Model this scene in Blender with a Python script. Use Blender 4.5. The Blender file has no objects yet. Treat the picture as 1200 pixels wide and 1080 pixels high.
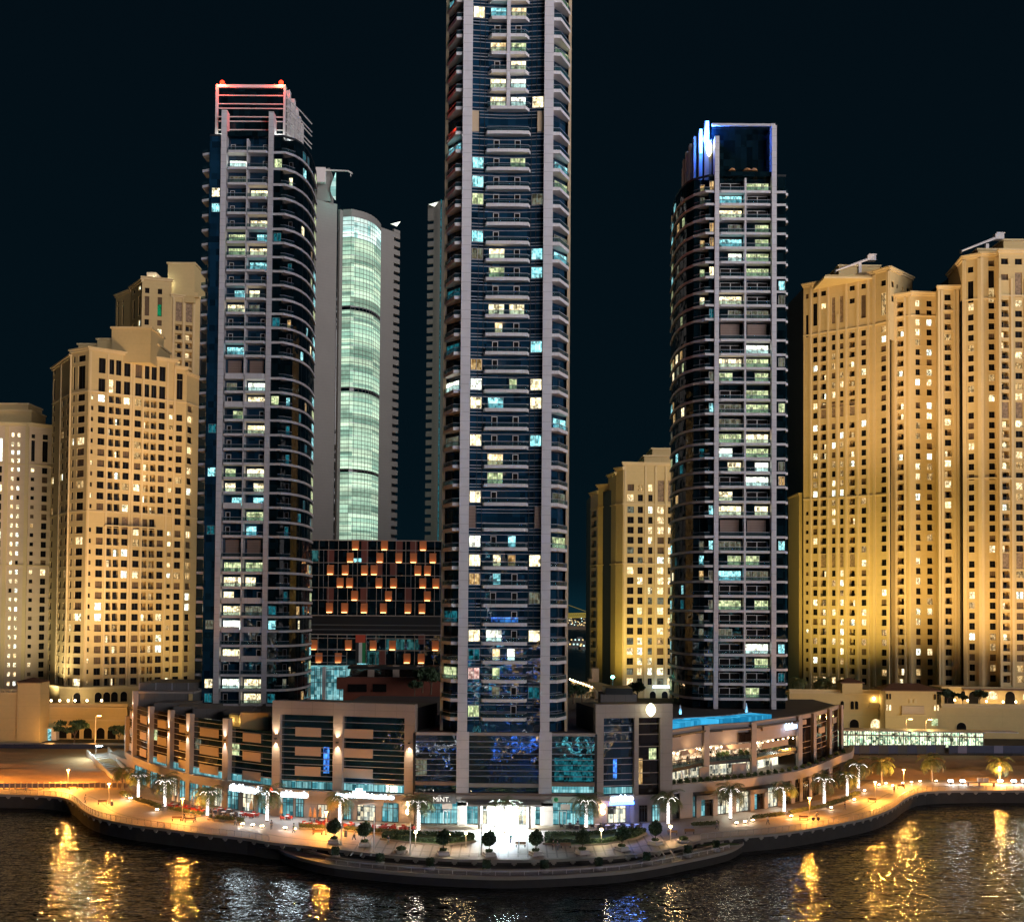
import bpy, bmesh, math, random
from mathutils import Vector, Matrix, Euler
random.seed(7)
R = math.radians
C = bpy.context.scene.collection
scn = bpy.context.scene

# ------------------------------------------------------------------ camera
CAM_H = 40.0
FPX = 1320.0            # focal length in photo pixels (photo 1200 x 1080)
SHY = 0.115
cam = bpy.data.cameras.new('camera'); camo = bpy.data.objects.new('camera', cam); C.objects.link(camo)
cam.sensor_width = 36.0; cam.lens = 36.0 * FPX / 1200.0; cam.shift_y = SHY
cam.clip_start = 1.0; cam.clip_end = 30000.0
CR = Matrix.Rotation(R(91.6), 3, 'X') @ Matrix.Rotation(R(0.43), 3, 'Z')
camo.location = (0, 0, CAM_H); camo.rotation_euler = CR.to_euler()
scn.camera = camo

# ------------------------------------------------------------------ night sky
wd = bpy.data.worlds.new('World'); scn.world = wd; wd.use_nodes = True
nt = wd.node_tree; nt.nodes.clear()
wo = nt.nodes.new('ShaderNodeOutputWorld'); bg = nt.nodes.new('ShaderNodeBackground')
tc = nt.nodes.new('ShaderNodeTexCoord'); sx = nt.nodes.new('ShaderNodeSeparateXYZ')
rp = nt.nodes.new('ShaderNodeValToRGB')
rp.color_ramp.elements[0].position = 0.0; rp.color_ramp.elements[0].color = (0.0022, 0.0170, 0.0270, 1)
rp.color_ramp.elements[1].position = 0.45; rp.color_ramp.elements[1].color = (0.0012, 0.0046, 0.0078, 1)
e = rp.color_ramp.elements.new(0.12); e.color = (0.0012, 0.0058, 0.0094, 1)
e = rp.color_ramp.elements.new(0.03); e.color = (0.0014, 0.0074, 0.0118, 1)
nt.links.new(tc.outputs['Generated'], sx.inputs[0]); nt.links.new(sx.outputs[2], rp.inputs[0])
nt.links.new(rp.outputs[0], bg.inputs[0]); nt.links.new(bg.outputs[0], wo.inputs[0])
bg.inputs[1].default_value = 1.0

# the glow of the lit city across the water: very soft, from behind the camera, level with the horizon
sl = bpy.data.lights.new('sun', 'SUN'); slo = bpy.data.objects.new('sun', sl); C.objects.link(slo)
sl.energy = 4.3; sl.angle = R(46); sl.color = (1.0, 0.93, 0.95)
slo.rotation_euler = Euler((R(98), 0, R(43)))

scn.view_settings.view_transform = 'Standard'; scn.view_settings.look = 'None'
scn.view_settings.exposure = 0.0; scn.view_settings.gamma = 1.0
try: scn.view_settings.use_curve_mapping = False
except Exception: pass
cy = scn.cycles
cy.use_denoising = True; cy.max_bounces = 5; cy.diffuse_bounces = 2; cy.glossy_bounces = 3
cy.transmission_bounces = 3; cy.transparent_max_bounces = 6
cy.caustics_reflective = False; cy.caustics_refractive = False; cy.sample_clamp_indirect = 3.0; cy.sample_clamp_direct = 0.0
cy.use_light_tree = True

# ------------------------------------------------------------------ picture -> place
def ray(px, py):
    return CR @ Vector(((px - 600) / FPX, (540 - py) / FPX + SHY * 1200 / FPX, -1.0))
def at(px, py, Y):
    d = ray(px, py); k = Y / d.y
    return Vector((d.x * k, Y, CAM_H + d.z * k))
def gp(px, py, z=0.0):
    d = ray(px, py); k = (z - CAM_H) / d.z
    return Vector((d.x * k, d.y * k, z))
def plan(px, py, Y):
    v = at(px, py, Y); return Vector((v.x, v.y, 0))
def onplane(A, B, px, py):
    """where the sight line meets the vertical plane through A, B: (distance from A, height)"""
    u = Vector((B.x - A.x, B.y - A.y)); L = u.length; u /= L
    d = ray(px, py); n = Vector((-u.y, u.x))
    k = (A.x * n.x + A.y * n.y) / (d.x * n.x + d.y * n.y)
    p = Vector((d.x * k, d.y * k))
    return (p - Vector((A.x, A.y))).dot(u), CAM_H + d.z * k

# ------------------------------------------------------------------ materials
MATS = {}
def newmat(name):
    m = bpy.data.materials.new(name); m.use_nodes = True; m.node_tree.nodes.clear(); MATS[name] = m
    return m, m.node_tree
def N(nt, typ, **kw):
    n = nt.nodes.new(typ)
    for k, v in kw.items(): setattr(n, k, v)
    return n
def math_(nt, op, a, b=None, c=None):
    n = nt.nodes.new('ShaderNodeMath'); n.operation = op
    for i, v in enumerate((a, b, c)):
        if v is None: continue
        if isinstance(v, (int, float)): n.inputs[i].default_value = v
        else: nt.links.new(v, n.inputs[i])
    return n.outputs[0]
def surf(name, col, rough=0.7, metal=0.0, var=0.18, scale=0.35, bump=0.0, joint=None, spec=0.5, fine=None, jd=0.55):
    """stone, paint, metal: colour with large and small variation, optional panel joints (height, width in metres)"""
    m, nt = newmat(name)
    out = N(nt, 'ShaderNodeOutputMaterial'); b = N(nt, 'ShaderNodeBsdfPrincipled')
    nt.links.new(b.outputs[0], out.inputs[0])
    b.inputs['Roughness'].default_value = rough; b.inputs['Metallic'].default_value = metal
    b.inputs['Specular IOR Level'].default_value = spec
    g = N(nt, 'ShaderNodeNewGeometry')
    n1 = N(nt, 'ShaderNodeTexNoise'); n1.inputs['Scale'].default_value = scale; n1.inputs['Detail'].default_value = 5
    nt.links.new(g.outputs['Position'], n1.inputs['Vector'])
    n2 = N(nt, 'ShaderNodeTexNoise'); n2.inputs['Scale'].default_value = fine or scale * 9; n2.inputs['Detail'].default_value = 3
    nt.links.new(g.outputs['Position'], n2.inputs['Vector'])
    s = math_(nt, 'ADD', math_(nt, 'MULTIPLY', n1.outputs[0], 0.65), math_(nt, 'MULTIPLY', n2.outputs[0], 0.35))
    f = math_(nt, 'MULTIPLY_ADD', math_(nt, 'SUBTRACT', s, 0.5), var * 4, 1.0)
    if joint:
        sp = N(nt, 'ShaderNodeSeparateXYZ'); nt.links.new(g.outputs['Position'], sp.inputs[0])
        fz = math_(nt, 'FRACT', math_(nt, 'DIVIDE', sp.outputs[2], joint[0]))
        jz = math_(nt, 'LESS_THAN', fz, 0.07 / joint[0])
        fx = math_(nt, 'FRACT', math_(nt, 'DIVIDE', math_(nt, 'MULTIPLY_ADD', sp.outputs[1], 0.83, sp.outputs[0]), joint[1]))
        jx = math_(nt, 'LESS_THAN', fx, 0.06 / joint[1])
        j = math_(nt, 'MAXIMUM', jz, jx)
        f = math_(nt, 'MULTIPLY', f, math_(nt, 'MULTIPLY_ADD', j, jd - 1.0, 1.0))
    mx = N(nt, 'ShaderNodeMixRGB'); mx.blend_type = 'MULTIPLY'; mx.inputs[0].default_value = 1.0
    mx.inputs[1].default_value = (*col, 1)
    cmb = N(nt, 'ShaderNodeCombineXYZ')
    for i in range(3): nt.links.new(f, cmb.inputs[i])
    nt.links.new(cmb.outputs[0], mx.inputs[2]); nt.links.new(mx.outputs[0], b.inputs['Base Color'])
    if bump:
        bp = N(nt, 'ShaderNodeBump'); bp.inputs['Strength'].default_value = bump; bp.inputs['Distance'].default_value = 0.05
        nt.links.new(n2.outputs[0], bp.inputs['Height']); nt.links.new(bp.outputs[0], b.inputs['Normal'])
    return m
def glass(name, col, rough=0.04, wob=0.02, panel=1.4, ior=1.4):
    """tinted facade glass over a dark room; every panel sits at a slightly different angle"""
    m, nt = newmat(name)
    out = N(nt, 'ShaderNodeOutputMaterial'); b = N(nt, 'ShaderNodeBsdfPrincipled')
    nt.links.new(b.outputs[0], out.inputs[0])
    b.inputs['Roughness'].default_value = rough; b.inputs['IOR'].default_value = ior
    g = N(nt, 'ShaderNodeNewGeometry')
    v = N(nt, 'ShaderNodeTexVoronoi'); v.inputs['Scale'].default_value = 0.33
    mp = N(nt, 'ShaderNodeMapping'); mp.inputs['Scale'].default_value = (1 / panel, 1 / panel, 0.9 / panel)
    nt.links.new(g.outputs['Position'], mp.inputs[0])
    fl = N(nt, 'ShaderNodeVectorMath', operation='FLOOR'); nt.links.new(mp.outputs[0], fl.inputs[0])
    wn = N(nt, 'ShaderNodeTexWhiteNoise'); nt.links.new(fl.outputs[0], wn.inputs[0])
    vm = N(nt, 'ShaderNodeVectorMath', operation='MULTIPLY_ADD')
    nt.links.new(wn.outputs['Color'], vm.inputs[0])
    vm.inputs[1].default_value = (wob, wob, wob); vm.inputs[2].default_value = (-wob / 2,) * 3
    ns = N(nt, 'ShaderNodeTexNoise'); ns.inputs['Scale'].default_value = 0.55; ns.inputs['Detail'].default_value = 1.5
    nt.links.new(g.outputs['Position'], ns.inputs['Vector'])
    vm2 = N(nt, 'ShaderNodeVectorMath', operation='MULTIPLY_ADD')
    nt.links.new(ns.outputs['Color'], vm2.inputs[0]); vm2.inputs[1].default_value = (wob * 4, wob * 4, wob * 4)
    vm2.inputs[2].default_value = (-wob * 2,) * 3
    a1 = N(nt, 'ShaderNodeVectorMath', operation='ADD'); nt.links.new(vm.outputs[0], a1.inputs[0]); nt.links.new(vm2.outputs[0], a1.inputs[1])
    a2 = N(nt, 'ShaderNodeVectorMath', operation='ADD'); nt.links.new(g.outputs['Normal'], a2.inputs[0]); nt.links.new(a1.outputs[0], a2.inputs[1])
    nm = N(nt, 'ShaderNodeVectorMath', operation='NORMALIZE'); nt.links.new(a2.outputs[0], nm.inputs[0])
    nt.links.new(nm.outputs[0], b.inputs['Normal'])
    mx = N(nt, 'ShaderNodeMixRGB'); mx.inputs[1].default_value = (*col, 1); mx.inputs[2].default_value = (*[c * 0.35 for c in col], 1)
    nt.links.new(wn.outputs['Value'], mx.inputs[0]); nt.links.new(mx.outputs[0], b.inputs['Base Color'])
    return m
def lit(name, col, strength, contrast=0.6, scale=0.9, col2=None, sample=False, stripes=0.0, cell=(0.85, 0.85, 0.6)):
    """a lamp-lit room seen through its window: blocks of curtain, wall and furniture, each lit differently"""
    m, nt = newmat(name)
    out = N(nt, 'ShaderNodeOutputMaterial'); em = N(nt, 'ShaderNodeEmission')
    g = N(nt, 'ShaderNodeNewGeometry')
    def cells(sx_, sz_, off):
        mp = N(nt, 'ShaderNodeMapping'); mp.inputs['Scale'].default_value = (1 / sx_, 1 / sx_, 1 / sz_); mp.inputs['Location'].default_value = (off, off * 1.7, off * .6)
        nt.links.new(g.outputs['Position'], mp.inputs[0]); fl = N(nt, 'ShaderNodeVectorMath', operation='FLOOR'); nt.links.new(mp.outputs[0], fl.inputs[0])
        wn = N(nt, 'ShaderNodeTexWhiteNoise'); nt.links.new(fl.outputs[0], wn.inputs[0]); return wn
    c1 = cells(cell[0], cell[2] * 1.6, 0.3); c2 = cells(cell[0] * .37, cell[2] * .7, 5.1)
    n1 = N(nt, 'ShaderNodeTexNoise'); n1.inputs['Scale'].default_value = scale * 1.6; n1.inputs['Detail'].default_value = 3
    nt.links.new(g.outputs['Position'], n1.inputs['Vector'])
    s_ = math_(nt, 'ADD', math_(nt, 'MULTIPLY', c1.outputs['Value'], 0.40), math_(nt, 'ADD', math_(nt, 'MULTIPLY', c2.outputs['Value'], 0.28), math_(nt, 'MULTIPLY', n1.outputs[0], 0.40)))
    mr = N(nt, 'ShaderNodeMapRange'); mr.inputs[1].default_value = 0.30; mr.inputs[2].default_value = 0.80
    mr.inputs[3].default_value = 1 - contrast; mr.inputs[4].default_value = 1 + contrast * 1.2
    nt.links.new(s_, mr.inputs[0])
    f = mr.outputs[0]
    if stripes:
        sp = N(nt, 'ShaderNodeSeparateXYZ'); nt.links.new(g.outputs['Position'], sp.inputs[0])
        w = math_(nt, 'SINE', math_(nt, 'MULTIPLY', math_(nt, 'MULTIPLY_ADD', sp.outputs[1], 0.8, sp.outputs[0]), 11.3))
        f = math_(nt, 'MULTIPLY', f, math_(nt, 'MULTIPLY_ADD', w, stripes, 1.0))
    mx = N(nt, 'ShaderNodeMixRGB'); mx.inputs[1].default_value = (*col, 1); mx.inputs[2].default_value = (*(col2 or col), 1)
    nt.links.new(c2.outputs['Value'], mx.inputs[0])
    nt.links.new(mx.outputs[0], em.inputs[0])
    nt.links.new(math_(nt, 'MULTIPLY', f, strength), em.inputs[1]); nt.links.new(em.outputs[0], out.inputs[0])
    if not sample: m.cycles.emission_sampling = 'NONE'
    return m
def glow(name, col, strength, sample=True):
    m, nt = newmat(name)
    out = N(nt, 'ShaderNodeOutputMaterial'); em = N(nt, 'ShaderNodeEmission')
    em.inputs[0].default_value = (*col, 1); em.inputs[1].default_value = strength
    nt.links.new(em.outputs[0], out.inputs[0])
    if not sample: m.cycles.emission_sampling = 'NONE'
    return m

surf('pier_cladding', (0.58, 0.56, 0.59), 0.55, var=0.10, joint=(1.75, 50), jd=0.6)
surf('slab_paint', (0.62, 0.595, 0.615), 0.6, var=0.10, joint=(50, 1.6), jd=0.8)
surf('soffit_paint', (0.72, 0.66, 0.64), 0.7, var=0.06)
surf('mullion', (0.34, 0.33, 0.36), 0.4, metal=0.3, var=0.05)
surf('dark_metal', (0.03, 0.035, 0.04), 0.4, metal=0.5, var=0.1)
surf('frame_white', (0.62, 0.58, 0.57), 0.5, var=0.05)
surf('brown_panel', (0.22, 0.15, 0.12), 0.6, var=0.1, joint=(0.6, 40))
surf('gold_panel', (0.50, 0.38, 0.25), 0.6, var=0.1)
surf('sandstone', (0.60, 0.445, 0.205), 0.85, var=0.10, scale=0.12, fine=1.2, joint=(3.3, 60), jd=0.86)
surf('sandstone_pale', (0.66, 0.50, 0.34), 0.85, var=0.08, scale=0.12, fine=1.2, joint=(3.3, 60), jd=0.88)
surf('sandstone_trim', (0.66, 0.505, 0.265), 0.8, var=0.08, scale=0.2)
surf('lattice', (0.26, 0.18, 0.11), 0.8, var=0.75, scale=1.4, fine=3.2)
surf('podium_stone', (0.30, 0.245, 0.215), 0.6, var=0.10, scale=0.25, joint=(2.6, 3.3), jd=0.72)
surf('podium_trim', (0.31, 0.265, 0.245), 0.6, var=0.08)
surf('beige_panel', (0.34, 0.265, 0.215), 0.65, var=0.07)
surf('grey_roof', (0.10, 0.09, 0.085), 0.9, var=0.25, scale=0.2)
surf('grey_clad', (0.13, 0.12, 0.115), 0.7, var=0.12, joint=(50, 2.4))
surf('office_stone', (0.185, 0.178, 0.168), 0.75, var=0.08, scale=0.1, joint=(1.2, 50), jd=0.85)
surf('brick_red', (0.16, 0.045, 0.025), 0.8, var=0.15)
surf('deck_paving', (0.15, 0.13, 0.12), 0.7, var=0.25, scale=0.4, joint=(50, 1.2))
surf('paving', (0.30, 0.25, 0.225), 0.65, var=0.16, scale=0.25, fine=2.5)
surf('paving_band', (0.16, 0.13, 0.12), 0.6, var=0.14)
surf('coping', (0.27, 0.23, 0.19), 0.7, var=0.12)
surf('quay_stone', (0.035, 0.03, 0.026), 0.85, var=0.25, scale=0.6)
surf('sand', (0.46, 0.28, 0.14), 0.95, var=0.22, scale=0.10, fine=1.1, bump=0.4)
surf('asphalt', (0.05, 0.048, 0.045), 0.9, var=0.2)
surf('earth', (0.20, 0.15, 0.10), 0.95, var=0.2)
surf('palm_bark', (0.24, 0.17, 0.11), 0.9, var=0.3, scale=2.0)
surf('bark', (0.12, 0.08, 0.055), 0.9, var=0.3, scale=2.0)
surf('frond', (0.11, 0.14, 0.05), 0.6, var=0.35, scale=1.5)
surf('frond_dry', (0.17, 0.12, 0.05), 0.8, var=0.3, scale=1.5)
surf('leaf_dark', (0.035, 0.07, 0.03), 0.65, var=0.45, scale=1.8)
surf('leaf_mid', (0.07, 0.11, 0.04), 0.65, var=0.45, scale=1.8)
surf('hedge_leaf', (0.10, 0.11, 0.04), 0.7, var=0.45, scale=1.6)
surf('lawn', (0.07, 0.12, 0.035), 0.9, var=0.4, scale=1.0, fine=9)
surf('planter', (0.52, 0.47, 0.43), 0.7, var=0.1)
surf('wood', (0.23, 0.12, 0.06), 0.6, var=0.2)
surf('chair_red', (0.42, 0.035, 0.025), 0.55, var=0.15)
surf('chair_dark', (0.06, 0.045, 0.05), 0.55, var=0.15)
surf('cloth_white', (0.72, 0.66, 0.62), 0.8, var=0.06)
surf('cloth_orange', (0.62, 0.30, 0.12), 0.8, var=0.06)
surf('steel', (0.45, 0.45, 0.46), 0.35, metal=0.8, var=0.05)
surf('lamp_post', (0.50, 0.42, 0.34), 0.5, var=0.05)
surf('hoard_blue', (0.014, 0.022, 0.065), 0.6, var=0.15)
surf('hoard_pale', (0.12, 0.12, 0.20), 0.6, var=0.15)
surf('roof_tile', (0.11, 0.045, 0.03), 0.8, var=0.2)
surf('flag_red', (0.55, 0.07, 0.03), 0.8, var=0.04); surf('flag_green', (0.02, 0.25, 0.08), 0.8, var=0.04)
surf('flag_white', (0.7, 0.65, 0.6), 0.8, var=0.04); surf('flag_black', (0.02, 0.018, 0.018), 0.8, var=0.04)
surf('lamp_orange', (0.60, 0.19, 0.06), 0.6, var=0.05); surf('rust_panel', (0.17, 0.045, 0.03), 0.7, var=0.1)
surf('skin_tone', (0.40, 0.24, 0.17), 0.6, var=0.05); surf('hair_dark', (0.02, 0.015, 0.012), 0.7, var=0.1)
surf('cloth_navy', (0.03, 0.035, 0.06), 0.8, var=0.1); surf('cloth_grey', (0.14, 0.14, 0.15), 0.8, var=0.1)
surf('cloth_pale', (0.45, 0.42, 0.40), 0.8, var=0.1); surf('cloth_teal', (0.03, 0.12, 0.14), 0.8, var=0.1)
surf('black_void', (0.010, 0.010, 0.011), 0.5, var=0.1)
surf('curtain', (0.15, 0.10, 0.06), 0.9, spec=0.1, var=0.3, scale=1.5)
surf('room_dark', (0.010, 0.009, 0.009), 0.5, spec=0.03, var=0.5, scale=0.7)
surf('pool_tile', (0.10, 0.35, 0.45), 0.4, var=0.1)
surf('yacht_white', (0.7, 0.7, 0.7), 0.4, var=0.05)

glass('tower_glass', (0.008, 0.040, 0.082), 0.05, 0.025, ior=1.6)
glass('black_glass', (0.004, 0.014, 0.020), 0.05, 0.02)
glass('podium_glass', (0.008, 0.030, 0.050), 0.04, 0.018, panel=1.9, ior=1.9)
glass('brown_glass', (0.020, 0.014, 0.012), 0.08, 0.03, panel=1.9)
m_, nt_ = newmat('rail_glass'); o_ = N(nt_, 'ShaderNodeOutputMaterial'); x_ = N(nt_, 'ShaderNodeMixShader'); x_.inputs[0].default_value = 0.34
t_ = N(nt_, 'ShaderNodeBsdfTransparent'); t_.inputs[0].default_value = (0.75, 0.88, 0.92, 1); b_ = N(nt_, 'ShaderNodeBsdfPrincipled'); b_.inputs['Base Color'].default_value = (0.03, 0.07, 0.09, 1); b_.inputs['Roughness'].default_value = 0.08
nt_.links.new(t_.outputs[0], x_.inputs[1]); nt_.links.new(b_.outputs[0], x_.inputs[2]); nt_.links.new(x_.outputs[0], o_.inputs[0])

lit('win_yellow', (1.0, 0.80, 0.40), 1.5, 0.85, 1.1, (1.0, 0.90, 0.60), stripes=0.12)
lit('win_white', (1.0, 0.97, 0.80), 1.9, 0.75, 1.1, (0.85, 1.0, 0.85), stripes=0.10)
lit('win_cyan', (0.22, 0.75, 0.85), 1.0, 0.85, 1.0, (0.45, 0.95, 0.95), stripes=0.12)
lit('win_green', (0.55, 0.75, 0.35), 0.75, 0.7, 1.0, (0.85, 0.90, 0.50), stripes=0.15)
lit('win_amber', (0.85, 0.45, 0.14), 0.55, 0.75, 1.2, (0.9, 0.65, 0.3), stripes=0.15)
lit('win_dim', (0.30, 0.24, 0.14), 0.45, 0.7, 1.0, (0.20, 0.25, 0.2), stripes=0.2)
lit('pane_blue', (0.04, 0.14, 0.9), 0.9, 0.9, 1.3, (0.1, 0.4, 1.0))  # lit rooms, and the blue reflections painted onto the tower glass
lit('pane_teal', (0.02, 0.22, 0.30), 0.28, 0.9, 0.8, (0.03, 0.35, 0.42))  # lit rooms, and teal reflections painted onto the dark glass
lit('hotel_reflect', (0.02, 0.10, 0.11), 0.35, 0.9, 0.8, (0.05, 0.2, 0.2), cell=(1.6, 1, 2.4))
lit('win_jade', (0.01, 0.30, 0.12), 0.5, 0.6, 0.5)
lit('win_pink', (1.0, 0.45, 0.40), 0.9, 0.7, 1.0, (1.0, 0.8, 0.7))
lit('win_warm', (1.0, 0.66, 0.27), 1.35, 0.6, 1.2, (1.0, 0.84, 0.52), stripes=0.1)
lit('office_lit', (0.36, 0.66, 0.50), 0.88, 0.45, 0.30, (0.66, 0.86, 0.62), stripes=0.16, cell=(30, 1, 2.2))
lit('office_bright', (0.40, 0.90, 0.85), 1.1, 0.5, 0.22, (0.85, 1.0, 0.9), cell=(14, 1, 3))
lit('shop_cyan', (0.06, 0.36, 0.44), 0.62, 0.60, 1.0, (0.35, 0.72, 0.74), sample=True, stripes=0.2, cell=(2.2, 1, 1.6))
lit('shop_white', (0.70, 0.80, 0.72), 0.85, 0.95, 1.3, (1.0, 0.85, 0.55), sample=True, stripes=0.2, cell=(1.7, 1, 1.3))
lit('shop_warm', (0.9, 0.42, 0.14), 0.8, 1.0, 1.6, (1.0, 0.85, 0.6), sample=True)
lit('pool_water', (0.01, 0.30, 0.62), 0.85, 0.35, 0.35, (0.06, 0.50, 0.85), sample=True, cell=(5, 1, 9))
glow('led_white', (1.0, 0.93, 0.86), 4.5)
glow('sign_white', (0.72, 0.90, 1.0), 16.0)
glow('sign_blue', (0.04, 0.17, 1.0), 20.0)
glow('sign_bluewhite', (0.45, 0.68, 1.0), 12.0)
glow('sign_lens', (1.0, 0.98, 0.62), 5.0)
glow('sign_red', (1.0, 0.05, 0.02), 4.0)
glow('mint_letter', (1.0, 0.95, 0.85), 1.3)
WASH = 0.42
lit('station_glow', (0.35, 0.75, 0.5), 1.0, 0.9, 0.5, (1.0, 0.95, 0.6), sample=True, stripes=0.45)
surf('quay_pot', (0.30, 0.27, 0.25), 0.8, var=0.15)
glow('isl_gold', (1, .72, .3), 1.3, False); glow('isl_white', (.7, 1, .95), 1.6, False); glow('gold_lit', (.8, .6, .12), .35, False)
glow('led_soft2', (0.55, 0.62, 0.5), 0.35)
glow('neon_blue', (0.06, 0.25, 1.0), 20.0)
glow('beacon_red', (1.0, 0.035, 0.012), 6.0)
glow('lamp_sodium', (1.0, 0.50, 0.14), 45.0)
glow('lamp_warm', (1.0, 0.68, 0.34), 30.0)
glow('lamp_cool', (0.80, 0.95, 1.0), 30.0)
glow('flood_white', (0.82, 0.97, 1.0), 380.0)
glow('panel_lamp', (1.0, 0.52, 0.18), 5.0)
glow('teal_lamp', (0.2, 1.0, 0.75), 30.0)

# ------------------------------------------------------------------ mesh helper
WL = {}
class MB:
    def __init__(s): s.v = []; s.f = []; s.k = []
    def face(s, pts, m):
        i = len(s.v); s.v += [tuple(p) for p in pts]; s.f.append(tuple(range(i, i + len(pts)))); s.k.append(m)
    def add(s, o):
        i = len(s.v); s.v += o.v; s.f += [tuple(a + i for a in f) for f in o.f]; s.k += o.k
    def box(s, x0, x1, y0, y1, z0, z1, m, M=None):
        P = [Vector((x, y, z)) for z in (z0, z1) for x, y in ((x0, y0), (x1, y0), (x1, y1), (x0, y1))]
        if M is not None: P = [M @ p for p in P]
        i = len(s.v); s.v += [tuple(p) for p in P]
        for f in ((3, 2, 1, 0), (4, 5, 6, 7), (0, 1, 5, 4), (1, 2, 6, 5), (2, 3, 7, 6), (3, 0, 4, 7)):
            s.f.append(tuple(i + a for a in f)); s.k.append(m)
    def prism(s, pts, z0, z1, m, mtop=None, mbot=None):
        """closed outline (x, y) extruded between z0 and z1"""
        a = sum(pts[i][0] * pts[(i + 1) % len(pts)][1] - pts[(i + 1) % len(pts)][0] * pts[i][1] for i in range(len(pts)))
        if a < 0: pts = list(reversed(pts))
        n = len(pts); i = len(s.v)
        s.v += [(p[0], p[1], z0) for p in pts] + [(p[0], p[1], z1) for p in pts]
        s.f.append(tuple(i + j for j in reversed(range(n)))); s.k.append(mbot or m)
        s.f.append(tuple(i + n + j for j in range(n))); s.k.append(mtop or m)
        for j in range(n):
            k = (j + 1) % n
            s.f.append((i + j, i + k, i + n + k, i + n + j)); s.k.append(m)
    def strip(s, pts, z0, z1, t, m, mbot=None):
        """wall of thickness t behind the open line pts (outside is on the right-hand side walking along it)"""
        P = [Vector((p[0], p[1])) for p in pts]; inn = []
        for j, p in enumerate(P):
            a = (P[j] - P[j - 1]).normalized() if j else (P[1] - P[0]).normalized()
            b = (P[j + 1] - P[j]).normalized() if j + 1 < len(P) else a
            n = Vector((-(a.y + b.y), a.x + b.x))
            n = n.normalized() / max(0.5, math.sqrt((1 + a.dot(b)) / 2)) if n.length > 1e-6 else Vector((-a.y, a.x))
            inn.append(p + n * t)
        for j in range(len(P) - 1):
            q = [P[j], P[j + 1], inn[j + 1], inn[j]]
            lo = [(*p, z0) for p in q]; hi = [(*p, z1) for p in q]
            s.face([lo[0], lo[1], hi[1], hi[0]], m); s.face([hi[0], hi[1], hi[2], hi[3]], m)
            s.face([lo[3], lo[2], lo[1], lo[0]], mbot or m); s.face([lo[2], lo[3], hi[3], hi[2]], m)
        for j, (a, b) in ((0, (3, 0)), (len(P) - 1, (1, 2))):
            p, q = P[j], inn[j]
            fs = [(*p, z0), (*q, z0), (*q, z1), (*p, z1)]
            s.face(fs if j else fs[::-1], m)
    def tube(s, a, b, r0, r1=None, n=8, m='steel', cap=True):
        a = Vector(a); b = Vector(b); r1 = r0 if r1 is None else r1
        d = (b - a)
        if d.length < 1e-6: return
        q = d.to_track_quat('Z', 'Y'); i = len(s.v)
        for p, r in ((a, r0), (b, r1)):
            for j in range(n):
                t = 2 * math.pi * j / n; s.v.append(tuple(p + q @ Vector((math.cos(t) * r, math.sin(t) * r, 0))))
        for j in range(n):
            k = (j + 1) % n; s.f.append((i + j, i + k, i + n + k, i + n + j)); s.k.append(m)
        if cap:
            s.f.append(tuple(i + j for j in reversed(range(n)))); s.k.append(m)
            s.f.append(tuple(i + n + j for j in range(n))); s.k.append(m)
    def path(s, pts, r, n=6, m='steel'):
        for a, b in zip(pts, pts[1:]): s.tube(a, b, r(0) if callable(r) else r, None, n, m)
    def lathe(s, prof, n, m, c=(0, 0, 0)):
        i = len(s.v)
        for r, z in prof:
            for j in range(n):
                t = 2 * math.pi * j / n; s.v.append((c[0] + r * math.cos(t), c[1] + r * math.sin(t), c[2] + z))
        for k in range(len(prof) - 1):
            for j in range(n):
                l = (j + 1) % n
                s.f.append((i + k * n + j, i + k * n + l, i + (k + 1) * n + l, i + (k + 1) * n + j)); s.k.append(m)
        s.f.append(tuple(i + j for j in reversed(range(n)))); s.k.append(m)
        s.f.append(tuple(i + (len(prof) - 1) * n + j for j in range(n))); s.k.append(m)
    def build(s, name, parent=None, smooth=False, local=False):
        if not s.f: return None
        off = Vector((0, 0, 0)) if (parent is None or local) else WL[parent.name]
        me = bpy.data.meshes.new(name)
        me.from_pydata([tuple(Vector(p) - off) for p in s.v], [], s.f)
        keys = []
        for k in s.k:
            if k not in keys: keys.append(k)
        for k in keys: me.materials.append(MATS[k])
        ix = {k: i for i, k in enumerate(keys)}
        me.polygons.foreach_set('material_index', [ix[k] for k in s.k])
        if smooth: me.polygons.foreach_set('use_smooth', [True] * len(s.f))
        me.update()
        o = bpy.data.objects.new(name, me); C.objects.link(o)
        if parent is not None: o.parent = parent; WL[o.name] = WL[parent.name] if not local else Vector((0, 0, 0))
        else: WL[o.name] = Vector((0, 0, 0))
        return o

ORD = 'first second third fourth fifth sixth seventh eighth ninth tenth eleventh twelfth thirteenth fourteenth fifteenth sixteenth seventeenth eighteenth nineteenth twentieth'.split() + ['twenty-' + w for w in 'first second third fourth fifth sixth seventh eighth'.split()]
def tag(o, label=None, cat=None, group=None, kind=None):
    if label: o['label'] = label
    if cat: o['category'] = cat
    if group: o['group'] = group
    if kind: o['kind'] = kind
    return o
def thing(name, label, cat, loc=(0, 0, 0), rz=0.0, group=None):
    o = bpy.data.objects.new(name, None); C.objects.link(o)
    o.location = loc; o.rotation_euler = (0, 0, rz); o.empty_display_size = 0.5
    WL[o.name] = Vector(loc)
    return tag(o, label, cat, group)
def struct(name, mb, smooth=False):
    return tag(mb.build(name, smooth=smooth), kind='structure')
def copy_tree(o, parent=None):
    c = o.copy(); C.objects.link(c); c.parent = parent; WL[c.name] = Vector((0, 0, 0))
    for ch in list(o.children): copy_tree(ch, c)
    return c
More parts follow.
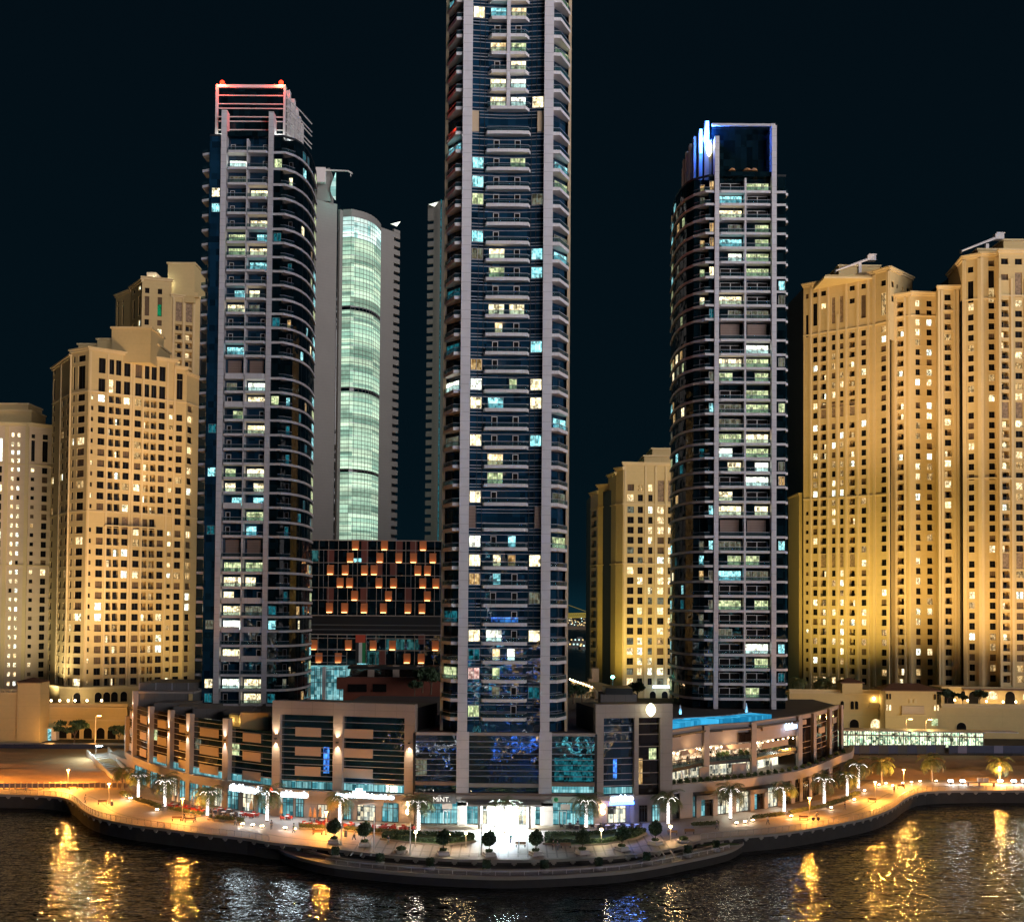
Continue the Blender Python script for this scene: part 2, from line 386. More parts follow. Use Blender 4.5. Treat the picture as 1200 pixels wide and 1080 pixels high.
def place(src, i, loc, rz=0.0, label=None, group=None, scale=None):
    """first time moves the source itself, afterwards a copy of it with its parts"""
    o = src if i == 0 else copy_tree(src)
    o.location = loc; o.rotation_euler = (0, 0, rz)
    if scale: o.scale = (scale,) * 3 if isinstance(scale, (int, float)) else scale
    if label: o['label'] = label
    if group: o['group'] = group
    return o
def finish_parts(root, name, items, limit=100, key=None):
    """each item a part of its own up to the limit (largest in view first), the rest one part"""
    if key: items = sorted(items, key=key)
    for mb in items[:limit]: mb.build(name, root)
    if len(items) > limit:
        r = MB()
        for mb in items[limit:]: r.add(mb)
        tag(r.build(name, root), kind='stuff')
def light(name, typ, loc, col, energy, size=0.3, parent=None, target=None, spot=60, blend=0.7):
    l = bpy.data.lights.new(name, typ); o = bpy.data.objects.new(name, l); C.objects.link(o)
    l.color = col; l.energy = energy
    if typ == 'AREA': l.shape = 'DISK'; l.size = size
    else: l.shadow_soft_size = size
    if typ == 'SPOT': l.spot_size = R(spot); l.spot_blend = blend
    off = WL[parent.name] if parent is not None else Vector((0, 0, 0))
    o.location = Vector(loc) - off
    if parent is not None: o.parent = parent
    if target is not None: o.rotation_euler = (Vector(target) - Vector(loc)).to_track_quat('-Z', 'Y').to_euler()
    return o
# ------------------------------------------------------------------ water, land, quay
def water_mat(name, col, rough, sc, dist, st=1.0):
    m, nt = newmat(name)
    out = N(nt, 'ShaderNodeOutputMaterial'); b = N(nt, 'ShaderNodeBsdfPrincipled'); nt.links.new(b.outputs[0], out.inputs[0])
    b.inputs['Base Color'].default_value = (*col, 1); b.inputs['Roughness'].default_value = rough; b.inputs['IOR'].default_value = 1.29
    g = N(nt, 'ShaderNodeNewGeometry')
    mp = N(nt, 'ShaderNodeMapping'); mp.inputs['Scale'].default_value = (0.55, 1.0, 1.0); nt.links.new(g.outputs['Position'], mp.inputs[0])
    a = N(nt, 'ShaderNodeTexNoise'); a.inputs['Scale'].default_value = sc; a.inputs['Detail'].default_value = 2.0; a.inputs['Distortion'].default_value = 0.4
    c = N(nt, 'ShaderNodeTexNoise'); c.inputs['Scale'].default_value = sc * 0.22; c.inputs['Detail'].default_value = 2
    for x in (a, c): nt.links.new(mp.outputs[0], x.inputs['Vector'])
    h = math_(nt, 'ADD', a.outputs[0], math_(nt, 'MULTIPLY', c.outputs[0], 2.2))
    bp = N(nt, 'ShaderNodeBump'); bp.inputs['Strength'].default_value = st; bp.inputs['Distance'].default_value = dist
    nt.links.new(h, bp.inputs['Height']); nt.links.new(bp.outputs[0], b.inputs['Normal'])
    return m
water_mat('marina_water', (0.002, 0.004, 0.005), 0.015, 1.3, 0.27)
water_mat('sea_water', (0.004, 0.05, 0.07), 0.35, 0.08, 1.0)
WATER_Z = -2.8
QP = [(-60, 930), (0, 930.5), (40, 931.5), (72, 934), (87, 939), (100, 950), (117, 958), (150, 965), (180, 969), (235, 976), (290, 982), (314, 986),
      (380, 993), (430, 999), (470, 1003), (526, 1006), (600, 1007.5), (662, 1006), (745, 1001), (800, 991), (822, 984), (870, 979.5), (920, 975), (980, 965),
      (1020, 956.5), (1045, 946), (1062, 934), (1085, 927.5), (1142, 926), (1200, 926), (1270, 926)]
def smooth_line(P, n=4):
    out = []
    for i in range(len(P) - 1):
        p0 = P[max(i - 1, 0)]; p1 = P[i]; p2 = P[i + 1]; p3 = P[min(i + 2, len(P) - 1)]
        for k in range(n):
            t = k / n
            out.append(0.5 * ((2 * p1) + (p2 - p0) * t + (2 * p0 - 5 * p1 + 4 * p2 - p3) * t * t + (3 * p1 - p0 - 3 * p2 + p3) * t ** 3))
    out.append(P[-1]); return out
QUAY = [v.to_2d() for v in smooth_line([gp(x, y) for x, y in QP], 3)]
FAR_Y = 470
land = [Vector((-700, QUAY[0].y + 8))] + QUAY + [Vector((700, QUAY[-1].y + 8))]
m = MB(); m.face([(-5000, -170, WATER_Z), (5000, -170, WATER_Z), (5000, FAR_Y - 2, WATER_Z), (-5000, FAR_Y - 2, WATER_Z)], 'marina_water'); struct('water', m)
m = MB(); m.face([(-22000, FAR_Y - 2, WATER_Z), (22000, FAR_Y - 2, WATER_Z), (22000, 24000, WATER_Z), (-22000, 24000, WATER_Z)], 'sea_water'); struct('sea', m)
def sheet(m, front, backY, z, mat):
    for a, b in zip(front, front[1:]):
        m.face([(a.x, a.y, z), (b.x, b.y, z), (b.x, backY, z), (a.x, backY, z)], mat)
m = MB(); sheet(m, land, FAR_Y, 0.0, 'earth'); struct('ground', m)
# promenade paving, following the quay, with a darker band and a pale coping
def offset_line(P, t):
    out = []
    for j, p in enumerate(P):
        a = (P[min(j + 1, len(P) - 1)] - P[max(j - 1, 0)]).normalized()
        out.append(p + Vector((-a.y, a.x)) * t)
    return out
def ribbon_sheet(m, P, t0, t1, z, mat):
    A = offset_line(P, t0); B = offset_line(P, t1)
    for j in range(len(P) - 1):
        m.face([(*A[j], z), (*A[j + 1], z), (*B[j + 1], z), (*B[j], z)], mat)
m = MB(); ribbon_sheet(m, QUAY, 0.0, 0.9, 0.012, 'paving_band')
front = [q for q in QUAY if q.y < 262]
fr = []
for q in QUAY:
    if not fr or q.x > fr[-1].x + 0.05: fr.append(q)
for a, b in zip(fr, fr[1:]):
    m.face([(a.x, a.y, 0.004), (b.x, b.y, 0.004), (b.x, b.y + 24, 0.004), (a.x, a.y + 24, 0.004)], 'paving')
ribbon_sheet(m, QUAY[10:80], 4.4, 4.8, 0.008, 'paving_band')
for k in range(0, 34):          # pale and dark paving stripes running back from the water in front of the entrance
    x = -26 + k * 1.6
    m.box(x, x + 0.28, 184, 205, 0.004, 0.008, 'paving_band')
struct('promenade', m)
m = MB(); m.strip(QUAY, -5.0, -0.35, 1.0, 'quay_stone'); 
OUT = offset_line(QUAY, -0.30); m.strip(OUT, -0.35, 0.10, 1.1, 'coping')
# brackets under the coping
acc = 0.0
for a, b in zip(QUAY, QUAY[1:]):
    L = (b - a).length; u = (b - a) / L; t = (3.2 - acc) % 3.2
    while t < L:
        p = a + u * t; M = Matrix.Translation((p.x, p.y, 0)) @ Matrix.Rotation(math.atan2(u.y, u.x), 4, 'Z')
        m.box(-0.42, 0.42, -0.24, 0.05, -0.62, -0.352, 'coping', M); m.box(-0.2, 0.2, -0.2, 0.05, -0.85, -0.622, 'coping', M); t += 3.2
    acc = (acc + L) % 3.2
struct('quay_wall', m)

# lower deck in front of the centre, two steps down
LP = [(322, 989), (336, 999), (380, 1011), (435, 1018), (508, 1024), (600, 1027), (708, 1022), (763, 1015), (805, 1007), (850, 997), (868, 988), (872, 982)]
LOW = [gp(x, y, -1.05).to_2d() for x, y in LP]
LOW = [v.to_2d() for v in smooth_line([Vector((p.x, p.y, 0)) for p in LOW], 4)]
m = MB()
i0 = min(range(len(QUAY)), key=lambda i: (QUAY[i] - LOW[0]).length); i1 = min(range(len(QUAY)), key=lambda i: (QUAY[i] - LOW[-1]).length)
ring = LOW + [q + Vector((0, -0.02)) for q in reversed(QUAY[i0:i1 + 1])]
def tri_fill(m, ring, z, mat):
    bm = bmesh.new(); vs = [bm.verts.new((p.x, p.y, z)) for p in ring]; f = bm.faces.new(vs)
    bmesh.ops.triangulate(bm, faces=[f])
    for f in bm.faces:
        pts = [v.co.copy() for v in f.verts]
        if f.normal.z < 0: pts.reverse()
        m.face(pts, mat)
    bm.free()
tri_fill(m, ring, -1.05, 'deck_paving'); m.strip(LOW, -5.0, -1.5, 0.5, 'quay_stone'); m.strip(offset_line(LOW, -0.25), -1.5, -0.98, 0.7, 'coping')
MID = offset_line(LOW, 2.6)
m.strip(MID[3:-3], -1.045, -0.55, 0.6, 'coping')
struct('lower_deck', m)

# grass crescents at both ends of the lower deck
for k, (x0, x1) in enumerate(((322, 372), (806, 866))):
    c = gp((x0 + x1) / 2, 992 if k == 0 else 990, -0.9)
    m = MB(); ring = [Vector((c.x + 5.2 * math.cos(t), c.y + 1.1 * math.sin(t) + (0.5 if k else 0.6) * math.cos(t) * (1 if k else -1))) for t in [i * math.pi / 12 for i in range(24)]]
    m.prism(ring, -1.04, -0.78, 'coping'); ring2 = [Vector((c.x, c.y)) + (p - Vector((c.x, c.y))) * 0.9 for p in ring]
    m.prism(ring2, -0.779, -0.70, 'lawn')
    tag(m.build('lawn_bed'), ('low stone bed of grass at the west end of the lower deck' if k == 0 else 'low stone bed of grass at the east end of the lower deck'), 'lawn bed')

# vacant sandy lots on both sides, higher towards the road
def terrain(name, x0, x1, y0, y1, hz, mat, nx=40, ny=24, amp=0.5, seed=0):
    m = MB(); rnd = random.Random(seed)
    from mathutils import noise
    def P(i, j):
        x = x0 + (x1 - x0) * i / nx; y = y0 + (y1 - y0) * j / ny; t = j / ny
        z = hz(t, i / nx) + amp * math.sin(math.pi * min(1, t * 1.02)) * (noise.noise(Vector((x * .05, y * .09, seed))) + .5 * noise.noise(Vector((x * .2, y * .25, seed))))
        return (x, y, max(z, 0.02))
    for i in range(nx):
        for j in range(ny): m.face([P(i, j), P(i + 1, j), P(i + 1, j + 1), P(i, j + 1)], mat)
    return struct(name, m, True)
terrain('sand_lot', -210, -86, 248.5, 300, lambda t, u: 0.02 + 2.6 * t ** 0.8 + 2.2 * math.sin(math.pi * t) * math.sin(math.pi * min(1, u * 1.15)) ** 2, 'sand', amp=1.3, seed=3)
terrain('sand_lot', 84, 230, 272, 304, lambda t, u: 0.02 + 2.0 * t ** 1.2, 'sand', amp=1.6, seed=8)
m = MB()
m.box(-260, -86, 300, 322, 0, 3.4, 'asphalt'); m.box(-260, -86, 300.6, 300.9, 3.4, 3.9, 'coping')
m.box(86, 260, 304.3, 334, 0, 3.4, 'asphalt'); struct('road', m)
# ------------------------------------------------------------------ the three residential towers
def sub(L, O): return [(O.x + x, O.y + y) for x, y in L]
def pane(x0, x1, y, z0, z1, mat, bars=1, depth=0.0, fr='mullion', n=(0, -1)):
    """a lit room behind its own frame, on a facade facing the water"""
    m = MB(); m.face([(x0, y, z0), (x1, y, z0), (x1, y, z1), (x0, y, z1)], mat)
    w = 0.07
    m.box(x0 - w, x1 + w, y - 0.07, y + 0.01, z0 - w, z0, fr); m.box(x0 - w, x1 + w, y - 0.07, y + 0.01, z1, z1 + w, fr)
    for k in range(bars + 2):
        x = x0 + (x1 - x0) * k / (bars + 1); m.box(x - w / 2, x + w / 2, y - 0.06, y + 0.01, z0, z1, fr)
    return m
def pane_on(a, b, t0, t1, z0, z1, mat, off=0.05, bars=1):
    """the same on any wall from a to b (plan), between fractions t0 and t1"""
    a = Vector(a); b = Vector(b); u = (b - a); L = u.length; u /= L; n = Vector((u.y, -u.x))
    A = a + u * L * t0 + n * off; B = a + u * L * t1 + n * off
    m = MB(); m.face([(A.x, A.y, z0), (B.x, B.y, z0), (B.x, B.y, z1), (A.x, A.y, z1)], mat)
    M = Matrix.Translation((A.x, A.y, 0)) @ Matrix.Rotation(math.atan2(u.y, u.x), 4, 'Z'); w = (B - A).length
    for k in range(bars + 2):
        x = w * k / (bars + 1); m.box(x - .035, x + .035, -0.05, 0.01, z0, z1, 'mullion', M)
    m.box(0, w, -0.05, 0.01, z0 - .06, z0, 'mullion', M); m.box(0, w, -0.05, 0.01, z1, z1 + .06, 'mullion', M)
    return m
def door_frame(x0, x1, y, z0, z1, mat='frame_white', t=0.11):
    m = MB()
    m.box(x0, x0 + t, y - 0.1, y, z0, z1, mat); m.box(x1 - t, x1, y - 0.1, y, z0, z1, mat); m.box(x0 + t, x1 - t, y - 0.1, y, z1 - t, z1, mat)
    m.face([(x0 + t, y - 0.02, z0), (x1 - t, y - 0.02, z0), (x1 - t, y - 0.02, z1 - t), (x0 + t, y - 0.02, z1 - t)], 'room_dark')
    return m
def zpix(py, Y, px): return at(px, py, Y).z

# ---- central tower
O = plan(590.5, 780, 210); O.z = 0
CT = thing('residential_tower', 'tallest tower, in the middle, with two pale full-height piers and curved white balconies', 'tower', (O.x, O.y, 17))
YC = [-45, -24, -3, 18.3, 38.8, 59.6, 81, 102.4, 123.7, 152.8, 174, 195.6, 217.6, 238, 260, 282, 302.5, 324.5, 346, 368, 389.6, 411.6, 433, 456, 478, 500,
      522, 544.5, 566.5, 588.5, 618.4, 641, 663.4, 685.4, 707.4, 729.6, 752, 774.2, 796.5, 818.8, 840.8]
ZC = [zpix(y, 210, 595) for y in YC]      # top of each balcony parapet
ZTOP = 166.0
g = MB()
mid = [(-6.8, 1.0), (-5.4, 1.18), (-3.6, 1.42), (-1.5, 1.6), (1.5, 1.6), (3.6, 1.42), (5.4, 1.18), (6.8, 1.0)]
sideL = [(-11.9, 22), (-11.7, 6.6), (-8.5, 2.4)]; sideR = [(8.5, 2.4), (11.7, 6.6), (11.9, 22)]
g.strip(sub(mid, O), 17.2, ZTOP, 0.4, 'tower_glass'); g.strip(sub(sideL, O), 17.2, ZTOP, 0.4, 'tower_glass'); g.strip(sub(sideR, O), 17.2, ZTOP, 0.4, 'tower_glass')
g.build('glass_front', CT)
g = MB(); g.prism(sub([(-11.4, 7), (-8.1, 3), (8.1, 3), (11.4, 7), (11.4, 24), (-11.4, 24)], O), 17.2, ZTOP, 'black_void'); g.build('core', CT)
for s in (-1, 1):
    g = MB(); x0, x1 = sorted((s * 6.8, s * 8.55)); g.box(O.x + x0, O.x + x1, O.y - 0.1, O.y + 3.2, 2.0 if False else 17.1, ZTOP, 'pier_cladding'); g.build('pier', CT)
    g = MB(); x0, x1 = sorted((s * 11.6, s * 12.15)); g.box(O.x + x0, O.x + x1, O.y + 5.2, O.y + 9.0, 17.1, ZTOP, 'gold_panel'); g.build('side_fin', CT)
bal, wins, mul, rails = [], [], MB(), MB()
lits = {18.3: [('L', 'win_yellow'), ('CL', 'win_cyan'), ('CR', 'win_warm')], 59.6: [('CL', 'win_warm'), ('CR', 'win_green')], 81: [('CR', 'win_yellow')], 102.4: [('CL', 'win_yellow'), ('CR', 'win_white')],
        123.7: [('CL', 'win_yellow'), ('CR', 'win_white'), ('R', 'win_yellow')], 195.6: [('L', 'win_cyan'), ('CR', 'win_green')], 217.6: [('L', 'win_cyan')], 238: [('L', 'win_green'), ('R', 'win_dim')],
        282: [('L', 'win_cyan')], 302.5: [('L', 'win_dim'), ('CL', 'win_yellow'), ('R', 'win_cyan')], 324.5: [('CL', 'win_green'), ('R', 'win_cyan')], 368: [('CL', 'win_yellow'), ('CR', 'win_yellow')],
        389.6: [('CLs', 'win_warm')], 411.6: [('R', 'win_cyan')], 433: [('L', 'win_amber')], 456: [('L', 'win_white'), ('CRs', 'win_green'), ('R', 'win_yellow')],
        478: [('L', 'win_yellow'), ('CL', 'win_cyan'), ('R', 'win_yellow')], 522: [('L', 'win_yellow'), ('R', 'win_cyan')], 544.5: [('CL', 'win_warm')], 566.5: [('CL', 'win_green')],
        588.5: [('L', 'win_yellow')], 641: [('L', 'win_white'), ('CRs', 'win_cyan')], 663.4: [('L', 'win_yellow'), ('CLs', 'win_yellow'), ('CRs', 'win_amber'), ('R', 'win_yellow')],
        685.4: [('L', 'win_amber'), ('CLs', 'win_cyan')], 707.4: [('R', 'win_dim')], 729.6: [('C', 'pane_blue')], 752: [('L', 'win_yellow'), ('CL', 'win_white'), ('R', 'win_yellow')],
        774.2: [('L', 'pane_teal'), ('CLs', 'win_warm'), ('CRs', 'win_white')], 796.5: [('L', 'win_pink'), ('CLs', 'win_green')], 818.8: [('R', 'pane_teal'), ('CLs', 'win_dim')], 840.8: [('L', 'win_green')]}
rc = random.Random(11)
for k, (py, z) in enumerate(zip(YC, ZC)):
    zn = ZC[k - 1] if k else ZTOP
    z0 = z - 0.62
    b = MB()
    if py < 130 and py != 123.7:     # pairs of balconies either side of a middle fin
        for s in (-1, 1):
            P = [(s * 0.35, 0.1), (s * 3.2, 0.1), (s * 4.3, 2.05), (s * 0.35, 2.3)]
            q = MB(); q.prism(sub(P, O), z0, z, 'slab_paint', mbot='soffit_paint')
            P2 = [(s * 0.35, 0.14), (s * 3.18, 0.14), (s * 4.2, 1.9)]
            if s < 0: P2.reverse()
            q.strip(sub(P2, O), z, z + 0.75, 0.06, 'rail_glass'); q.strip(sub(P2, O), z + 0.75, z + 0.84, 0.08, 'mullion'); bal.append(q)
    else:
        P = [(-3.95, 0.15), (-2.0, 0.0), (2.0, 0.0), (3.95, 0.15), (4.5, 1.95), (0, 2.3), (-4.5, 1.95)]
        if py == 123.7: P = [(-3.3, .05), (3.3, .05), (4.4, 2.0), (-4.4, 2.0)]
        b.prism(sub(P, O), z0, z, 'slab_paint', mbot='soffit_paint')
        P2 = [(-4.4, 1.6), (-3.9, 0.2), (-2, 0.05), (2, 0.05), (3.9, 0.2), (4.4, 1.6)]
        b.strip(sub(P2, O), z, z + 0.75, 0.06, 'rail_glass'); b.strip(sub(P2, O), z + 0.75, z + 0.84, 0.08, 'mullion'); bal.append(b)
    for s in (-1, 1):                # corner balconies outside the piers
        P = [(s * 8.55, 0.5), (s * 9.9, 0.55), (s * 12.0, 5.4), (s * 11.7, 6.4), (s * 8.55, 2.5)]
        q = MB(); q.prism(sub(P, O), z0, z, 'slab_paint', mbot='soffit_paint')
        P2 = [(s * 8.55, 0.55), (s * 9.85, 0.6), (s * 11.9, 5.2)]
        if s < 0: P2.reverse()
        q.strip(sub(P2, O), z, z + 0.75, 0.06, 'rail_glass'); q.strip(sub(P2, O), z + 0.75, z + 0.84, 0.08, 'mullion'); bal.append(q)
    h = zn - z
    for dz in (-0.62, -0.05, 0.95, h - 1.25):     # thin aluminium lines across the glass
        if dz > 4: continue
        mul.strip(sub([(x, y - 0.10) for x, y in mid], O), z + dz, z + dz + 0.11, 0.1, 'mullion')
    for dz in (-0.3, 0.9): 
        mul.strip(sub([(x, y - 0.05) for x, y in sideR], O), z + dz, z + dz + 0.09, 0.1, 'mullion')
        mul.strip(sub([(x, y - 0.05) for x, y in sideL], O), z + dz, z + dz + 0.09, 0.1, 'mullion')
    if h > 4:                                     # tall plant floors carry a panel at each end
        for s in (-1, 1):
            x0, x1 = sorted((s * 5.55, s * 6.79)); mul.box(O.x + x0, O.x + x1, O.y + 0.7, O.y + 1.6, z + 0.1, zn - 0.7, 'gold_panel' if py < 200 else 'brown_panel')
        mul.strip(sub([(x, y - 0.1) for x, y in mid], O), z + 2.9, z + 3.0, 0.1, 'mullion')
        continue
    L = dict(lits.get(py, []))
    zb, zt = z + 0.12, z + 2.15
    X = {'L': (-6.6, -4.4), 'R': (4.5, 6.6), 'CL': (-3.4, -0.5), 'CR': (0.5, 3.3), 'CLs': (-2.2, -0.8), 'CRs': (0.6, 2.0), 'C': (-2.5, 2.6)}
    for key, mat in L.items():
        x0, x1 = X[key]; y = 1.05 if key in 'LR' else 1.8
        if key in ('L', 'R'):
            a, c = ((-6.8, 1.0), (-4.5, 1.30)) if key == 'L' else ((4.5, 1.30), (6.8, 1.0))
            wins.append(pane_on((O.x + a[0], O.y + a[1]), (O.x + c[0], O.y + c[1]), 0.05, 0.95, zb, zt, mat, 0.14))
        elif key == 'C' and mat == 'pane_blue': wins.append(pane(O.x + x0, O.x + x1, O.y + 1.34, zb, zb + 0.9, mat, 3))  # blue reflection in the glass, painted as a glowing pane
        else: wins.append(pane(O.x + x0, O.x + x1, O.y + 1.34, zb, zt, mat, 2 if 's' not in key else 0))
    for key, xx in (('CL', (-2.7, -1.6)), ('CR', (1.3, 2.4))):
        if key not in L and key + 's' not in L and rc.random() < .85:
            wins.append(door_frame(O.x + xx[0], O.x + xx[1], O.y + 1.42, zb - 0.1, zt))
    if py > 600:                                  # reflections low in the glass, painted as small glowing panes
        for x0_ in (-6.3, -5.5, -3.3, -0.6, 0.4, 3.0, 4.8, 5.8):
            if rc.random() < .22 and not L: wins.append(pane(O.x + x0_, O.x + x0_ + rc.choice([.5, .9]), O.y + (1.02 if abs(x0_) > 4 else 1.34), zb, zb + rc.uniform(.9, 2), rc.choice(['pane_teal', 'pane_teal', 'win_dim', 'pane_blue', 'win_cyan']), 0))
    for s in (-1, 1):                             # some corner rooms glow too
        if rc.random() < 0.16 or (py == 456 and s < 0):
            a, c = ((-11.7, 6.6), (-8.5, 2.4)) if s < 0 else ((8.5, 2.4), (11.7, 6.6))
            wins.append(pane_on((O.x + a[0], O.y + a[1]), (O.x + c[0], O.y + c[1]), 0.1, 0.9, zb, zt, rc.choice(['win_green', 'win_dim', 'win_cyan', 'pane_teal']) if py != 456 else 'win_white', 0.14))
vert = MB()
for x, y in [(-5.4, 1.18), (-4.45, 1.3), (4.45, 1.3), (5.4, 1.18)] : vert.box(O.x + x - .04, O.x + x + .04, O.y + y - 0.12, O.y + y, 17.3, ZTOP, 'dark_metal')
finish_parts(CT, 'balcony', bal, key=None if False else (lambda m: abs(m.v[0][2] - 60)))
finish_parts(CT, 'window', wins)
mul.build('mullions', CT); vert.build('mullions', CT)
g = MB(); g.box(O.x - 0.34, O.x + 0.34, O.y - 0.02, O.y + 2.3, ZC[8], ZTOP, 'pier_cladding'); g.build('middle_fin', CT)

# ---- the two shorter towers: the same plan, mirrored
def side_tower(label, O, s, YL, Yd, pier, outer, curve, pxr, litc, seed, gaps, roof_py, crown):
    """s=+1: curved flank to the right; -1: to the left"""
    rnd = random.Random(seed)
    T = thing('residential_tower', label, 'tower', (O.x, O.y, 17))
    X = lambda P: [(O.x + s * x, O.y + y) for x, y in (P if s > 0 else P[::-1])]
    Z = [zpix(y, Yd, pxr) for y in YL]; zr = zpix(roof_py, Yd, pxr)
    (p0, p1), (q0, q1) = pier                    # inner edges and outer edges of the two piers, far (flat) side first
    flat = [(-outer[2], 24), (-outer[2], 5.0), (-outer[1], 0.9), (-outer[1], 0.45), (p0, 0.45)]
    cut = [(q1, 0.6), (outer[3], 0.6), (outer[3], 2.9), (curve[1][0] - 0.2, curve[1][1] + 0.3)] + [(x - 0.3, y) for x, y in curve[2:]]
    g = MB(); g.strip(X(flat), 17.2, zr, 0.3, 'tower_glass' if s > 0 else 'black_glass')
    g.strip(X([(p1, 1.9), (q0, 1.9)]), 17.2, zr, 0.3, 'tower_glass' if s > 0 else 'black_glass')
    g.strip(X(cut), 17.2, zr, 0.3, 'black_glass'); g.build('glass_front', T)
    g = MB(); g.prism([(O.x + s * x, O.y + y) for x, y in [(-outer[2] + .5, 5.4), (-outer[1] + .5, 2.4), (outer[3] - .4, 2.4), (outer[3] - .4, 3.4), (curve[1][0] - 1.2, curve[1][1] + 1.6)] + [(x - 1.2, y + .6) for x, y in curve[2:]] + [(curve[-1][0] - 1, 26), (-outer[2] + .5, 26)]], 17.2, zr - 0.3, 'black_void', mtop='grey_roof'); g.build('core', T)
    for a, b, top in ((p0, p1, crown['pier'][0]), (q0, q1, crown['pier'][1])):
        x0, x1 = sorted((O.x + s * a, O.x + s * b)); g = MB(); g.box(x0, x1, O.y - 0.1, O.y + 2.4, 17.1, top, 'pier_cladding'); g.build('pier', T)
    mx = (p1 + q0) / 2 + crown.get('divoff', 0)
    x0, x1 = sorted((O.x + s * (mx - .22), O.x + s * (mx + .22))); g = MB(); g.box(x0, x1, O.y + 0.02, O.y + 2.0, 17.1, Z[0] + 3.0, 'pier_cladding'); g.build('middle_fin', T)
    bal, wins, bands = [], [], MB()
    full = crown.get('full', False)
    fl = [(curve[0][0] if False else q1, 0.12), curve[0], curve[1]] + curve[2:]
    for k, z in enumerate(Z):
        zn = Z[k - 1] if k else zr; h = zn - z; tall = h > 4.4
        # twin balconies in the recess
        y0 = -0.5 if not full else 0.0
        solid = (not full) and rnd.random() < 0.14
        for t, (a, b) in enumerate(((p1 + 0.05, mx - .22), (mx + .22, q0 - 0.05))):
            e0 = 0.45
            P = [(a, 0.45), (a + e0, y0), (b, y0), (b, 1.95), (a, 1.95)] if t == 0 else [(a, 1.95), (a, y0), (b - e0, y0), (b, 0.45), (b, 1.95)]
            q = MB(); q.prism([(O.x + s * x, O.y + y) for x, y in P], z - 0.60, z, 'slab_paint', mbot='soffit_paint')
            rl = [(a, 0.5), (a + e0, y0 + .06), (b, y0 + .06)] if t == 0 else [(a, y0 + .06), (b - e0, y0 + .06), (b, 0.5)]
            if solid: q.strip(X(rl), z, z + 0.8, 0.1, 'slab_paint')
            else:
                q.strip(X(rl), z, z + 0.8, 0.05, 'rail_glass'); q.strip(X(rl), z + 0.8, z + 0.9, 0.07, 'mullion')
            bal.append(q)
            # room behind
            zb, zt = z + 0.1, z + 2.25; xa, xb = sorted((O.x + s * (a + .35), O.x + s * (b - .35)))
            if tall:
                if rnd.random() < .8: wins.append(MB()); wins[-1].box(xa + .3, xb - .5, O.y + 1.75, O.y + 1.85, z, z + h - 1.0, 'brown_panel')
            elif rnd.random() < litc:
                mt = rnd.choice(crown['mix']); w = xb - xa; f = rnd.choice([1, 1, .6])
                xs = xa if rnd.random() < .5 else xb - w * f
                wins.append(pane(xs, xs + w * f, O.y + 1.8, zb, zt, mt, 3 if f == 1 else 1, fr='frame_white' if full else 'mullion'))
            elif full:
                q = MB()
                for u in range(2): q.add(door_frame(xa + .15 + u * (xb - xa - .3) / 2, xa + .15 + (u + 1) * (xb - xa - .3) / 2, O.y + 1.85, zb - .05, zt, t=.09))
                wins.append(q)
            else:
                w0 = xa + .2 if (t == 0) == (s > 0) else xb - 1.3
                wins.append(door_frame(w0, w0 + 1.1, O.y + 1.85, zb - .05, zt))
        # floor band round the curved flank
        if k or not crown.get('notop'):
            bands.strip(X(fl), z - 0.56, z, 0.25, 'slab_paint')
        q = MB(); q.prism([(O.x + s * x, O.y + y) for x, y in [(outer[3] - .3, 0.15), (curve[0][0], 0.25), (curve[1][0] - .1, curve[1][1]), (outer[3] - .3, 3.1)]], z - 0.50, z - 0.02, 'slab_paint', mbot='soffit_paint')
        rl = X([(outer[3] - .3, 0.35), (curve[0][0], 0.4), (curve[1][0] - .1, curve[1][1] + .1)])
        q.strip(rl, z, z + .8, 0.05, 'rail_glass'); q.strip(rl, z + .8, z + .88, 0.07, 'mullion'); bal.append(q)
        if full: bands.strip(X([(p1, 0.75), (p1 + .9, 0.75)]), z - .56, z, .25, 'slab_paint'); bands.strip(X([(q0 - .9, .75), (q0, .75)]), z - .56, z, .25, 'slab_paint')
        if full: bands.strip(X([(-outer[1], 0.2), (p0, 0.2)]), z - .56, z, .25, 'slab_paint')
        # small balconies on the flat flank
        q = MB(); P = [(-outer[1] - .05, 0.9 if not full else 1.4), (-outer[2] - .75, 1.8), (-outer[2] - .75, 5.6), (-outer[2], 5.6)]
        q.prism([(O.x + s * x, O.y + y) for x, y in P], z - .6, z, 'slab_paint', mbot='soffit_paint')
        q.strip(X([(-outer[2] - .7, 5.6), (-outer[2] - .7, 1.85), (-outer[1] - .1, 0.98)]), z, z + .75, 0.05, 'rail_glass'); bal.append(q)
        # rooms on the flanks; teal panes stand in for reflections in the glass
        zb, zt = z + 0.25, z + 2.3
        if not tall:
            if rnd.random() < litc * .45:
                a, b = X([(q1, 0.6), (outer[3], 0.6)]); wins.append(pane_on(a, b, .1, .9, zb, zt, rnd.choice(crown['mix2']), 0.06))
            if rnd.random() < litc * .30:
                a, b = X([(-outer[1], .45), (p0, .45)]); wins.append(pane_on(a, b, .25, .9, zb, zt, rnd.choice(crown['mix2']), 0.06))
            if rnd.random() < 0.75:
                a, b = X([(outer[3], 2.9), (curve[1][0] - 0.2, curve[1][1] + 0.3)]); lt = rnd.random() < litc * .6
                wins.append(pane_on(a, b, .45, .8, z, zt, rnd.choice(crown['mix2']) if lt else 'room_dark', 0.06, 0))
            cl = [(x - 0.3, y) for x, y in curve[2:]]
            for c0, c1 in zip(cl, cl[1:]):
                if rnd.random() < crown['curve_lit']:
                    a, b = X([c0, c1]); t = rnd.uniform(.05, .4); wins.append(pane_on(a, b, t, t + rnd.uniform(.25, .55), zb, zt, rnd.choice(crown['mix2']), 0.06))
            # corner rooms at the far end, nearly all lit
            a, b = X(cl[-2:]); 
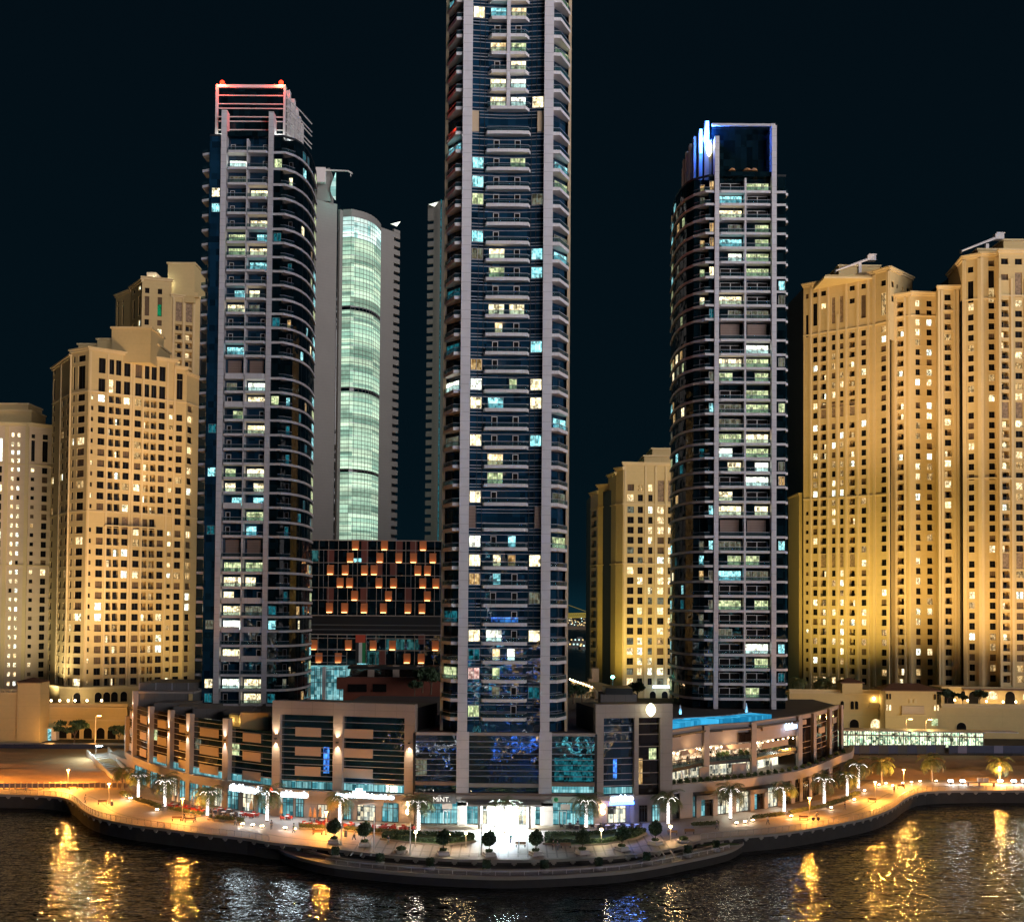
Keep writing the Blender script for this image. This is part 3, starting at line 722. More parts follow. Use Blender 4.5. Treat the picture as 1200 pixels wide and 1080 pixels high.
            if rnd.random() < crown.get('end_lit', .0): wins.append(pane_on(a, b, .3, .95, zb, zt, rnd.choice(['win_green', 'win_cyan', 'win_dim']), 0.07))
    finish_parts(T, 'balcony', bal); finish_parts(T, 'window', wins); bands.build('floor_bands', T)
    vb = MB()
    for P in (cut, flat):
        for (a, b) in zip(P, P[1:]):
            L = math.hypot(b[0] - a[0], b[1] - a[1]); n = int(L / 1.5)
            for j in range(1, n):
                x = a[0] + (b[0] - a[0]) * j / n; y = a[1] + (b[1] - a[1]) * j / n
                vb.box(O.x + s * x - .03, O.x + s * x + .03, O.y + y - .08, O.y + y + .05, 17.3, zr, 'dark_metal')
    vb.build('mullions', T)
    g = MB(); g.strip(X([(-outer[1] - .05, 0.4), (p0, 0.4)]), zr, zr + .5, .3, 'dark_metal'); g.strip(X(cut[:1] + cut[1:2] + cut[3:]), zr, zr + .5, .3, 'dark_metal')
    g.box(min(O.x + s * p1, O.x + s * q0), max(O.x + s * p1, O.x + s * q0), O.y + .4, O.y + 3.5, zr + .02, zr + 1.2, 'black_glass'); g.build('parapet', T)
    return T, zr
# west tower
O1 = plan(282.4, 700, 272)
YLW = [176.8, 196.2, 214.5, 231, 249, 266.5, 283, 299.5, 316, 332.5, 349, 366, 382.5, 399.5, 416, 441.5, 458, 474.5, 491, 508, 525, 542, 559, 576, 593, 610, 627, 652, 669.5, 687, 704, 721, 738, 755, 772, 789.5, 807, 824]
cv = [(9.3, 0.1), (11.4, 2.3), (12.6, 5.0), (13.3, 8.4), (13.6, 12.5), (13.5, 17.5), (13.0, 24)]
W, zrW = side_tower('dark glass tower with two red beacons on its louvred crown', O1, 1, YLW, 272, ((-6.4, -5.05), (5.15, 6.35)), (0, 9.3, 10.6, 8.6), cv, 285, 0.50, 5, (), 159,
    dict(pier=(zpix(129, 272, 262), zpix(131, 272, 318)), mix=['win_yellow', 'win_white', 'win_yellow', 'win_green', 'win_cyan', 'win_dim'], mix2=['win_yellow', 'win_cyan', 'win_dim', 'win_amber', 'win_green', 'pane_teal', 'pane_teal'], curve_lit=.17, end_lit=.85))
zc = zpix(101, 276, 295)
X0 = plan(256, 130, 276).x; X1 = plan(332.5, 130, 276).x
g = MB(); g.box(X0, X1, 276, 292, zrW - .2, zc - .6, 'black_glass'); g.build('crown', W)
g = MB()
for k in range(9):
    z = zc - 2.6 - k * 1.62 - (0.5 if k % 2 else 0)
    g.strip([(X0 - .1, 275.7), (X1 + .1, 275.7), (X1 + 2.6, 284), (X1 + 4.2, 292)], z, z + .22, .2, 'frame_white')
g.box(X0 - .5, X1 + .5, 275.5, 277, zc - .6, zc + .15, 'frame_white'); g.box(X0 - .6, X0, 275.4, 276.2, zrW, zc, 'frame_white'); g.box(X1, X1 + .5, 275.4, 276.2, zrW, zc, 'frame_white')
g.build('louvres', W)
for k, (px, py, dy) in enumerate(((339.5, 110, 282), (345, 120, 286), (348.7, 130, 290), (351.5, 140, 294), (354.5, 148, 298))):
    a = at(px, py, dy); g = MB(); g.box(a.x - .5, a.x + .45, dy - 2.0, dy - .4, zrW - 6, a.z, 'frame_white'); g.build('crown_fin', W)
g = MB(); a = at(318, 130, 276); g.box(at(319, 150, 276).x, at(330, 150, 276).x, 276.2, 276.6, zrW, zrW + 3, 'frame_white'); g.prism([(at(318, 140, 274).x, 274.2), (at(318, 140, 274).x + 1, 274.2), (at(330, 140, 284).x, 284), (at(329, 140, 284).x, 284)], zrW, zpix(138, 274, 320), 'frame_white'); g.build('roof_wall', W)
for px in (260.5, 329.5):
    a = at(px, 97.5, 276); g = MB(); g.tube((a.x, 276, a.z - 1.3), (a.x, 276, a.z - .25), .12, m='dark_metal'); h = g.build('beacon', W)
    g = MB(); g.lathe([(.3, -.4), (.55, -.15), (.55, .35), (.3, .6)], 10, 'beacon_red', (a.x, 276, a.z)); g.build('lamp', h)
    light('beacon_light', 'POINT', (a.x, 275.2, a.z), (1, .05, .02), 12000, .4, W)
for px, py, Yl in ((258, 151, 274.8), (326, 151, 275), (340, 168, 280), (352, 190, 290)):
    a = at(px, py, Yl); light('roof_floodlight', 'POINT', (a.x, a.y - .3, zrW + 1.0), (.85, 1, .92), 260, .3, W)

# east tower
O2 = plan(872.6, 700, 267)
YLE = [223, 238, 255, 272, 289, 306, 323.5, 340, 356.5, 373, 397, 413.8, 430, 446.5, 467, 483.5, 501, 518.6, 535.5, 552, 569, 586.5, 603.5, 627.6, 645, 662, 680, 697, 714.6, 731.5, 748.5, 766, 783, 800, 817.5]
cv2 = [(9.5, 0.1), (12.0, 2.6), (13.5, 5.5), (14.4, 9.5), (14.8, 14.5), (14.7, 20), (14.3, 26)]
E, zrE = side_tower('dark glass tower with blue neon and a yellow oval light on its open crown', O2, -1, YLE, 267, ((-7.5, -6.35), (6.25, 7.3)), (0, 9.8, 9.9, 8.6), cv2, 873, 0.62, 9, (), 206,
    dict(pier=(zpix(147, 267, 905), zpix(159.5, 267, 840)), mix=['win_green', 'win_yellow', 'win_green', 'win_white', 'win_dim', 'win_cyan'], mix2=['win_green', 'win_yellow', 'win_dim', 'win_cyan', 'win_amber', 'pane_teal', 'win_dim'], curve_lit=.28, end_lit=.6, full=True))
zf = zpix(145.5, 269, 860)
g = MB(); xa, xb = plan(834, 160, 269).x, plan(908, 160, 269).x
g.box(xa, xb, 268.6, 269.2, zf - .55, zf, 'pier_cladding'); g.box(xb - 1.0, xb, 268.5, 270, zrE, zf + .01, 'pier_cladding'); g.build('crown_frame', E)
g = MB(); g.box(xa + .2, xb - 1.05, 269.6, 284, zrE - .2, zf - .6, 'black_glass'); g.build('crown', E)
for k, (px, py, dy, w) in enumerate(((828, 143.5, 271, .9), (820.8, 153, 274, .8), (814, 161.5, 277, .6), (809, 170, 280, .6), (805, 178.8, 283, .6), (801.8, 188, 286, .6), (800.6, 197, 290, .5))):
    a = at(px, py, dy); g = MB(); g.box(a.x - w / 2, a.x + w / 2, dy - .8, dy + .8, zrE - 8, a.z, 'frame_white'); f = g.build('crown_fin', E)
    if k < 2:
        g = MB(); g.box(a.x - .28, a.x + .28, dy - 1.0, dy - .81, a.z - (4.8 if k == 0 else 6.0), a.z - .1, 'neon_blue'); g.build('neon_strip', f)
        light('neon_light', 'POINT', (a.x, dy - 2.2, a.z - 3), (.05, .2, 1), 9000, .5, E)
a = at(832, 190, 270); g = MB(); g.box(a.x - 1.0, a.x + .9, 270.5, 271.5, zrE, zpix(163, 270, 832), 'beige_panel'); g.build('sign_wall', E)
def lens(cx, cy_, cz, w, h, mat, t=.25):
    m = MB(); n = 16; P = []
    for k in range(n + 1): u = -1 + 2 * k / n; P.append((w * (1 - u * u) ** .8, u))
    out = [(cx + x, cz + u * h) for x, u in P] + [(cx - x, cz + u * h) for x, u in P[::-1][1:-1]]
    i = len(m.v); m.v += [(x, cy_ - t, z) for x, z in out] + [(x, cy_, z) for x, z in out]; k = len(out)
    m.f.append(tuple(i + j for j in range(k))); m.k.append(mat); m.f.append(tuple(i + k + j for j in reversed(range(k)))); m.k.append(mat)
    for j in range(k): m.f.append((i + (j + 1) % k, i + j, i + k + j, i + k + (j + 1) % k)); m.k.append(mat)
    return m
a = at(830.7, 174.5, 270.4); tag(lens(a.x, 270.4, a.z, .72, 2.0, 'sign_lens').build('oval_sign'), 'glowing pale yellow oval sign on the crown of the east dark tower', 'sign')
light('sign_light', 'POINT', (a.x + 1, 268.6, a.z), (1, 1, .55), 500, .6, E)
g = MB()
for px, w in ((858.5, 1.4), (876, 1.7), (884, 1.5)):
    a = at(px, 194.5, 268.2); g.lathe([(w * .65, 0), (w * .45, .5), (w * .1, .8)], 8, 'cloth_orange', (a.x, a.y + .4, zrE + 1.7)); g.tube((a.x, a.y + .4, zrE), (a.x, a.y + .4, zrE + 2.3), .06, m='dark_metal')
g.build('roof_parasols', E)
# ------------------------------------------------------------------ sandstone apartment towers
def put(m, A, u, nn, s0, s1, d0, d1, z0, z1, mat):
    """box on a facade: s along it, d outwards"""
    P = [A + u * s + nn * d for s, d in ((s0, d1), (s1, d1), (s1, d0), (s0, d0))]
    m.prism([(p.x, p.y) for p in P], z0, z1, mat)
def facade(wall, items, A, B, z0, z1, cols, rows, rnd, litp, mats, wmat='sandstone', over=None, depth=0.42, hh=1.05, trim=None):
    """stone wall from A to B with real openings. cols: (s, half width, type, lit chance); rows: centre heights;
       over: {(col, row): (type, half height)} or None to leave out"""
    A = Vector((A.x, A.y)); B = Vector((B.x, B.y)); u = B - A; L = u.length; u /= L; nn = Vector((u.y, -u.x))
    ops = []
    for ci, c in enumerate(cols):
        s, hw, ty = c[:3]; lp = c[3] if len(c) > 3 else litp
        for ri, z in enumerate(rows):
            t, h = ty, (hh if ty != 's' else hh * .62)
            if ty == 'b': h = hh * 1.08
            if over and (ci, ri) in over:
                v = over[(ci, ri)]
                if v is None: continue
                t, h, dz = (v + (0,))[:3] if len(v) == 2 else v
                ops.append((s - hw, s + hw, z + dz - h, z + dz + h, t, lp)); continue
            ops.append((s - hw, s + hw, z - h, z + h, t, lp))
    ops = [o for o in ops if o[0] > 0.02 and o[1] < L - 0.02 and o[2] > z0 + .02 and o[3] < z1 - .02]
    # wall split in vertical bands per column, so that the openings are truly open
    cuts = sorted({0.0, L} | {round(o[0], 4) for o in ops} | {round(o[1], 4) for o in ops})
    P = lambda s, z, d=0.0: (*(A + u * s - nn * d), z)
    for a, b in zip(cuts, cuts[1:]):
        mid = (a + b) / 2; z = z0
        for o in sorted([o for o in ops if o[0] < mid < o[1]], key=lambda o: o[2]):
            if o[2] > z: wall.face([P(a, z), P(b, z), P(b, o[2]), P(a, o[2])], wmat)
            z = max(z, o[3])
        if z < z1: wall.face([P(a, z), P(b, z), P(b, z1), P(a, z1)], wmat)
    for a, b, c, d, t, lp in ops:
        dp = depth if t not in 'b' else 1.5
        if t == 'l': dp = 0.25
        for q in ([P(a, c), P(a, c, dp), P(a, d, dp), P(a, d)], [P(b, c, dp), P(b, c), P(b, d), P(b, d, dp)],
                  [P(a, c, dp), P(a, c), P(b, c), P(b, c, dp)], [P(a, d), P(a, d, dp), P(b, d, dp), P(b, d)]): wall.face(q, wmat)
        m = MB(); on = rnd.random() < lp
        mt = rnd.choice(mats) if on else rnd.choice(['room_dark', 'room_dark', 'room_dark', 'room_dark', 'curtain'])
        if t == 'l': m.face([P(a, c, dp), P(b, c, dp), P(b, d, dp), P(a, d, dp)], 'lattice')
        elif t == 'b':
            w = b - a; x = a + w * rnd.choice([.08, .38]); m.face([P(a, c, dp), P(b, c, dp), P(b, d, dp), P(a, d, dp)], wmat)
            m.face([P(x, c + .05, dp - .05), P(x + w * .5, c + .05, dp - .05), P(x + w * .5, d - .25, dp - .05), P(x, d - .25, dp - .05)], mt if on else 'room_dark')
            put(m, A, u, nn, a - .05, b + .05, -.15, .16, c - .28, c - .02, 'sandstone_trim')
            put(m, A, u, nn, a - .05, b + .05, .10, .15, c + .75, c + .82, 'dark_metal')
            n = max(3, int(w / .35))
            for k in range(n + 1): put(m, A, u, nn, a + w * k / n - .02, a + w * k / n + .02, .11, .14, c - .02, c + .75, 'dark_metal')
        else:
            if on and t == 'T' and rnd.random() < .6:
                h2 = c + (d - c) * .45; m.face([P(a, c, dp), P(b, c, dp), P(b, h2, dp), P(a, h2, dp)], mt); m.face([P(a, h2, dp), P(b, h2, dp), P(b, d, dp), P(a, d, dp)], 'room_dark')
            else: m.face([P(a, c, dp), P(b, c, dp), P(b, d, dp), P(a, d, dp)], mt)
            w = .06
            for s0, s1 in ((a, a + w), (b - w, b), ((a + b) / 2 - w / 2, (a + b) / 2 + w / 2)):
                if t == 's' and s0 > a + w and s1 < b - w: continue
                put(m, A, u, nn, s0, s1, -dp + .02, -dp + .08, c, d, 'dark_metal')
            put(m, A, u, nn, a - .12, b + .12, -.02, .10, c - .16, c - .02, 'sandstone_trim')
        items.append(m)
def cornice(m, A, B, z, h=0.9, over=.55, mat='sandstone_trim', ext=0.3):
    A = Vector((A.x, A.y)); B = Vector((B.x, B.y)); u = (B - A).normalized(); L = (B - A).length; nn = Vector((u.y, -u.x))
    put(m, A, u, nn, -ext, L + ext, -.4, over * .5, z - h, z - h * .45, mat); put(m, A, u, nn, -ext - .2, L + ext + .2, -.4, over, z - h * .448, z, mat)
def pilaster(m, A, B, px, z0, z1, w=.8, d=.28, py=600, mat='sandstone_trim'):
    s, _ = onplane(A, B, px, py); A2 = Vector((A.x, A.y)); u = (Vector((B.x, B.y)) - A2).normalized(); nn = Vector((u.y, -u.x))
    put(m, A2, u, nn, s - w / 2, s + w / 2, -.1, d, z0, z1, mat)
def band(m, A, B, z, h=.5, d=.25, mat='sandstone_trim'):
    A2 = Vector((A.x, A.y)); u = (Vector((B.x, B.y)) - A2); L = u.length; u /= L; nn = Vector((u.y, -u.x)); put(m, A2, u, nn, 0, L, -.1, d, z, z + h, mat)
def arches(m, A, B, pxs, py, z0, z1, w, mat='room_dark', trim='sandstone_trim', litmat=None):
    A2 = Vector((A.x, A.y)); u = (Vector((B.x, B.y)) - A2).normalized(); nn = Vector((u.y, -u.x))
    for px in pxs:
        s, _ = onplane(A, B, px, py)
        for ww, dd, mm in ((w * 1.16, .10, trim), (w, .16, litmat or mat)):
            pts = [(s - ww / 2, z0)] + [(s + ww / 2 * math.cos(t), z1 - w / 2 + ww / 2 * math.sin(t) * 1.05) for t in [math.pi - k * math.pi / 10 for k in range(11)]] + [(s + ww / 2, z0)]
            q = [(*(A2 + u * x + nn * dd), z) for x, z in pts]; m.face(q[::-1], mm)
            for a, b in zip(pts, pts[1:]):
                m.face([(*(A2 + u * a[0] + nn * dd), a[1]), (*(A2 + u * b[0] + nn * dd), b[1]), (*(A2 + u * b[0] - nn * .1), b[1]), (*(A2 + u * a[0] - nn * .1), a[1])], mm)
def yrow(A, B, px, ys): return [onplane(A, B, px, y)[1] for y in ys]
def cl(A, B, lst, Y, py=560):
    out = []
    for c in lst:
        s, _ = onplane(A, B, c[0], py); s1, _ = onplane(A, B, c[0] + c[1] / 2, py); out.append((s, s1 - s) + tuple(c[2:]))
    return out
WARM = ['win_warm', 'win_warm', 'win_yellow', 'win_amber', 'win_white', 'win_amber']
def body(root, pts, z0, z1, name='core', mat='sandstone', top='grey_roof'):
    m = MB(); m.prism(pts, z0, z1, mat, mtop=top); m.build(name, root)
def apt(label, loc): return thing('apartment_tower', label, 'apartment tower', loc)

# ---- B: big tower, left
rnd = random.Random(21)
B0 = plan(59, 600, 366); B1 = plan(80, 600, 347); B2 = plan(101, 600, 342.5); B3 = plan(203.8, 600, 359.6); B4 = plan(216.5, 600, 361.2); B5 = plan(231, 600, 369)
T = apt('large sandstone tower with a stepped roof, second from the left edge', (B1.x, B1.y, 10))
wall, items, trim = MB(), [], MB()
ys = [466 + 12.7 * k for k in range(12)] + [620.6 + 12.78 * k for k in range(15)]
rows = yrow(B1, B2, 93, ys); zb = 12.0
top = onplane(B2, B3, 101, 407)[1]; topR = top - 2.0
yt = yrow(B1, B2, 93, [420.5, 442.5])
facade(wall, items, B1, B2, zb, top, cl(B1, B2, [(84.5, 2.5, 'w'), (93.5, 8.5, 'w')], 0), yt + rows, rnd, .14, WARM, over={(0, 0): ('w', 1.0), (1, 0): ('w', 1.0), (0, 1): ('T', 3.6), (1, 1): ('T', 3.6)}, hh=1.08)
yt2 = yrow(B2, B3, 118, [428, 451])
cols = cl(B2, B3, [(105.6, 4.6, 's'), (117.6, 8, 'w'), (128.5, 6.4, 'b'), (137, 6.2, 'b'), (147.2, 7.4, 'w', .35), (160.5, 7.5, 'w', .25), (170.2, 6.2, 'b'), (178.8, 6.2, 'b'), (188.6, 7.2, 'w'), (199.3, 4.4, 's', .3)], 0)
ov = {(0, 0): None, (0, 1): None, (9, 0): None, (9, 1): None}
for c in range(1, 9): ov[(c, 0)] = ('T', 2.35); ov[(c, 1)] = ('T', 2.1)
g0 = len(yt2) + 11
for c in range(0, 10): ov[(c, g0)] = None if c in (0, 1, 8, 9) else (('l', 1.9, -1.3) if c in (4, 5) else ('w', 1.6, -1.3))
facade(wall, items, B2, B3, zb, top, cols, yt2 + rows[:11] + [rows[11]] + rows[12:], rnd, .17, WARM, over=ov, hh=1.05)
facade(wall, items, B3, B4, zb, topR, cl(B3, B4, [(209, 7, 'w')], 0), [topR - 3, topR - 7.2] + [r for r in rows[1:]], rnd, .12, WARM, over={(0, 0): ('w', 1), (0, 1): ('T', 3.2)})
facade(wall, items, B4, B5, zb, topR - 1.5, cl(B4, B5, [(221.5, 5.5, 'w')], 0), rows, rnd, .35, WARM)
facade(wall, items, B0, B1, zb, top - 1.5, cl(B0, B1, [(61.5, 2.4, 'w'), (72.2, 2.4, 'w'), (77.4, 2.4, 'w')], 0), yt + rows, rnd, .08, WARM, over={(0, 0): ('w', 1), (0, 1): ('T', 3.4), (1, 0): None, (1, 1): None, (2, 0): None, (2, 1): None})
for a, b, z in ((B0, B1, top - 1.5), (B1, B2, top), (B2, B3, top), (B3, B4, topR), (B4, B5, topR - 1.5)): cornice(trim, a, b, z + .35, 1.1, .8)
for px in (103.2, 124, 151, 154.2, 165.7, 194, 202.5): pilaster(trim, B2, B3, px, zb, top - 1, .6, .22)
for px in (69, 80): pilaster(trim, B0, B1, px, zb, top - 2, 1.0, .35)
for a, b in ((B1, B2), (B2, B3), (B3, B4), (B4, B5), (B0, B1)): band(trim, a, b, rows[0] + 1.6, .4, .2); band(trim, a, b, rows[-1] - 2.1, .7, .35); band(trim, a, b, rows[11] + 1.6, .35, .18)
zz = rows[12] + 1.7; u = (B3 - B2).normalized()
sa = onplane(B2, B3, 122, 610)[0]; sb = onplane(B2, B3, 182, 610)[0]; nn = Vector((u.y, -u.x)); put(trim, B2.to_2d(), u.to_2d(), nn, sa, sb, -.1, .9, zz - .35, zz, 'sandstone_trim')
wall.build('wall', T); trim.build('cornices', T); finish_parts(T, 'window', items)
body(T, [(B0.x + .4, B0.y + 1), (B1.x + .6, B1.y + 1.2), (B2.x, B2.y + 1.8), (B3.x - .3, B3.y + 1.8), (B5.x, B5.y + 1.5), (B5.x + 2, B5.y + 22), (B0.x + 4, B0.y + 22)], zb, top - 2.6, mat='black_void')
m = MB()
for x0, x1, y, yy, t2 in ((92, 114, 403, 352, 0), (114, 134, 397, 350, 1), (131, 177, 383.5, 349, 2), (172, 185, 403, 356, 3)):
    a = at(x0, y, yy); b = at(x1, y, yy); m.box(a.x, b.x, yy, yy + 13, top - 3, a.z - .35, 'sandstone'); m.box(a.x - .4, b.x + .4, yy - .4, yy + 13.4, a.z - .348, a.z + .2, 'sandstone_trim')
m.build('penthouse', T)
# ground storeys with arches
G = MB(); G.strip([(B0.x - 4, B0.y - 2), (B1.x, B1.y - 4), (B2.x, B2.y - 3), (B4.x + 6, B4.y - 3)], 3, zb + 3.2, .6, 'sandstone'); G.strip([(B0.x - 4.5, B0.y - 2.3), (B1.x, B1.y - 4.4), (B2.x, B2.y - 3.4), (B4.x + 6, B4.y - 3.4)], zb + 3.2, zb + 3.9, 1.2, 'sandstone_trim')
a, b = Vector((B2.x, B2.y - 3, 0)), Vector((B4.x + 6, B4.y - 3, 0)); arches(G, a, b, (90, 115, 125, 134, 145), 812, zb - .8, zb + 2.2, 2.0)
G.build('arcade', T)

# ---- C: behind it
rnd = random.Random(22)
c0 = plan(135, 400, 428); c1 = plan(152, 400, 420); c2 = plan(165.5, 400, 409); c3 = plan(200, 400, 412); c4 = plan(234, 400, 416)
T = apt('sandstone tower with one green-lit tall window, rising behind the large stepped one', (c2.x, c2.y, 10))
wall, items, trim = MB(), [], MB()
ysC = [378.4 + 10.5 * k for k in range(10)]
zC = yrow(c2, c3, 186, ysC); tC = onplane(c2, c3, 168, 325)[1]
facade(wall, items, c2, c3, 60, tC, cl(c2, c3, [(171.5, 5.2, 'w', .2), (186.5, 5.2, 'w', .3)], 0, 400), yrow(c2, c3, 186, [341.5, 359.5]) + zC, rnd, .2, WARM, over={(0, 0): ('w', 1), (1, 0): ('w', 1), (0, 1): ('T', 3.6), (1, 1): ('G', 3.6)})
facade(wall, items, c3, c4, 60, tC - 5.5, cl(c3, c4, [(209, 7.5, 'b', .3), (221, 7.5, 'b', .3)], 0, 400), yrow(c3, c4, 209, [365]) + yrow(c3, c4, 209, [383.5 + 10.5 * k for k in range(10)]), rnd, .3, WARM, over={(0, 0): ('l', 3.6), (1, 0): ('l', 3.6)})
facade(wall, items, c1, c2, 60, tC - .8, cl(c1, c2, [(156, 2.2, 'w'), (162.5, 2.2, 'w')], 0, 400), yrow(c1, c2, 156, [343, 363]) + zC, rnd, .3, WARM, over={(0, 1): ('T', 3.6), (1, 1): ('T', 3.6), (1, 0): ('s', .7), (0, 0): ('s', .7)})
facade(wall, items, c0, c1, 60, onplane(c0, c1, 140, 345)[1], cl(c0, c1, [(137.5, 1.8, 'w'), (143.3, 1.8, 'w')], 0, 400), yrow(c0, c1, 137, [356, 371.5]) + zC[1:], rnd, .1, WARM, over={(0, 0): ('s', .6), (1, 0): ('s', .6), (0, 1): ('T', 3.8), (1, 1): ('T', 3.8)})
for a, b, z in ((c0, c1, onplane(c0, c1, 140, 345)[1]), (c1, c2, tC - .8), (c2, c3, tC), (c3, c4, tC - 5.5)): cornice(trim, a, b, z + .3, 1.1, .8)
for px in (203, 215, 227): pilaster(trim, c3, c4, px, 60, tC - 6, .7, .3, 400)
wall.build('wall', T); trim.build('cornices', T); finish_parts(T, 'window', items)
body(T, [(c0.x + .5, c0.y + 2), (c1.x + .5, c1.y + 2), (c2.x + .5, c2.y + 2), (c4.x, c4.y + 2), (c4.x, c4.y + 26), (c0.x, c0.y + 26)], 10, tC - 5.9, mat='black_void')
m = MB(); a = at(200, 316, 412); m.box(at(190, 330, 413).x, c4.x, 413.2, 430, tC - 6, a.z - 8, 'sandstone')
a = at(196.5, 308, 413); b = at(228, 308, 413); m.box(a.x, b.x, 413.4, 428, tC - 8, a.z - .3, 'sandstone'); m.box(a.x - .4, b.x + .4, 413, 428.4, a.z - .298, a.z + .3, 'sandstone_trim')
a = at(172, 319, 412.5); b = at(183, 319, 412.5); m.box(a.x, b.x, 412.5, 420, tC - 2, a.z, 'sandstone_pale')
m.build('penthouse', T)
for px, py in ((178, 324), (193, 328)): a = at(px, py, 410.5); light('roof_floodlight', 'POINT', (a.x, 412, a.z - .5), (.9, 1, .85), 500, .3, T)
a = onplane(c2, c3, 186.5, 362); p = c2 + (c3 - c2).normalized() * a[0]; g = MB(); g.box(p.x - .72, p.x + .72, p.y + .1, p.y + .2, a[1] - 2.5, a[1] + 1.6, 'win_jade'); g.build('green_curtain', T)

# ---- A: cut by the left edge
rnd = random.Random(23)
a0 = plan(-60, 600, 392); a1 = plan(31, 600, 394); a2 = plan(62, 600, 399)
T = apt('pale floodlit sandstone tower cut off by the left edge of the picture', (a1.x, a1.y, 10))
wall, items, trim = MB(), [], MB()
ysA = [550 + 10.9 * k for k in range(24)]; zA = yrow(a0, a1, 20, ysA); tA = onplane(a0, a1, 15, 496)[1]; topr = yrow(a0, a1, 20, [509.5, 520.5, 530, 539.5])
facade(wall, items, a0, a1, 8, tA, cl(a0, a1, [(-28, 5, 'w', .2), (-14, 4, 's', .3), (-1, 6, 'w', .2), (14, 3.6, 's', .93), (21, 3.6, 's', .93)], 0), topr + zA, rnd, .5, ['win_yellow', 'win_white', 'win_yellow', 'win_warm'], wmat='sandstone_pale', hh=1.15,
       over={**{(c, r): None for c in (0, 1, 2) for r in (0, 2, 3)}, (2, 1): ('T', 4.0, -2), (0, 1): ('T', 4.0, -2), (1, 1): None, **{(c, r): ('w', .75) for c in (3, 4) for r in range(4)}})
facade(wall, items, a1, a2, 8, tA, cl(a1, a2, [(38.2, 4.2, 's', .25), (52.3, 6.2, 'w', .12)], 0), [topr[0] - .2, topr[2] + .8] + zA, rnd, .2, WARM, wmat='sandstone_pale', over={(0, 0): ('s', .7), (1, 0): ('w', .9), (0, 1): ('T', 3.7), (1, 1): ('T', 3.7)})
for a, b in ((a0, a1), (a1, a2)): cornice(trim, a, b, tA + .3, 1.2, .9); band(trim, a, b, zA[0] + 1.7, .4, .3); band(trim, a, b, onplane(a1, a2, 38, 663)[1], .4, .3); band(trim, a, b, zA[-1] - 2.5, .8, .5)
for px in (6.5, 30.5): pilaster(trim, a0, a1, px, 8, tA - 1, 1.2, .35)
wall.build('wall', T); trim.build('cornices', T); finish_parts(T, 'window', items)
body(T, [(a0.x, a0.y + 1.5), (a1.x, a1.y + 1.8), (a2.x, a2.y + 1.8), (a2.x, a2.y + 22), (a0.x, a0.y + 22)], 5, tA - .5, mat='black_void')
m = MB()
for x1, y, yy in ((37, 482, 397), (33, 474, 399)): a = at(x1, y, yy); m.box(a.x - 30, a.x, yy, yy + 12, tA - 2, a.z, 'sandstone'); m.box(a.x - 30, a.x + .4, yy - .4, yy + 12, a.z, a.z + .5, 'sandstone_trim')
m.build('penthouse', T)

# ---- M: between the middle and the east dark tower
rnd = random.Random(24)
m0 = plan(691.5, 700, 392); m1 = plan(700, 700, 384); m2 = plan(712, 700, 381); m3 = plan(721, 700, 373); m4 = plan(729.5, 700, 370); m5 = plan(800, 700, 372)
T = apt('yellow-lit sandstone block half hidden by the east dark tower', (m4.x, m4.y, 10))
wall, items, trim = MB(), [], MB()
yM = [571, 583, 597] + [609 + 11.83 * k for k in range(17)]; zM = yrow(m4, m5, 738, yM); tM = onplane(m4, m5, 742, 542)[1]
facade(wall, items, m4, m5, 9, tM, cl(m4, m5, [(738.6, 7.6, 'w', .45), (750, 6, 'w', .5), (761.8, 5, 'w', .5), (774, 7.6, 'w', .6), (785, 5, 'w', .5)], 0, 700), zM, rnd, .5, ['win_warm', 'win_warm', 'win_yellow', 'win_white', 'win_amber', 'win_dim'], hh=1.1,
       over={(3, 0): ('l', 3.5, -1), (3, 1): None, (4, 0): ('l', 3.5, -1), (4, 1): None})
facade(wall, items, m3, m4, 9, tM - 1.6, [], [], rnd, 0, WARM); facade(wall, items, m2, m3, 9, tM - 3, [], [], rnd, 0, WARM); facade(wall, items, m1, m2, 9, tM - 6, [], [], rnd, 0, WARM)
zl = [zM[2] - 3.45 * k for k in range(18)]
facade(wall, items, m0, m1, 9, tM - 8, [( (m1 - m0).length * .5, (m1 - m0).length * .32, 'b', .35)], zl, rnd, .3, ['win_white', 'win_cyan', 'win_warm'], wmat='sandstone_pale')
for a, b, z in ((m0, m1, tM - 8), (m1, m2, tM - 6), (m2, m3, tM - 3), (m3, m4, tM - 1.6), (m4, m5, tM)): cornice(trim, a, b, z + .2, 1, .7); band(trim, a, b, zM[2] + 1.7, .4, .2); band(trim, a, b, onplane(m4, m5, 738, 661)[1], .4, .2); band(trim, a, b, zM[-1] - 2.2, .6, .3)
for px in (732, 756, 768, 780): pilaster(trim, m4, m5, px, 9, tM - 1, .6, .22, 700)
wall.build('wall', T); trim.build('cornices', T); finish_parts(T, 'window', items)
body(T, [(m1.x, m1.y + 1.8), (m3.x, m3.y + 2.5), (m5.x, m5.y + 2), (m5.x, m5.y + 22), (m0.x, m0.y + 22), (m0.x + .5, m0.y + 2)], 8, tM - 8.4, mat='black_void')
m = MB()
for x0, y, yy in ((755, 533.5, 374), (764.5, 525, 377)): a = at(x0, y, yy); m.box(a.x, a.x + 26, yy, yy + 14, tM - 2, a.z - .4, 'sandstone'); m.box(a.x - .5, a.x + 26, yy - .5, yy + 14, a.z - .398, a.z + .1, 'sandstone_trim')
m.build('penthouse', T)
A = Vector((m3.x, m3.y - 1.5, 0)); Bv = Vector((m5.x, m5.y - 1.5, 0)); m = MB(); put(m, A.to_2d(), (Bv - A).normalized().to_2d(), Vector((0, -1)), 0, (Bv - A).length, -1, 0, 4, zM[-1] - 2.4, 'sandstone')
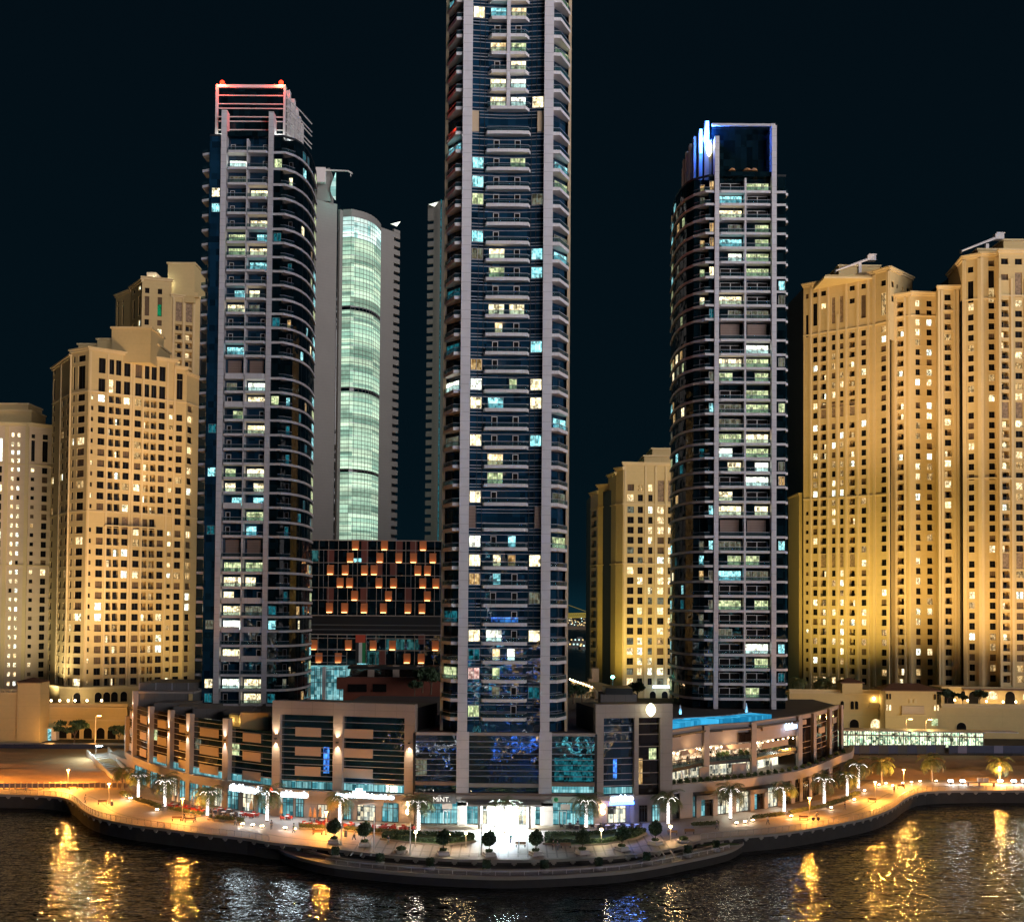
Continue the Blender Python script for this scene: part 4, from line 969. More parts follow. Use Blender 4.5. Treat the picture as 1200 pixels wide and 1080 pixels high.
arches(m, A, Bv, (752.5, 765, 779, 788), 812, zM[-1] - 6.5, zM[-1] - 3.2, 2.0); arches(m, A, Bv, (738,), 812, zM[-1] - 6.5, zM[-1] - 3.2, 2.0, litmat='win_amber'); m.build('arcade', T)
a = at(776, 804.5, 368); m = MB(); m.box(a.x - 3, a.x + 4, 368, 368.3, a.z - .35, a.z + .35, 'sign_bluewhite'); tag(m.build('sign_strip'), 'thin white lit sign strip on the arcade of the yellow block', 'sign')

# ---- D and E: the two joined towers, right
rnd = random.Random(25)
d0 = plan(936, 700, 402); d1 = plan(941.5, 500, 399); d2 = plan(1023, 600, 383); d3 = plan(1043, 600, 377.5); d4 = plan(1047, 600, 383)
T = apt('sandstone tower with a maintenance crane on its roof, just right of the east dark tower', (d3.x, d3.y, 10))
wall, items, trim = MB(), [], MB()
yD = [385.5 + 11.52 * k for k in range(9)] + [493 + 11.5 * k for k in range(14)] + [659 + 11.72 * k for k in range(13)]
zD = yrow(d2, d3, 1035.5, yD); tD = onplane(d2, d3, 1040, 314)[1]
ty = yrow(d2, d3, 1035.5, [331.5, 356]); litD = ['win_warm', 'win_yellow', 'win_amber', 'win_warm', 'win_white', 'win_amber']
facade(wall, items, d2, d3, 10, tD, cl(d2, d3, [(1035.7, 5.8, 'w', .22)], 0, 600), ty + zD, rnd, .2, litD, over={(0, 0): ('w', 1), (0, 1): ('T', 3.8)})
tt = zD[0] + 7.5
ov = {}
for c in range(7):
    if c in (3, 4): ov[(c, 0)] = None; ov[(c, 1)] = ('l', 4.6, 1.0); 
    elif c in (1, 6) or c == 0: ov[(c, 0)] = ('w', .9); ov[(c, 1)] = ('T', 4.0, 0.6) if c in (1, 6) else ('T', 4, -3)
    else: ov[(c, 0)] = ('w', .9); ov[(c, 1)] = ('w', .9, 3.2)
for c in range(2, 6):
    for r in (10, 25): ov[(c, r)] = ('l', 2.4, 1.2)
for c in (0,):
    for r in range(2, 20): ov[(c, r)] = None
facade(wall, items, d1, d2, 10, tD, cl(d1, d2, [(945.8, 3.2, 's', .1), (955.2, 5, 'w', .15), (965, 6, 'b', .25), (976.8, 4.2, 'w', .5), (986.3, 4.2, 'w', .5), (998.7, 6.2, 'b', .3), (1012.2, 5.5, 'w', .2)], 0, 600), [ty[0] + .5, ty[1]] + zD, rnd, .2, litD, over=ov)
facade(wall, items, d3, Vector((d3.x + 12.0, d3.y + 12, 0)), zD[0] - 4, tD, [(2.2, .8, 'w', .1), (5.5, .5, 's', .1), (9.4, .5, 's', .1), (13.5, 1.0, 'w', .1)], [ty[0] - .6, ty[0] - 5.5], rnd, .1, litD)
low = onplane(d0, d1, 938, 579)[1]
m = MB(); m.box(d0.x, d1.x + .2, d0.y - .5, d0.y + 15, 10, low, 'sandstone'); m.box(d0.x - .3, d1.x + .2, d0.y - .8, d0.y + 15, low, low + .6, 'sandstone_trim'); m.build('side_wing', T)
for a, b in ((d1, d2), (d2, d3), (d3, Vector((d3.x + 12, d3.y + 12, 0)))): cornice(trim, a, b, tD + .35, 1.2, .8)
for a, b in ((d1, d2), (d2, d3)): band(trim, a, b, zD[0] + 2.0, .45, .3); band(trim, a, b, zD[16] - 1.9, .5, .3); band(trim, a, b, zD[-1] - 2.2, .6, .35)
for px in (950.3, 960, 970.5, 981.6, 991.8, 1005.5, 1018): pilaster(trim, d1, d2, px, 10, tD - 1.2 if px not in (981.6,) else zD[0] + 8, .7, .35)
for px in (1025, 1041): pilaster(trim, d2, d3, px, 10, tD - 1.2, 1.0, .4)
wall.build('wall', T); trim.build('cornices', T); finish_parts(T, 'window', items)
body(T, [(d1.x + .3, d1.y + 1.6), (d2.x, d2.y + 2), (d3.x - .3, d3.y + 1.9), (d3.x + 11, d3.y + 13.5), (d3.x + 10, d3.y + 24), (d1.x, d1.y + 24)], 8, tD - .6, mat='black_void')
m = MB()
for x0, x1, y, yy in ((967, 1043, 325, 383), (983, 1031, 311, 386)): a = at(x0, y, yy); b = at(x1, y, yy); m.box(a.x, b.x, yy, yy + 14, tD - 1, a.z - .4, 'sandstone'); m.box(a.x - .4, b.x + .4, yy - .4, yy + 14.4, a.z - .398, a.z + .2, 'sandstone_trim')
m.build('penthouse', T)
def roof_crane(label, p_base, tip, hub, box_, Y):
    t = thing('maintenance_crane', label, 'roof crane', at(*p_base, Y)); g = MB(); b = at(*p_base, Y); h = at(*hub, Y); ti = at(*tip, Y - 4); bx = at(*box_, Y + 1)
    g.box(b.x - .5, b.x + .5, Y - .5, Y + .5, b.z - 2, h.z, 'frame_white'); g.build('mast', t)
    g = MB(); g.tube(ti, bx, .28, .5, 6, 'frame_white'); g.tube(ti + Vector((0, 0, -.6)), ti + Vector((0, 0, .4)), .4, m='dark_metal'); g.build('jib', t)
    g = MB(); g.box(bx.x - 1.4, bx.x + 1.5, Y, Y + 2, bx.z - 1.0, bx.z + .8, 'frame_white'); g.box(bx.x - 1.0, bx.x + 1.7, Y - .1, Y + 2.1, bx.z + .8, bx.z + 1.2, 'frame_white'); g.build('counterweight', t)
roof_crane('long pale maintenance crane on the roof of the tower next to the east dark tower', (1007.5, 318), (978.5, 317.5), (1007.5, 309), (1020.5, 302.5), 386)

k0 = Vector((d4.x - 1.5, d3.y + 3.5, 0)); k1 = plan(1068, 600, 377); k2 = plan(1097, 600, 378); k3 = plan(1100, 600, 371); k4 = plan(1124.5, 600, 370.5); k5 = plan(1130, 600, 375)
T = apt('sandstone tower with a wide cornice, cut off by the right edge of the picture', (k3.x, k3.y, 10))
wall, items, trim = MB(), [], MB()
zK = yrow(k1, k2, 1080, [355.5, 366.5] + [377.5 + 11.72 * k for k in range(8)] + [475 + 11.9 * k for k in range(15)] + [657 + 11.85 * k for k in range(13)]); tK = onplane(k3, k4, 1110, 336)[1]
facade(wall, items, k0, k1, 10, tK - .4, cl(k0, k1, [(1055.5, 7, 'b', .15)], 0), zK, rnd, .2, litD)
facade(wall, items, k1, k2, 10, tK - .2, cl(k1, k2, [(1076, 5.4, 'w', .35), (1089.5, 6.2, 'w', .35)], 0), zK, rnd, .3, litD)
facade(wall, items, k3, k4, 10, tK, cl(k3, k4, [(1111.2, 7.5, 'w', .2)], 0), [z + .2 for z in zK], rnd, .25, litD, over={(0, r): ('b', 1.1) for r in range(1, 36, 2)})
facade(wall, items, k2, k3, 10, tK, [], [], rnd, 0, litD); facade(wall, items, k4, k5, 10, tK, [], [], rnd, 0, litD)
e0 = plan(1112, 500, 386); e1 = plan(1130, 500, 366.5); e2 = plan(1150, 500, 363.5); e3 = plan(1171, 500, 363); e35 = plan(1171.5, 500, 360); e4 = plan(1260, 500, 361)
tE = onplane(e1, e2, 1131, 301)[1]; tE2 = onplane(e2, e3, 1160, 297)[1]
zE = yrow(e1, e2, 1138, [360, 372] + [384 + 11.95 * k for k in range(8)] + [487 + 12.03 * k for k in range(14)] + [661 + 12.08 * k for k in range(12)])
tE_rows = yrow(e1, e2, 1138, [316, 342])
facade(wall, items, e1, e2, 10, tE, cl(e1, e2, [(1138.3, 6.6, 'w', .22)], 0), tE_rows + zE, rnd, .2, litD, over={(0, 0): ('w', 1), (0, 1): ('T', 3.6)})
facade(wall, items, e2, e3, 10, tE2, cl(e2, e3, [(1162.8, 7, 'w', .25)], 0), tE_rows + zE, rnd, .2, litD, over={(0, 0): ('w', 1, 1.5), (0, 1): ('T', 5.2, 1.4)})
ov = {(c, r): ('l', 2.6, 1.0) for c in range(3) for r in (12, 26)}
for c in range(3): ov[(c, 0)] = ('w', 1, 1.2); ov[(c, 1)] = ('w', 1, 3.4) if c == 0 else ('l', 4.0, 1.0)
facade(wall, items, e35, e4, 10, tE2, cl(e35, e4, [(1178.5, 8.4, 'b', .25), (1194.8, 8.4, 'w', .4), (1211, 8.4, 'w', .4), (1228, 7, 'b', .3)], 0), tE_rows + zE, rnd, .3, litD, over=ov)
facade(wall, items, e3, e35, 10, tE2, [], [], rnd, 0, litD)
facade(wall, items, e0, e1, tK - 5, tE, [(4, .5, 's', 0), (16, .6, 's', 0)], [tE_rows[0] - 1, tE_rows[0] - 7], rnd, .1, litD)
for a, b, z in ((k0, k1, tK - .4), (k1, k2, tK - .2), (k3, k4, tK), (e0, e1, tE), (e1, e2, tE), (e2, e3, tE2), (e35, e4, tE2)): cornice(trim, a, b, z + .35, 1.3, .9)
for a, b in ((e1, e2), (e2, e3), (e35, e4)): band(trim, a, b, zE[0] + 2.2, .5, .3); band(trim, a, b, zE[22] - .2 if False else onplane(a, b, 1150, 561)[1], .5, .35)
for a, b in ((k0, k1), (k1, k2), (k3, k4)): band(trim, a, b, zK[2] + 2.0, .4, .25); band(trim, a, b, zK[-1] - 2.3, .5, .3)
for px in (1131, 1149): pilaster(trim, e1, e2, px, 10, tE - 1.3, 1.1, .45)
for px in (1151.5, 1169.5): pilaster(trim, e2, e3, px, 10, tE2 - 1.3, .9, .4)
for px in (1172.5, 1186.5, 1203, 1219): pilaster(trim, e35, e4, px, 10, zE[0] + 8, .8, .4)
for px in (1101, 1104.5, 1119, 1123): pilaster(trim, k3, k4, px, 10, tK - 1.2, .7, .35)
for px in (1050, 1061, 1066.5): pilaster(trim, k0, k1, px, 10, tK - 1.5, .7, .35)
wall.build('wall', T); trim.build('cornices', T); finish_parts(T, 'window', items)
body(T, [(k0.x, k0.y + 2), (k1.x, k1.y + 1.8), (k2.x, k2.y + 2), (k4.x, k4.y + 1.8), (e0.x, e0.y + 6), (e0.x, e0.y + 30), (k0.x, k0.y + 30)], 8, tK - 1, mat='black_void')
body(T, [(e0.x + .8, e0.y + 1.5), (e1.x + .8, e1.y + 1.8), (e35.x, e35.y + 3.5), (e4.x, e4.y + 2), (e4.x, e4.y + 30), (e0.x, e0.y + 30)], 8, tE - .6, mat='black_void')
m = MB()
for x0, y, yy in ((1146, 292, 367), (1176, 281, 370)): a = at(x0, y, yy); m.box(a.x, e4.x - 2, yy, yy + 16, tE - 1, a.z - .4, 'sandstone'); m.box(a.x - .5, e4.x - 1.5, yy - .5, yy + 16, a.z - .398, a.z + .2, 'sandstone_trim')
m.build('penthouse', T)
roof_crane('long pale maintenance crane on the roof beside the right edge of the picture', (1156.5, 295), (1126, 294.5), (1156.5, 286), (1170, 277.5), 368)

# ---- office towers with a curved glowing glass front
OY = 470
def office(label, wing, slit, gl, right, tops, notch_ys, notch_side, stonebot=15, loc=None):
    return
o0 = plan(352, 500, 462); o1 = plan(392, 500, 470); o2 = plan(395.5, 500, 470.5); o3 = plan(399, 500, 472); o4 = plan(444, 500, 490); o5 = plan(459.5, 500, 496); o6 = plan(466.5, 500, 499)
T = thing('office_tower', 'stone office tower with a curved glass front glowing pale green', 'office tower', (o3.x, o3.y, 10))
t0 = onplane(o0, o1, 380, 236)[1]; t3 = onplane(o3, o4, 400, 246)[1]
wall = MB(); H = t3 - 2.0
wall.strip([(o0.x, o0.y), (o1.x, o1.y)], 12, t0, 1.0, 'office_stone'); wall.strip([(o2.x, o2.y), (o3.x, o3.y)], 12, t3, 1.0, 'office_stone')
wall.strip([(o1.x, o1.y + 1), (o2.x, o2.y + 1)], 12, t0, .4, 'black_glass')
n0 = [onplane(o5, o6, 462, 270 + 9.95 * k)[1] for k in range(38)]
wall.strip([(o4.x, o4.y), (o5.x, o5.y)], 12, t3 - .8, 1.2, 'office_stone')
z = 12.0
for zz in sorted(n0):
    wall.strip([(o5.x, o5.y), (o6.x, o6.y)], z, zz - .75, 1.2, 'office_stone'); z = zz + .75
wall.strip([(o5.x, o5.y), (o6.x, o6.y)], z, t3 - .8, 1.2, 'office_stone'); wall.build('wall', T)
m = MB(); m.prism([(o0.x, o0.y + 1.5), (o3.x, o3.y + 4), (o5.x - .5, o5.y + 2), (o5.x - .5, o5.y + 22), (o0.x, o0.y + 22)], 10, t0 - 3, 'black_void'); m.build('core', T)
# curved glass: convex arc
arc = []
for k in range(13):
    t = k / 12; p = o3.lerp(o4, t); nn = Vector((o4.y - o3.y, -(o4.x - o3.x))).normalized(); p2 = Vector((p.x, p.y)) + nn * 5.0 * math.sin(math.pi * (.15 + .85 * t) ) * (1 if t > 0 else 0.45); arc.append(p2)
arc[0] = Vector((o3.x, o3.y + .3)); arc[-1] = Vector((o4.x, o4.y + .3))
gtop = onplane(o3, o4, 400, 253)[1]
def gz(py): return onplane(o3, o4, 421, py)[1]
segs = [(gtop, gz(285), 'office_bright'), (gz(285), gz(364), 'office_lit'), (gz(364), gz(369), 'black_glass'), (gz(369), gz(458), 'office_lit'), (gz(458), gz(463), 'black_glass'), (gz(463), gz(552), 'office_lit'), (gz(552), gz(556), 'black_glass'), (gz(556), 14, 'office_lit')]
m = MB()
for a, b, mt in segs: m.strip([tuple(p) for p in arc], b, a, .3, mt)
m.build('curved_glass', T)
m = MB(); arc2 = [tuple(p + Vector((0, -.12))) for p in arc]; z = gtop; k = 0
while z > 20: m.strip(arc2, z - .10, z + .12, .12, 'grey_clad' if k % 3 else 'mullion'); z -= 1.82; k += 1
for p in arc2[1:-1]: m.box(p[0] - .07, p[0] + .07, p[1] - .1, p[1] + .05, 14, gtop, 'grey_clad')
m.strip(arc2, gtop, t3 + .5, .6, 'office_stone'); m.build('glazing_bars', T)
# quarter-round roof screen and its arm
s0 = plan(366, 200, 466); m = MB(); z0 = t0; zt = at(385, 196, 466).z
pts = [(at(370, 200, 466).x, z0)] + [(at(386, 200, 466).x - 5.3 * math.cos(t) , z0 + (zt - z0) * math.sin(t)) for t in [k * math.pi / 16 for k in range(9)]] + [(at(387.5, 200, 466).x, z0)]
m2 = MB(); i = 0
P = [(x, z) for x, z in pts]
m.v += [(x, 466.5, z) for x, z in P] + [(x, 475, z) for x, z in P]; n = len(P)
m.f.append(tuple(range(n))); m.k.append('office_stone'); m.f.append(tuple(reversed(range(n, 2 * n)))); m.k.append('office_stone')
for j in range(n): m.f.append((j, n + j, n + (j + 1) % n, (j + 1) % n)); m.k.append('office_stone')
m.build('roof_screen', T)
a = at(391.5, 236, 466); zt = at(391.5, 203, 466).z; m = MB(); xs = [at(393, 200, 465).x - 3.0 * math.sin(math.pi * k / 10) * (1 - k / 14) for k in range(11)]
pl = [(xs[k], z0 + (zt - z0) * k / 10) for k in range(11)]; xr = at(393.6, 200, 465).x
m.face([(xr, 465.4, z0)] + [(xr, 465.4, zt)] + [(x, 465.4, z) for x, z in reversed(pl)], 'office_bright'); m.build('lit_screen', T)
light('teal_floodlight', 'POINT', (xr + 1, 463, z0 + 1), (.3, 1, .85), 900, .5, T)
m = MB(); m.box(at(368, 205, 466).x, at(387, 205, 466).x, 467, 474, z0, at(380, 206, 466).z, 'office_stone'); m.build('plant_room', T)
t = thing('maintenance_crane', 'pale maintenance crane on the roof of the office tower with the green-lit glass', 'roof crane', at(376, 206, 464)); m = MB(); m.tube(at(376, 199, 464), at(408, 200.5, 462), .45, .3, 6, 'frame_white'); m.tube(at(408, 200.5, 462), at(413, 203.5, 462), .3, .3, 6, 'frame_white'); m.tube(at(411, 201.5, 462), at(411, 207, 462), .15, .15, 5, 'frame_white'); m.build('jib', t)
m = MB(); a = at(376, 206, 464); m.box(a.x - 2, a.x + 2, 463, 465, a.z - 3, at(376, 197, 464).z, 'frame_white'); m.build('mast', t)
# twin
q0 = plan(500, 400, 500); q1 = plan(507, 400, 499); q2 = plan(530, 400, 494)
T2 = thing('office_tower', 'stone office tower mostly hidden behind the tallest tower, notched along its left edge', 'office tower', (q1.x, q1.y, 10))
wall = MB(); tq = at(510, 236, 498).z; nz = sorted([at(504, 261 + 10.1 * k, 500).z for k in range(38)]); z = 12.0
for zz in nz: wall.strip([(q0.x, q0.y), (q1.x, q1.y)], z, zz - .8, 1, 'office_stone'); z = zz + .8
wall.strip([(q0.x, q0.y), (q1.x, q1.y)], z, tq - 1, 1, 'office_stone'); wall.strip([(q1.x, q1.y), (q2.x, q2.y)], 12, tq, 1, 'office_stone'); wall.build('wall', T2)
m = MB(); m.prism([(q1.x + .2, q1.y + 1.4), (q2.x, q2.y + 2), (q2.x, q2.y + 20), (q1.x + .2, q1.y + 20)], 12, tq - 1, 'black_void'); m.build('core', T2)
a = at(515.5, 400, 493); m = MB(); m.box(a.x - .25, a.x + .25, 493.2, 493.6, 12, tq - 1, 'pane_teal'); m.build('light_strip', T2)
for px, py, Yq, tt in ((508, 239, 497, T2), (463.5, 262, 495, T)):
    a = at(px, py, Yq); m = MB(); m.face([(a.x - 2.2, Yq, a.z - .2), (a.x + .5, Yq, a.z - 1.2), (a.x + 2.2, Yq, a.z + .9)], 'win_white'); m.face([(a.x - 2.2, Yq + .3, a.z - .2), (a.x + 2.2, Yq + .3, a.z + .9), (a.x + .5, Yq + .3, a.z - 1.2)], 'frame_white'); m.build('roof_lamp', tt)

# ---- dark glass hotel with orange lamps
HY = 345
h0 = plan(360, 720, HY); h1 = plan(516, 720, HY)
T = thing('hotel', 'dark glass hotel with rows of glowing orange lamp panels', 'hotel', (h0.x, HY, 10))
zh = lambda zy: at(440, 600 + zy / 4.156, HY).z; xh = lambda zx, zy=400: at(350 + zx / 4.156, 600 + zy / 4.156, HY).x
m = MB(); m.box(h0.x, h1.x, HY, HY + 20, zh(505), zh(137), 'black_glass'); m.box(h0.x, h1.x, HY + 2, HY + 20, zh(590), zh(505) - .01, 'black_void'); m.box(h0.x, h1.x, HY + .01, HY + 20, zh(748), zh(590), 'black_glass'); m.build('glass_front', T)
m = MB()
for y in (137, 185, 247, 308, 368, 430, 503, 595, 614, 672, 747): m.box(h0.x - .1, h1.x + .1, HY - .22, HY, zh(y) - (.22 if y in (137, 503, 595) else .1), zh(y) + .1, 'beige_panel')
for y in (552, 575): m.box(h0.x, h1.x, HY + .5, HY + 2.2, zh(y), zh(y) + .25, 'grey_clad')
for x in range(97, 700, 47):
    m.box(xh(x) - .07, xh(x) + .07, HY - .16, HY - .002, zh(503), zh(137), 'beige_panel')
    m.box(xh(x) - .07, xh(x) + .07, HY - .16, HY - .002, zh(747), zh(595), 'beige_panel')
for x in range(120, 690, 71): m.box(xh(x) - .05, xh(x) + .05, HY - .12, HY - .003, zh(430), zh(185), 'mullion')
m.build('glazing_bars', T)
LP_ = [(185, (274, 416, 604)), (245, (250, 394, 487, 558, 652)), (305, (154, 226, 320, 367, 580, 627)), (367, (202, 248, 391, 462, 604, 668)), (430, (273, 438, 627)), (490, (152, 225, 320, 414, 533, 602)), (670, (78, 246, 366, 460, 668)), (733, (103, 197, 531, 600))]
for b, xs in LP_:
    for x in xs:
        X = xh(x); zb_, zt_ = zh(b), zh(b - 47)
        m = MB(); m.box(X - 1.05, X + 1.05, HY - .30, HY - .23, zb_, zt_, 'lamp_orange'); m.box(X - 1.1, X + 1.1, HY - 1.3, HY - .3, zb_ - .12, zb_ - .04, 'rust_panel'); p = m.build('lamp_panel', T)
        m = MB(); m.box(X - .8, X + .8, HY - 1.05, HY - .75, zb_ - .03, zb_ + .22, 'panel_lamp'); m.build('lamp', p)
for x, y0, y1 in ((154, 185, 247), (320, 137, 185), (487, 140, 200), (461, 247, 305), (154, 368, 440), (318, 368, 440), (533, 365, 440), (250, 330, 310), (602, 595, 640), (412, 672, 747), (320, 185, 245), (390, 250, 305), (558, 140, 200)):
    if y1 > y0: m = MB(); m.box(xh(x) - 1.05, xh(x) + 1.05, HY - .13, HY - .05, zh(y1), zh(y0), 'rust_panel'); m.build('rust_panel', T)
# reflected festoon of lights, painted as glowing faces on the panes
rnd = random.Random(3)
for x0, x1, y0, y1, mt in ((265, 312, 225, 243, 'win_cyan'), (57, 95, 188, 240, 'hotel_reflect'), (335, 400, 676, 742, 'hotel_reflect'), (426, 470, 617, 668, 'hotel_reflect'), (477, 520, 617, 668, 'hotel_reflect'), (530, 590, 617, 668, 'hotel_reflect'), (290, 400, 736, 744, 'win_cyan')):
    m = MB(); m.face([(xh(x0), HY - .045, zh(y1)), (xh(x1), HY - .045, zh(y1)), (xh(x1), HY - .045, zh(y0)), (xh(x0), HY - .045, zh(y0))], mt if mt in MATS else 'pane_teal'); m.build('window', T)
fx0, fx1 = xh(281), xh(329)
F = thing('flag', 'large red, green, white and black flag hanging on the dark hotel', 'flag', (fx0, HY - .5, zh(735)))
m = MB(); w = (fx1 - fx0) / 3; m.box(fx0, fx1, HY - .55, HY - .45, zh(635), zh(597), 'flag_red')
for k, c in enumerate(('flag_black', 'flag_white', 'flag_green')): m.box(fx0 + k * w, fx0 + (k + 1) * w, HY - .55, HY - .45, zh(735), zh(635) - .005, c)
m.build('cloth', F)

# ---- the low buildings between hotel and podium
r0 = at(398, 800, 318); T = thing('terrace_building', 'low brick-red building with a pale pergola roof in front of the hotel', 'building', (r0.x, 318, 10))
m = MB(); b = at(520, 800, 318); zt = at(450, 794, 318).z; m.prism([(r0.x + 1, 318), (b.x, 318), (b.x, 334), (r0.x + 1, 334)], 12, zt, 'brick_red', mtop='grey_roof'); m.prism([(r0.x - .8, 317.6), (b.x, 317.6), (b.x, 318), (r0.x + 1.5, 318)], at(400, 803, 318).z - 1, zt + .2, 'brick_red'); m.build('wall', T)
for x0, x1 in ((408, 430), (437, 453)):
    m = MB(); c = at(x0, 806, 317.9); d = at(x1, 806, 317.9); m.box(c.x, d.x, 317.4, 317.6, c.z - 1.0, c.z + 1.2, 'room_dark'); m.build('window', T)
m = MB()
for px in (434.5, 464, 492): c = at(px, 786, 322); m.box(c.x - .9, c.x + .9, 322, 323, zt, c.z + 1.6, 'beige_panel')
c = at(410, 781, 322); d = at(512, 781, 322); m.box(c.x, d.x, 323, 332, zt, c.z - .8, 'brown_glass'); m.box(c.x - .6, d.x, 321.5, 332, c.z - .6, c.z + .2, 'black_void'); m.build('pergola', T)
g0 = at(361, 800, 322); T = thing('glazed_link', 'low glazed block glowing turquoise beside the west dark tower', 'building', (g0.x, 322, 10))
x0 = at(361, 800, 322).x; x1 = at(405, 800, 322).x; m = MB(); m.box(x0, x1, 322.3, 330, 14, at(380, 781, 322).z, 'shop_cyan'); m.build('glass_front', T)
m = MB()
for k in range(6): z = 19 + k * 1.9; m.box(x0, x1, 322, 322.28, z, z + .15, 'mullion'); 
for k in range(7): x = x0 + (x1 - x0) * k / 6; m.box(x - .06, x + .06, 322.0, 322.29, 14, at(380, 781, 322).z, 'grey_clad')
m.build('glazing_bars', T); m = MB(); c = at(379.5, 800, 321); m.box(c.x - .45, c.x + .45, 320.8, 321.7, 14, at(380, 781, 321).z, 'frame_white'); m.build('column', T)
# ------------------------------------------------------------------ podium along the promenade
def fr(A, B):
    A = Vector((A[0], A[1])); B = Vector((B[0], B[1])); u = B - A; L = u.length; u /= L; return A, u, Vector((u.y, -u.x)), L
def fbox(m, F, s0, s1, d0, d1, z0, z1, mat): put(m, F[0], F[1], F[2], s0, s1, d0, d1, z0, z1, mat)
def fpane(m, F, s0, s1, d, z0, z1, mat):
    A, u, nn, L = F; P = [A + u * s0 + nn * d, A + u * s1 + nn * d]
    m.face([(*P[0], z0), (*P[1], z0), (*P[1], z1), (*P[0], z1)], mat)
def spx(F, px, py): return onplane(Vector((*F[0], 0)), Vector((*(F[0] + F[1] * F[3]), 0)), px, py)
def shop_glass(F, s0, s1, z0, z1, mat, bars=3, d=-0.8, transom=2.6):
    """one glazed shop front: lit interior behind frames and a door"""
    g = MB(); fpane(g, F, s0, s1, d, z0, z1, mat)
    for k in range(bars + 1):
        s = s0 + (s1 - s0) * k / bars; fbox(g, F, s - .05, s + .05, d, d + .1, z0, z1, 'dark_metal')
    fbox(g, F, s0, s1, d, d + .1, z0 + transom, z0 + transom + .1, 'dark_metal'); fbox(g, F, s0, s1, d, d + .1, z0, z0 + .12, 'dark_metal')
    return g

# --- west wing: curved row of tall lit pillars, then a framed block
WT = thing('podium_building', 'west half of the waterfront podium, curved glass with lit pillars and beige panels', 'building', (-60, 236, 0))
WP = [plan(149, 850, 271), plan(157.5, 850, 263), plan(176.5, 860, 252), plan(200, 860, 243.5), plan(222.5, 860, 236), plan(266, 870, 227), plan(320, 880, 219.5), plan(487, 880, 212.5)]
WP = [Vector((p.x, p.y)) for p in WP]
ztops = [14.0, 20.6, 18.0, 18.0, 18.0, 17.9]
gl = MB(); mu = MB(); beige = []; WZ = [5.6, 9.2, 12.8, 16.4]
for i in range(6):
    a, b = WP[i], WP[i + 1]; F = fr(a, b)
    ztop = 17.2 if i < 5 else 16.0
    gl.strip([tuple(a + F[2] * -0.5), tuple(b + F[2] * -0.5)], 5.6, ztop, .3, 'brown_glass' if i < 4 else 'podium_glass')
    for z in (7.0, 8.2, 9.4, 10.6, 11.8, 13.0, 14.2, 15.4, 16.4):
        if z < ztop: fbox(mu, F, 0, F[3], -.48, -.36, z, z + .10, 'mullion')
    for r, z in enumerate((6.1, 9.9, 13.6)):
        f0, f1 = {0: (.25, .8), 1: (.3, .7), 2: (.3, .75), 3: (.4, .85), 4: (.25, .75), 5: (.33, .72)}[i]
        m = MB(); fbox(m, F, F[3] * f0, F[3] * f1, -.35, -.2, z, z + 1.75, 'beige_panel'); beige.append(m)
    m = MB(); fbox(m, F, .7, F[3] - .7, -.46, -.43, 5.65, 6.9, 'shop_cyan' if i > 1 else 'brown_glass'); m.build('lit_band', WT)
    rl = F[3]
    if i in (2, 4, 5):
        m = MB(); s = F[3] * (.08 if i != 4 else .1); fpane(m, F, s, s + F[3] * .16, -.44, 10.7, 12.9, 'win_green' if i != 4 else 'win_dim'); m.build('window', WT)
for k, i in enumerate(range(6)):
    p = WP[i]; q = WP[min(i + 1, 6)]; u = (q - WP[max(i - 1, 0)]).normalized(); M = Matrix.Translation((p.x, p.y, 0)) @ Matrix.Rotation(math.atan2(u.y, u.x), 4, 'Z')
    w = .45 + .09 * i; m = MB(); m.box(-w, w, -.45, .6, 0 if i > 3 else 4.5, ztops[i], 'podium_trim', M); m.build('pillar', WT)
    if i:
        zl = ztops[i] - 4.3
        P = M @ Vector((0, -.75, zl)); m = MB(); m.box(-.2, .2, -.8, -.46, zl - .12, zl + .12, 'dark_metal', M); l = m.build('wall_lamp', WT)
        for dz, t in ((.3, 1), (-.3, -1)):
            light('pillar_light', 'SPOT', (P.x, P.y, P.z + dz * .6), (1, .84, .66), 2600, .12, WT, (P.x, P.y + .42, P.z + t * 4), 60, 1.0)
    else: light('pillar_light', 'POINT', tuple(M @ Vector((-.6, -.9, 9))), (1, .85, .65), 90, .2, WT)
gl.build('glass_front', WT); mu.build('mullions', WT)
for m in beige: m.build('panel', WT)
# ground storey under the wing
g = MB(); gp_ = [WP[0] + Vector((0, -1)), *[p + Vector((0, -1.2)) for p in WP[1:6]], WP[6] + Vector((0, -1.0))]
g.strip([tuple(p) for p in gp_], 4.3, 5.62, 1.6, 'podium_trim'); g.strip([tuple(p + Vector((0, 1.0))) for p in gp_], 0, 4.3, .4, 'podium_stone'); g.build('ground_storey', WT)
rnd = random.Random(31)
for i in range(1, 6):
    F = fr(gp_[i] + Vector((0, 1.0)), gp_[i + 1] + Vector((0, 1.0))); n = {1: 1, 2: 2, 3: 2, 4: 3, 5: 3}[i]
    for k in range(n):
        s0 = F[3] * (k + .15) / n; s1 = F[3] * (k + .85) / n
        shop_glass(F, s0, s1, 0.05, 3.7, 'shop_cyan' if (i + k) % 3 else 'shop_white', 3, .12).build('shop_front', WT)
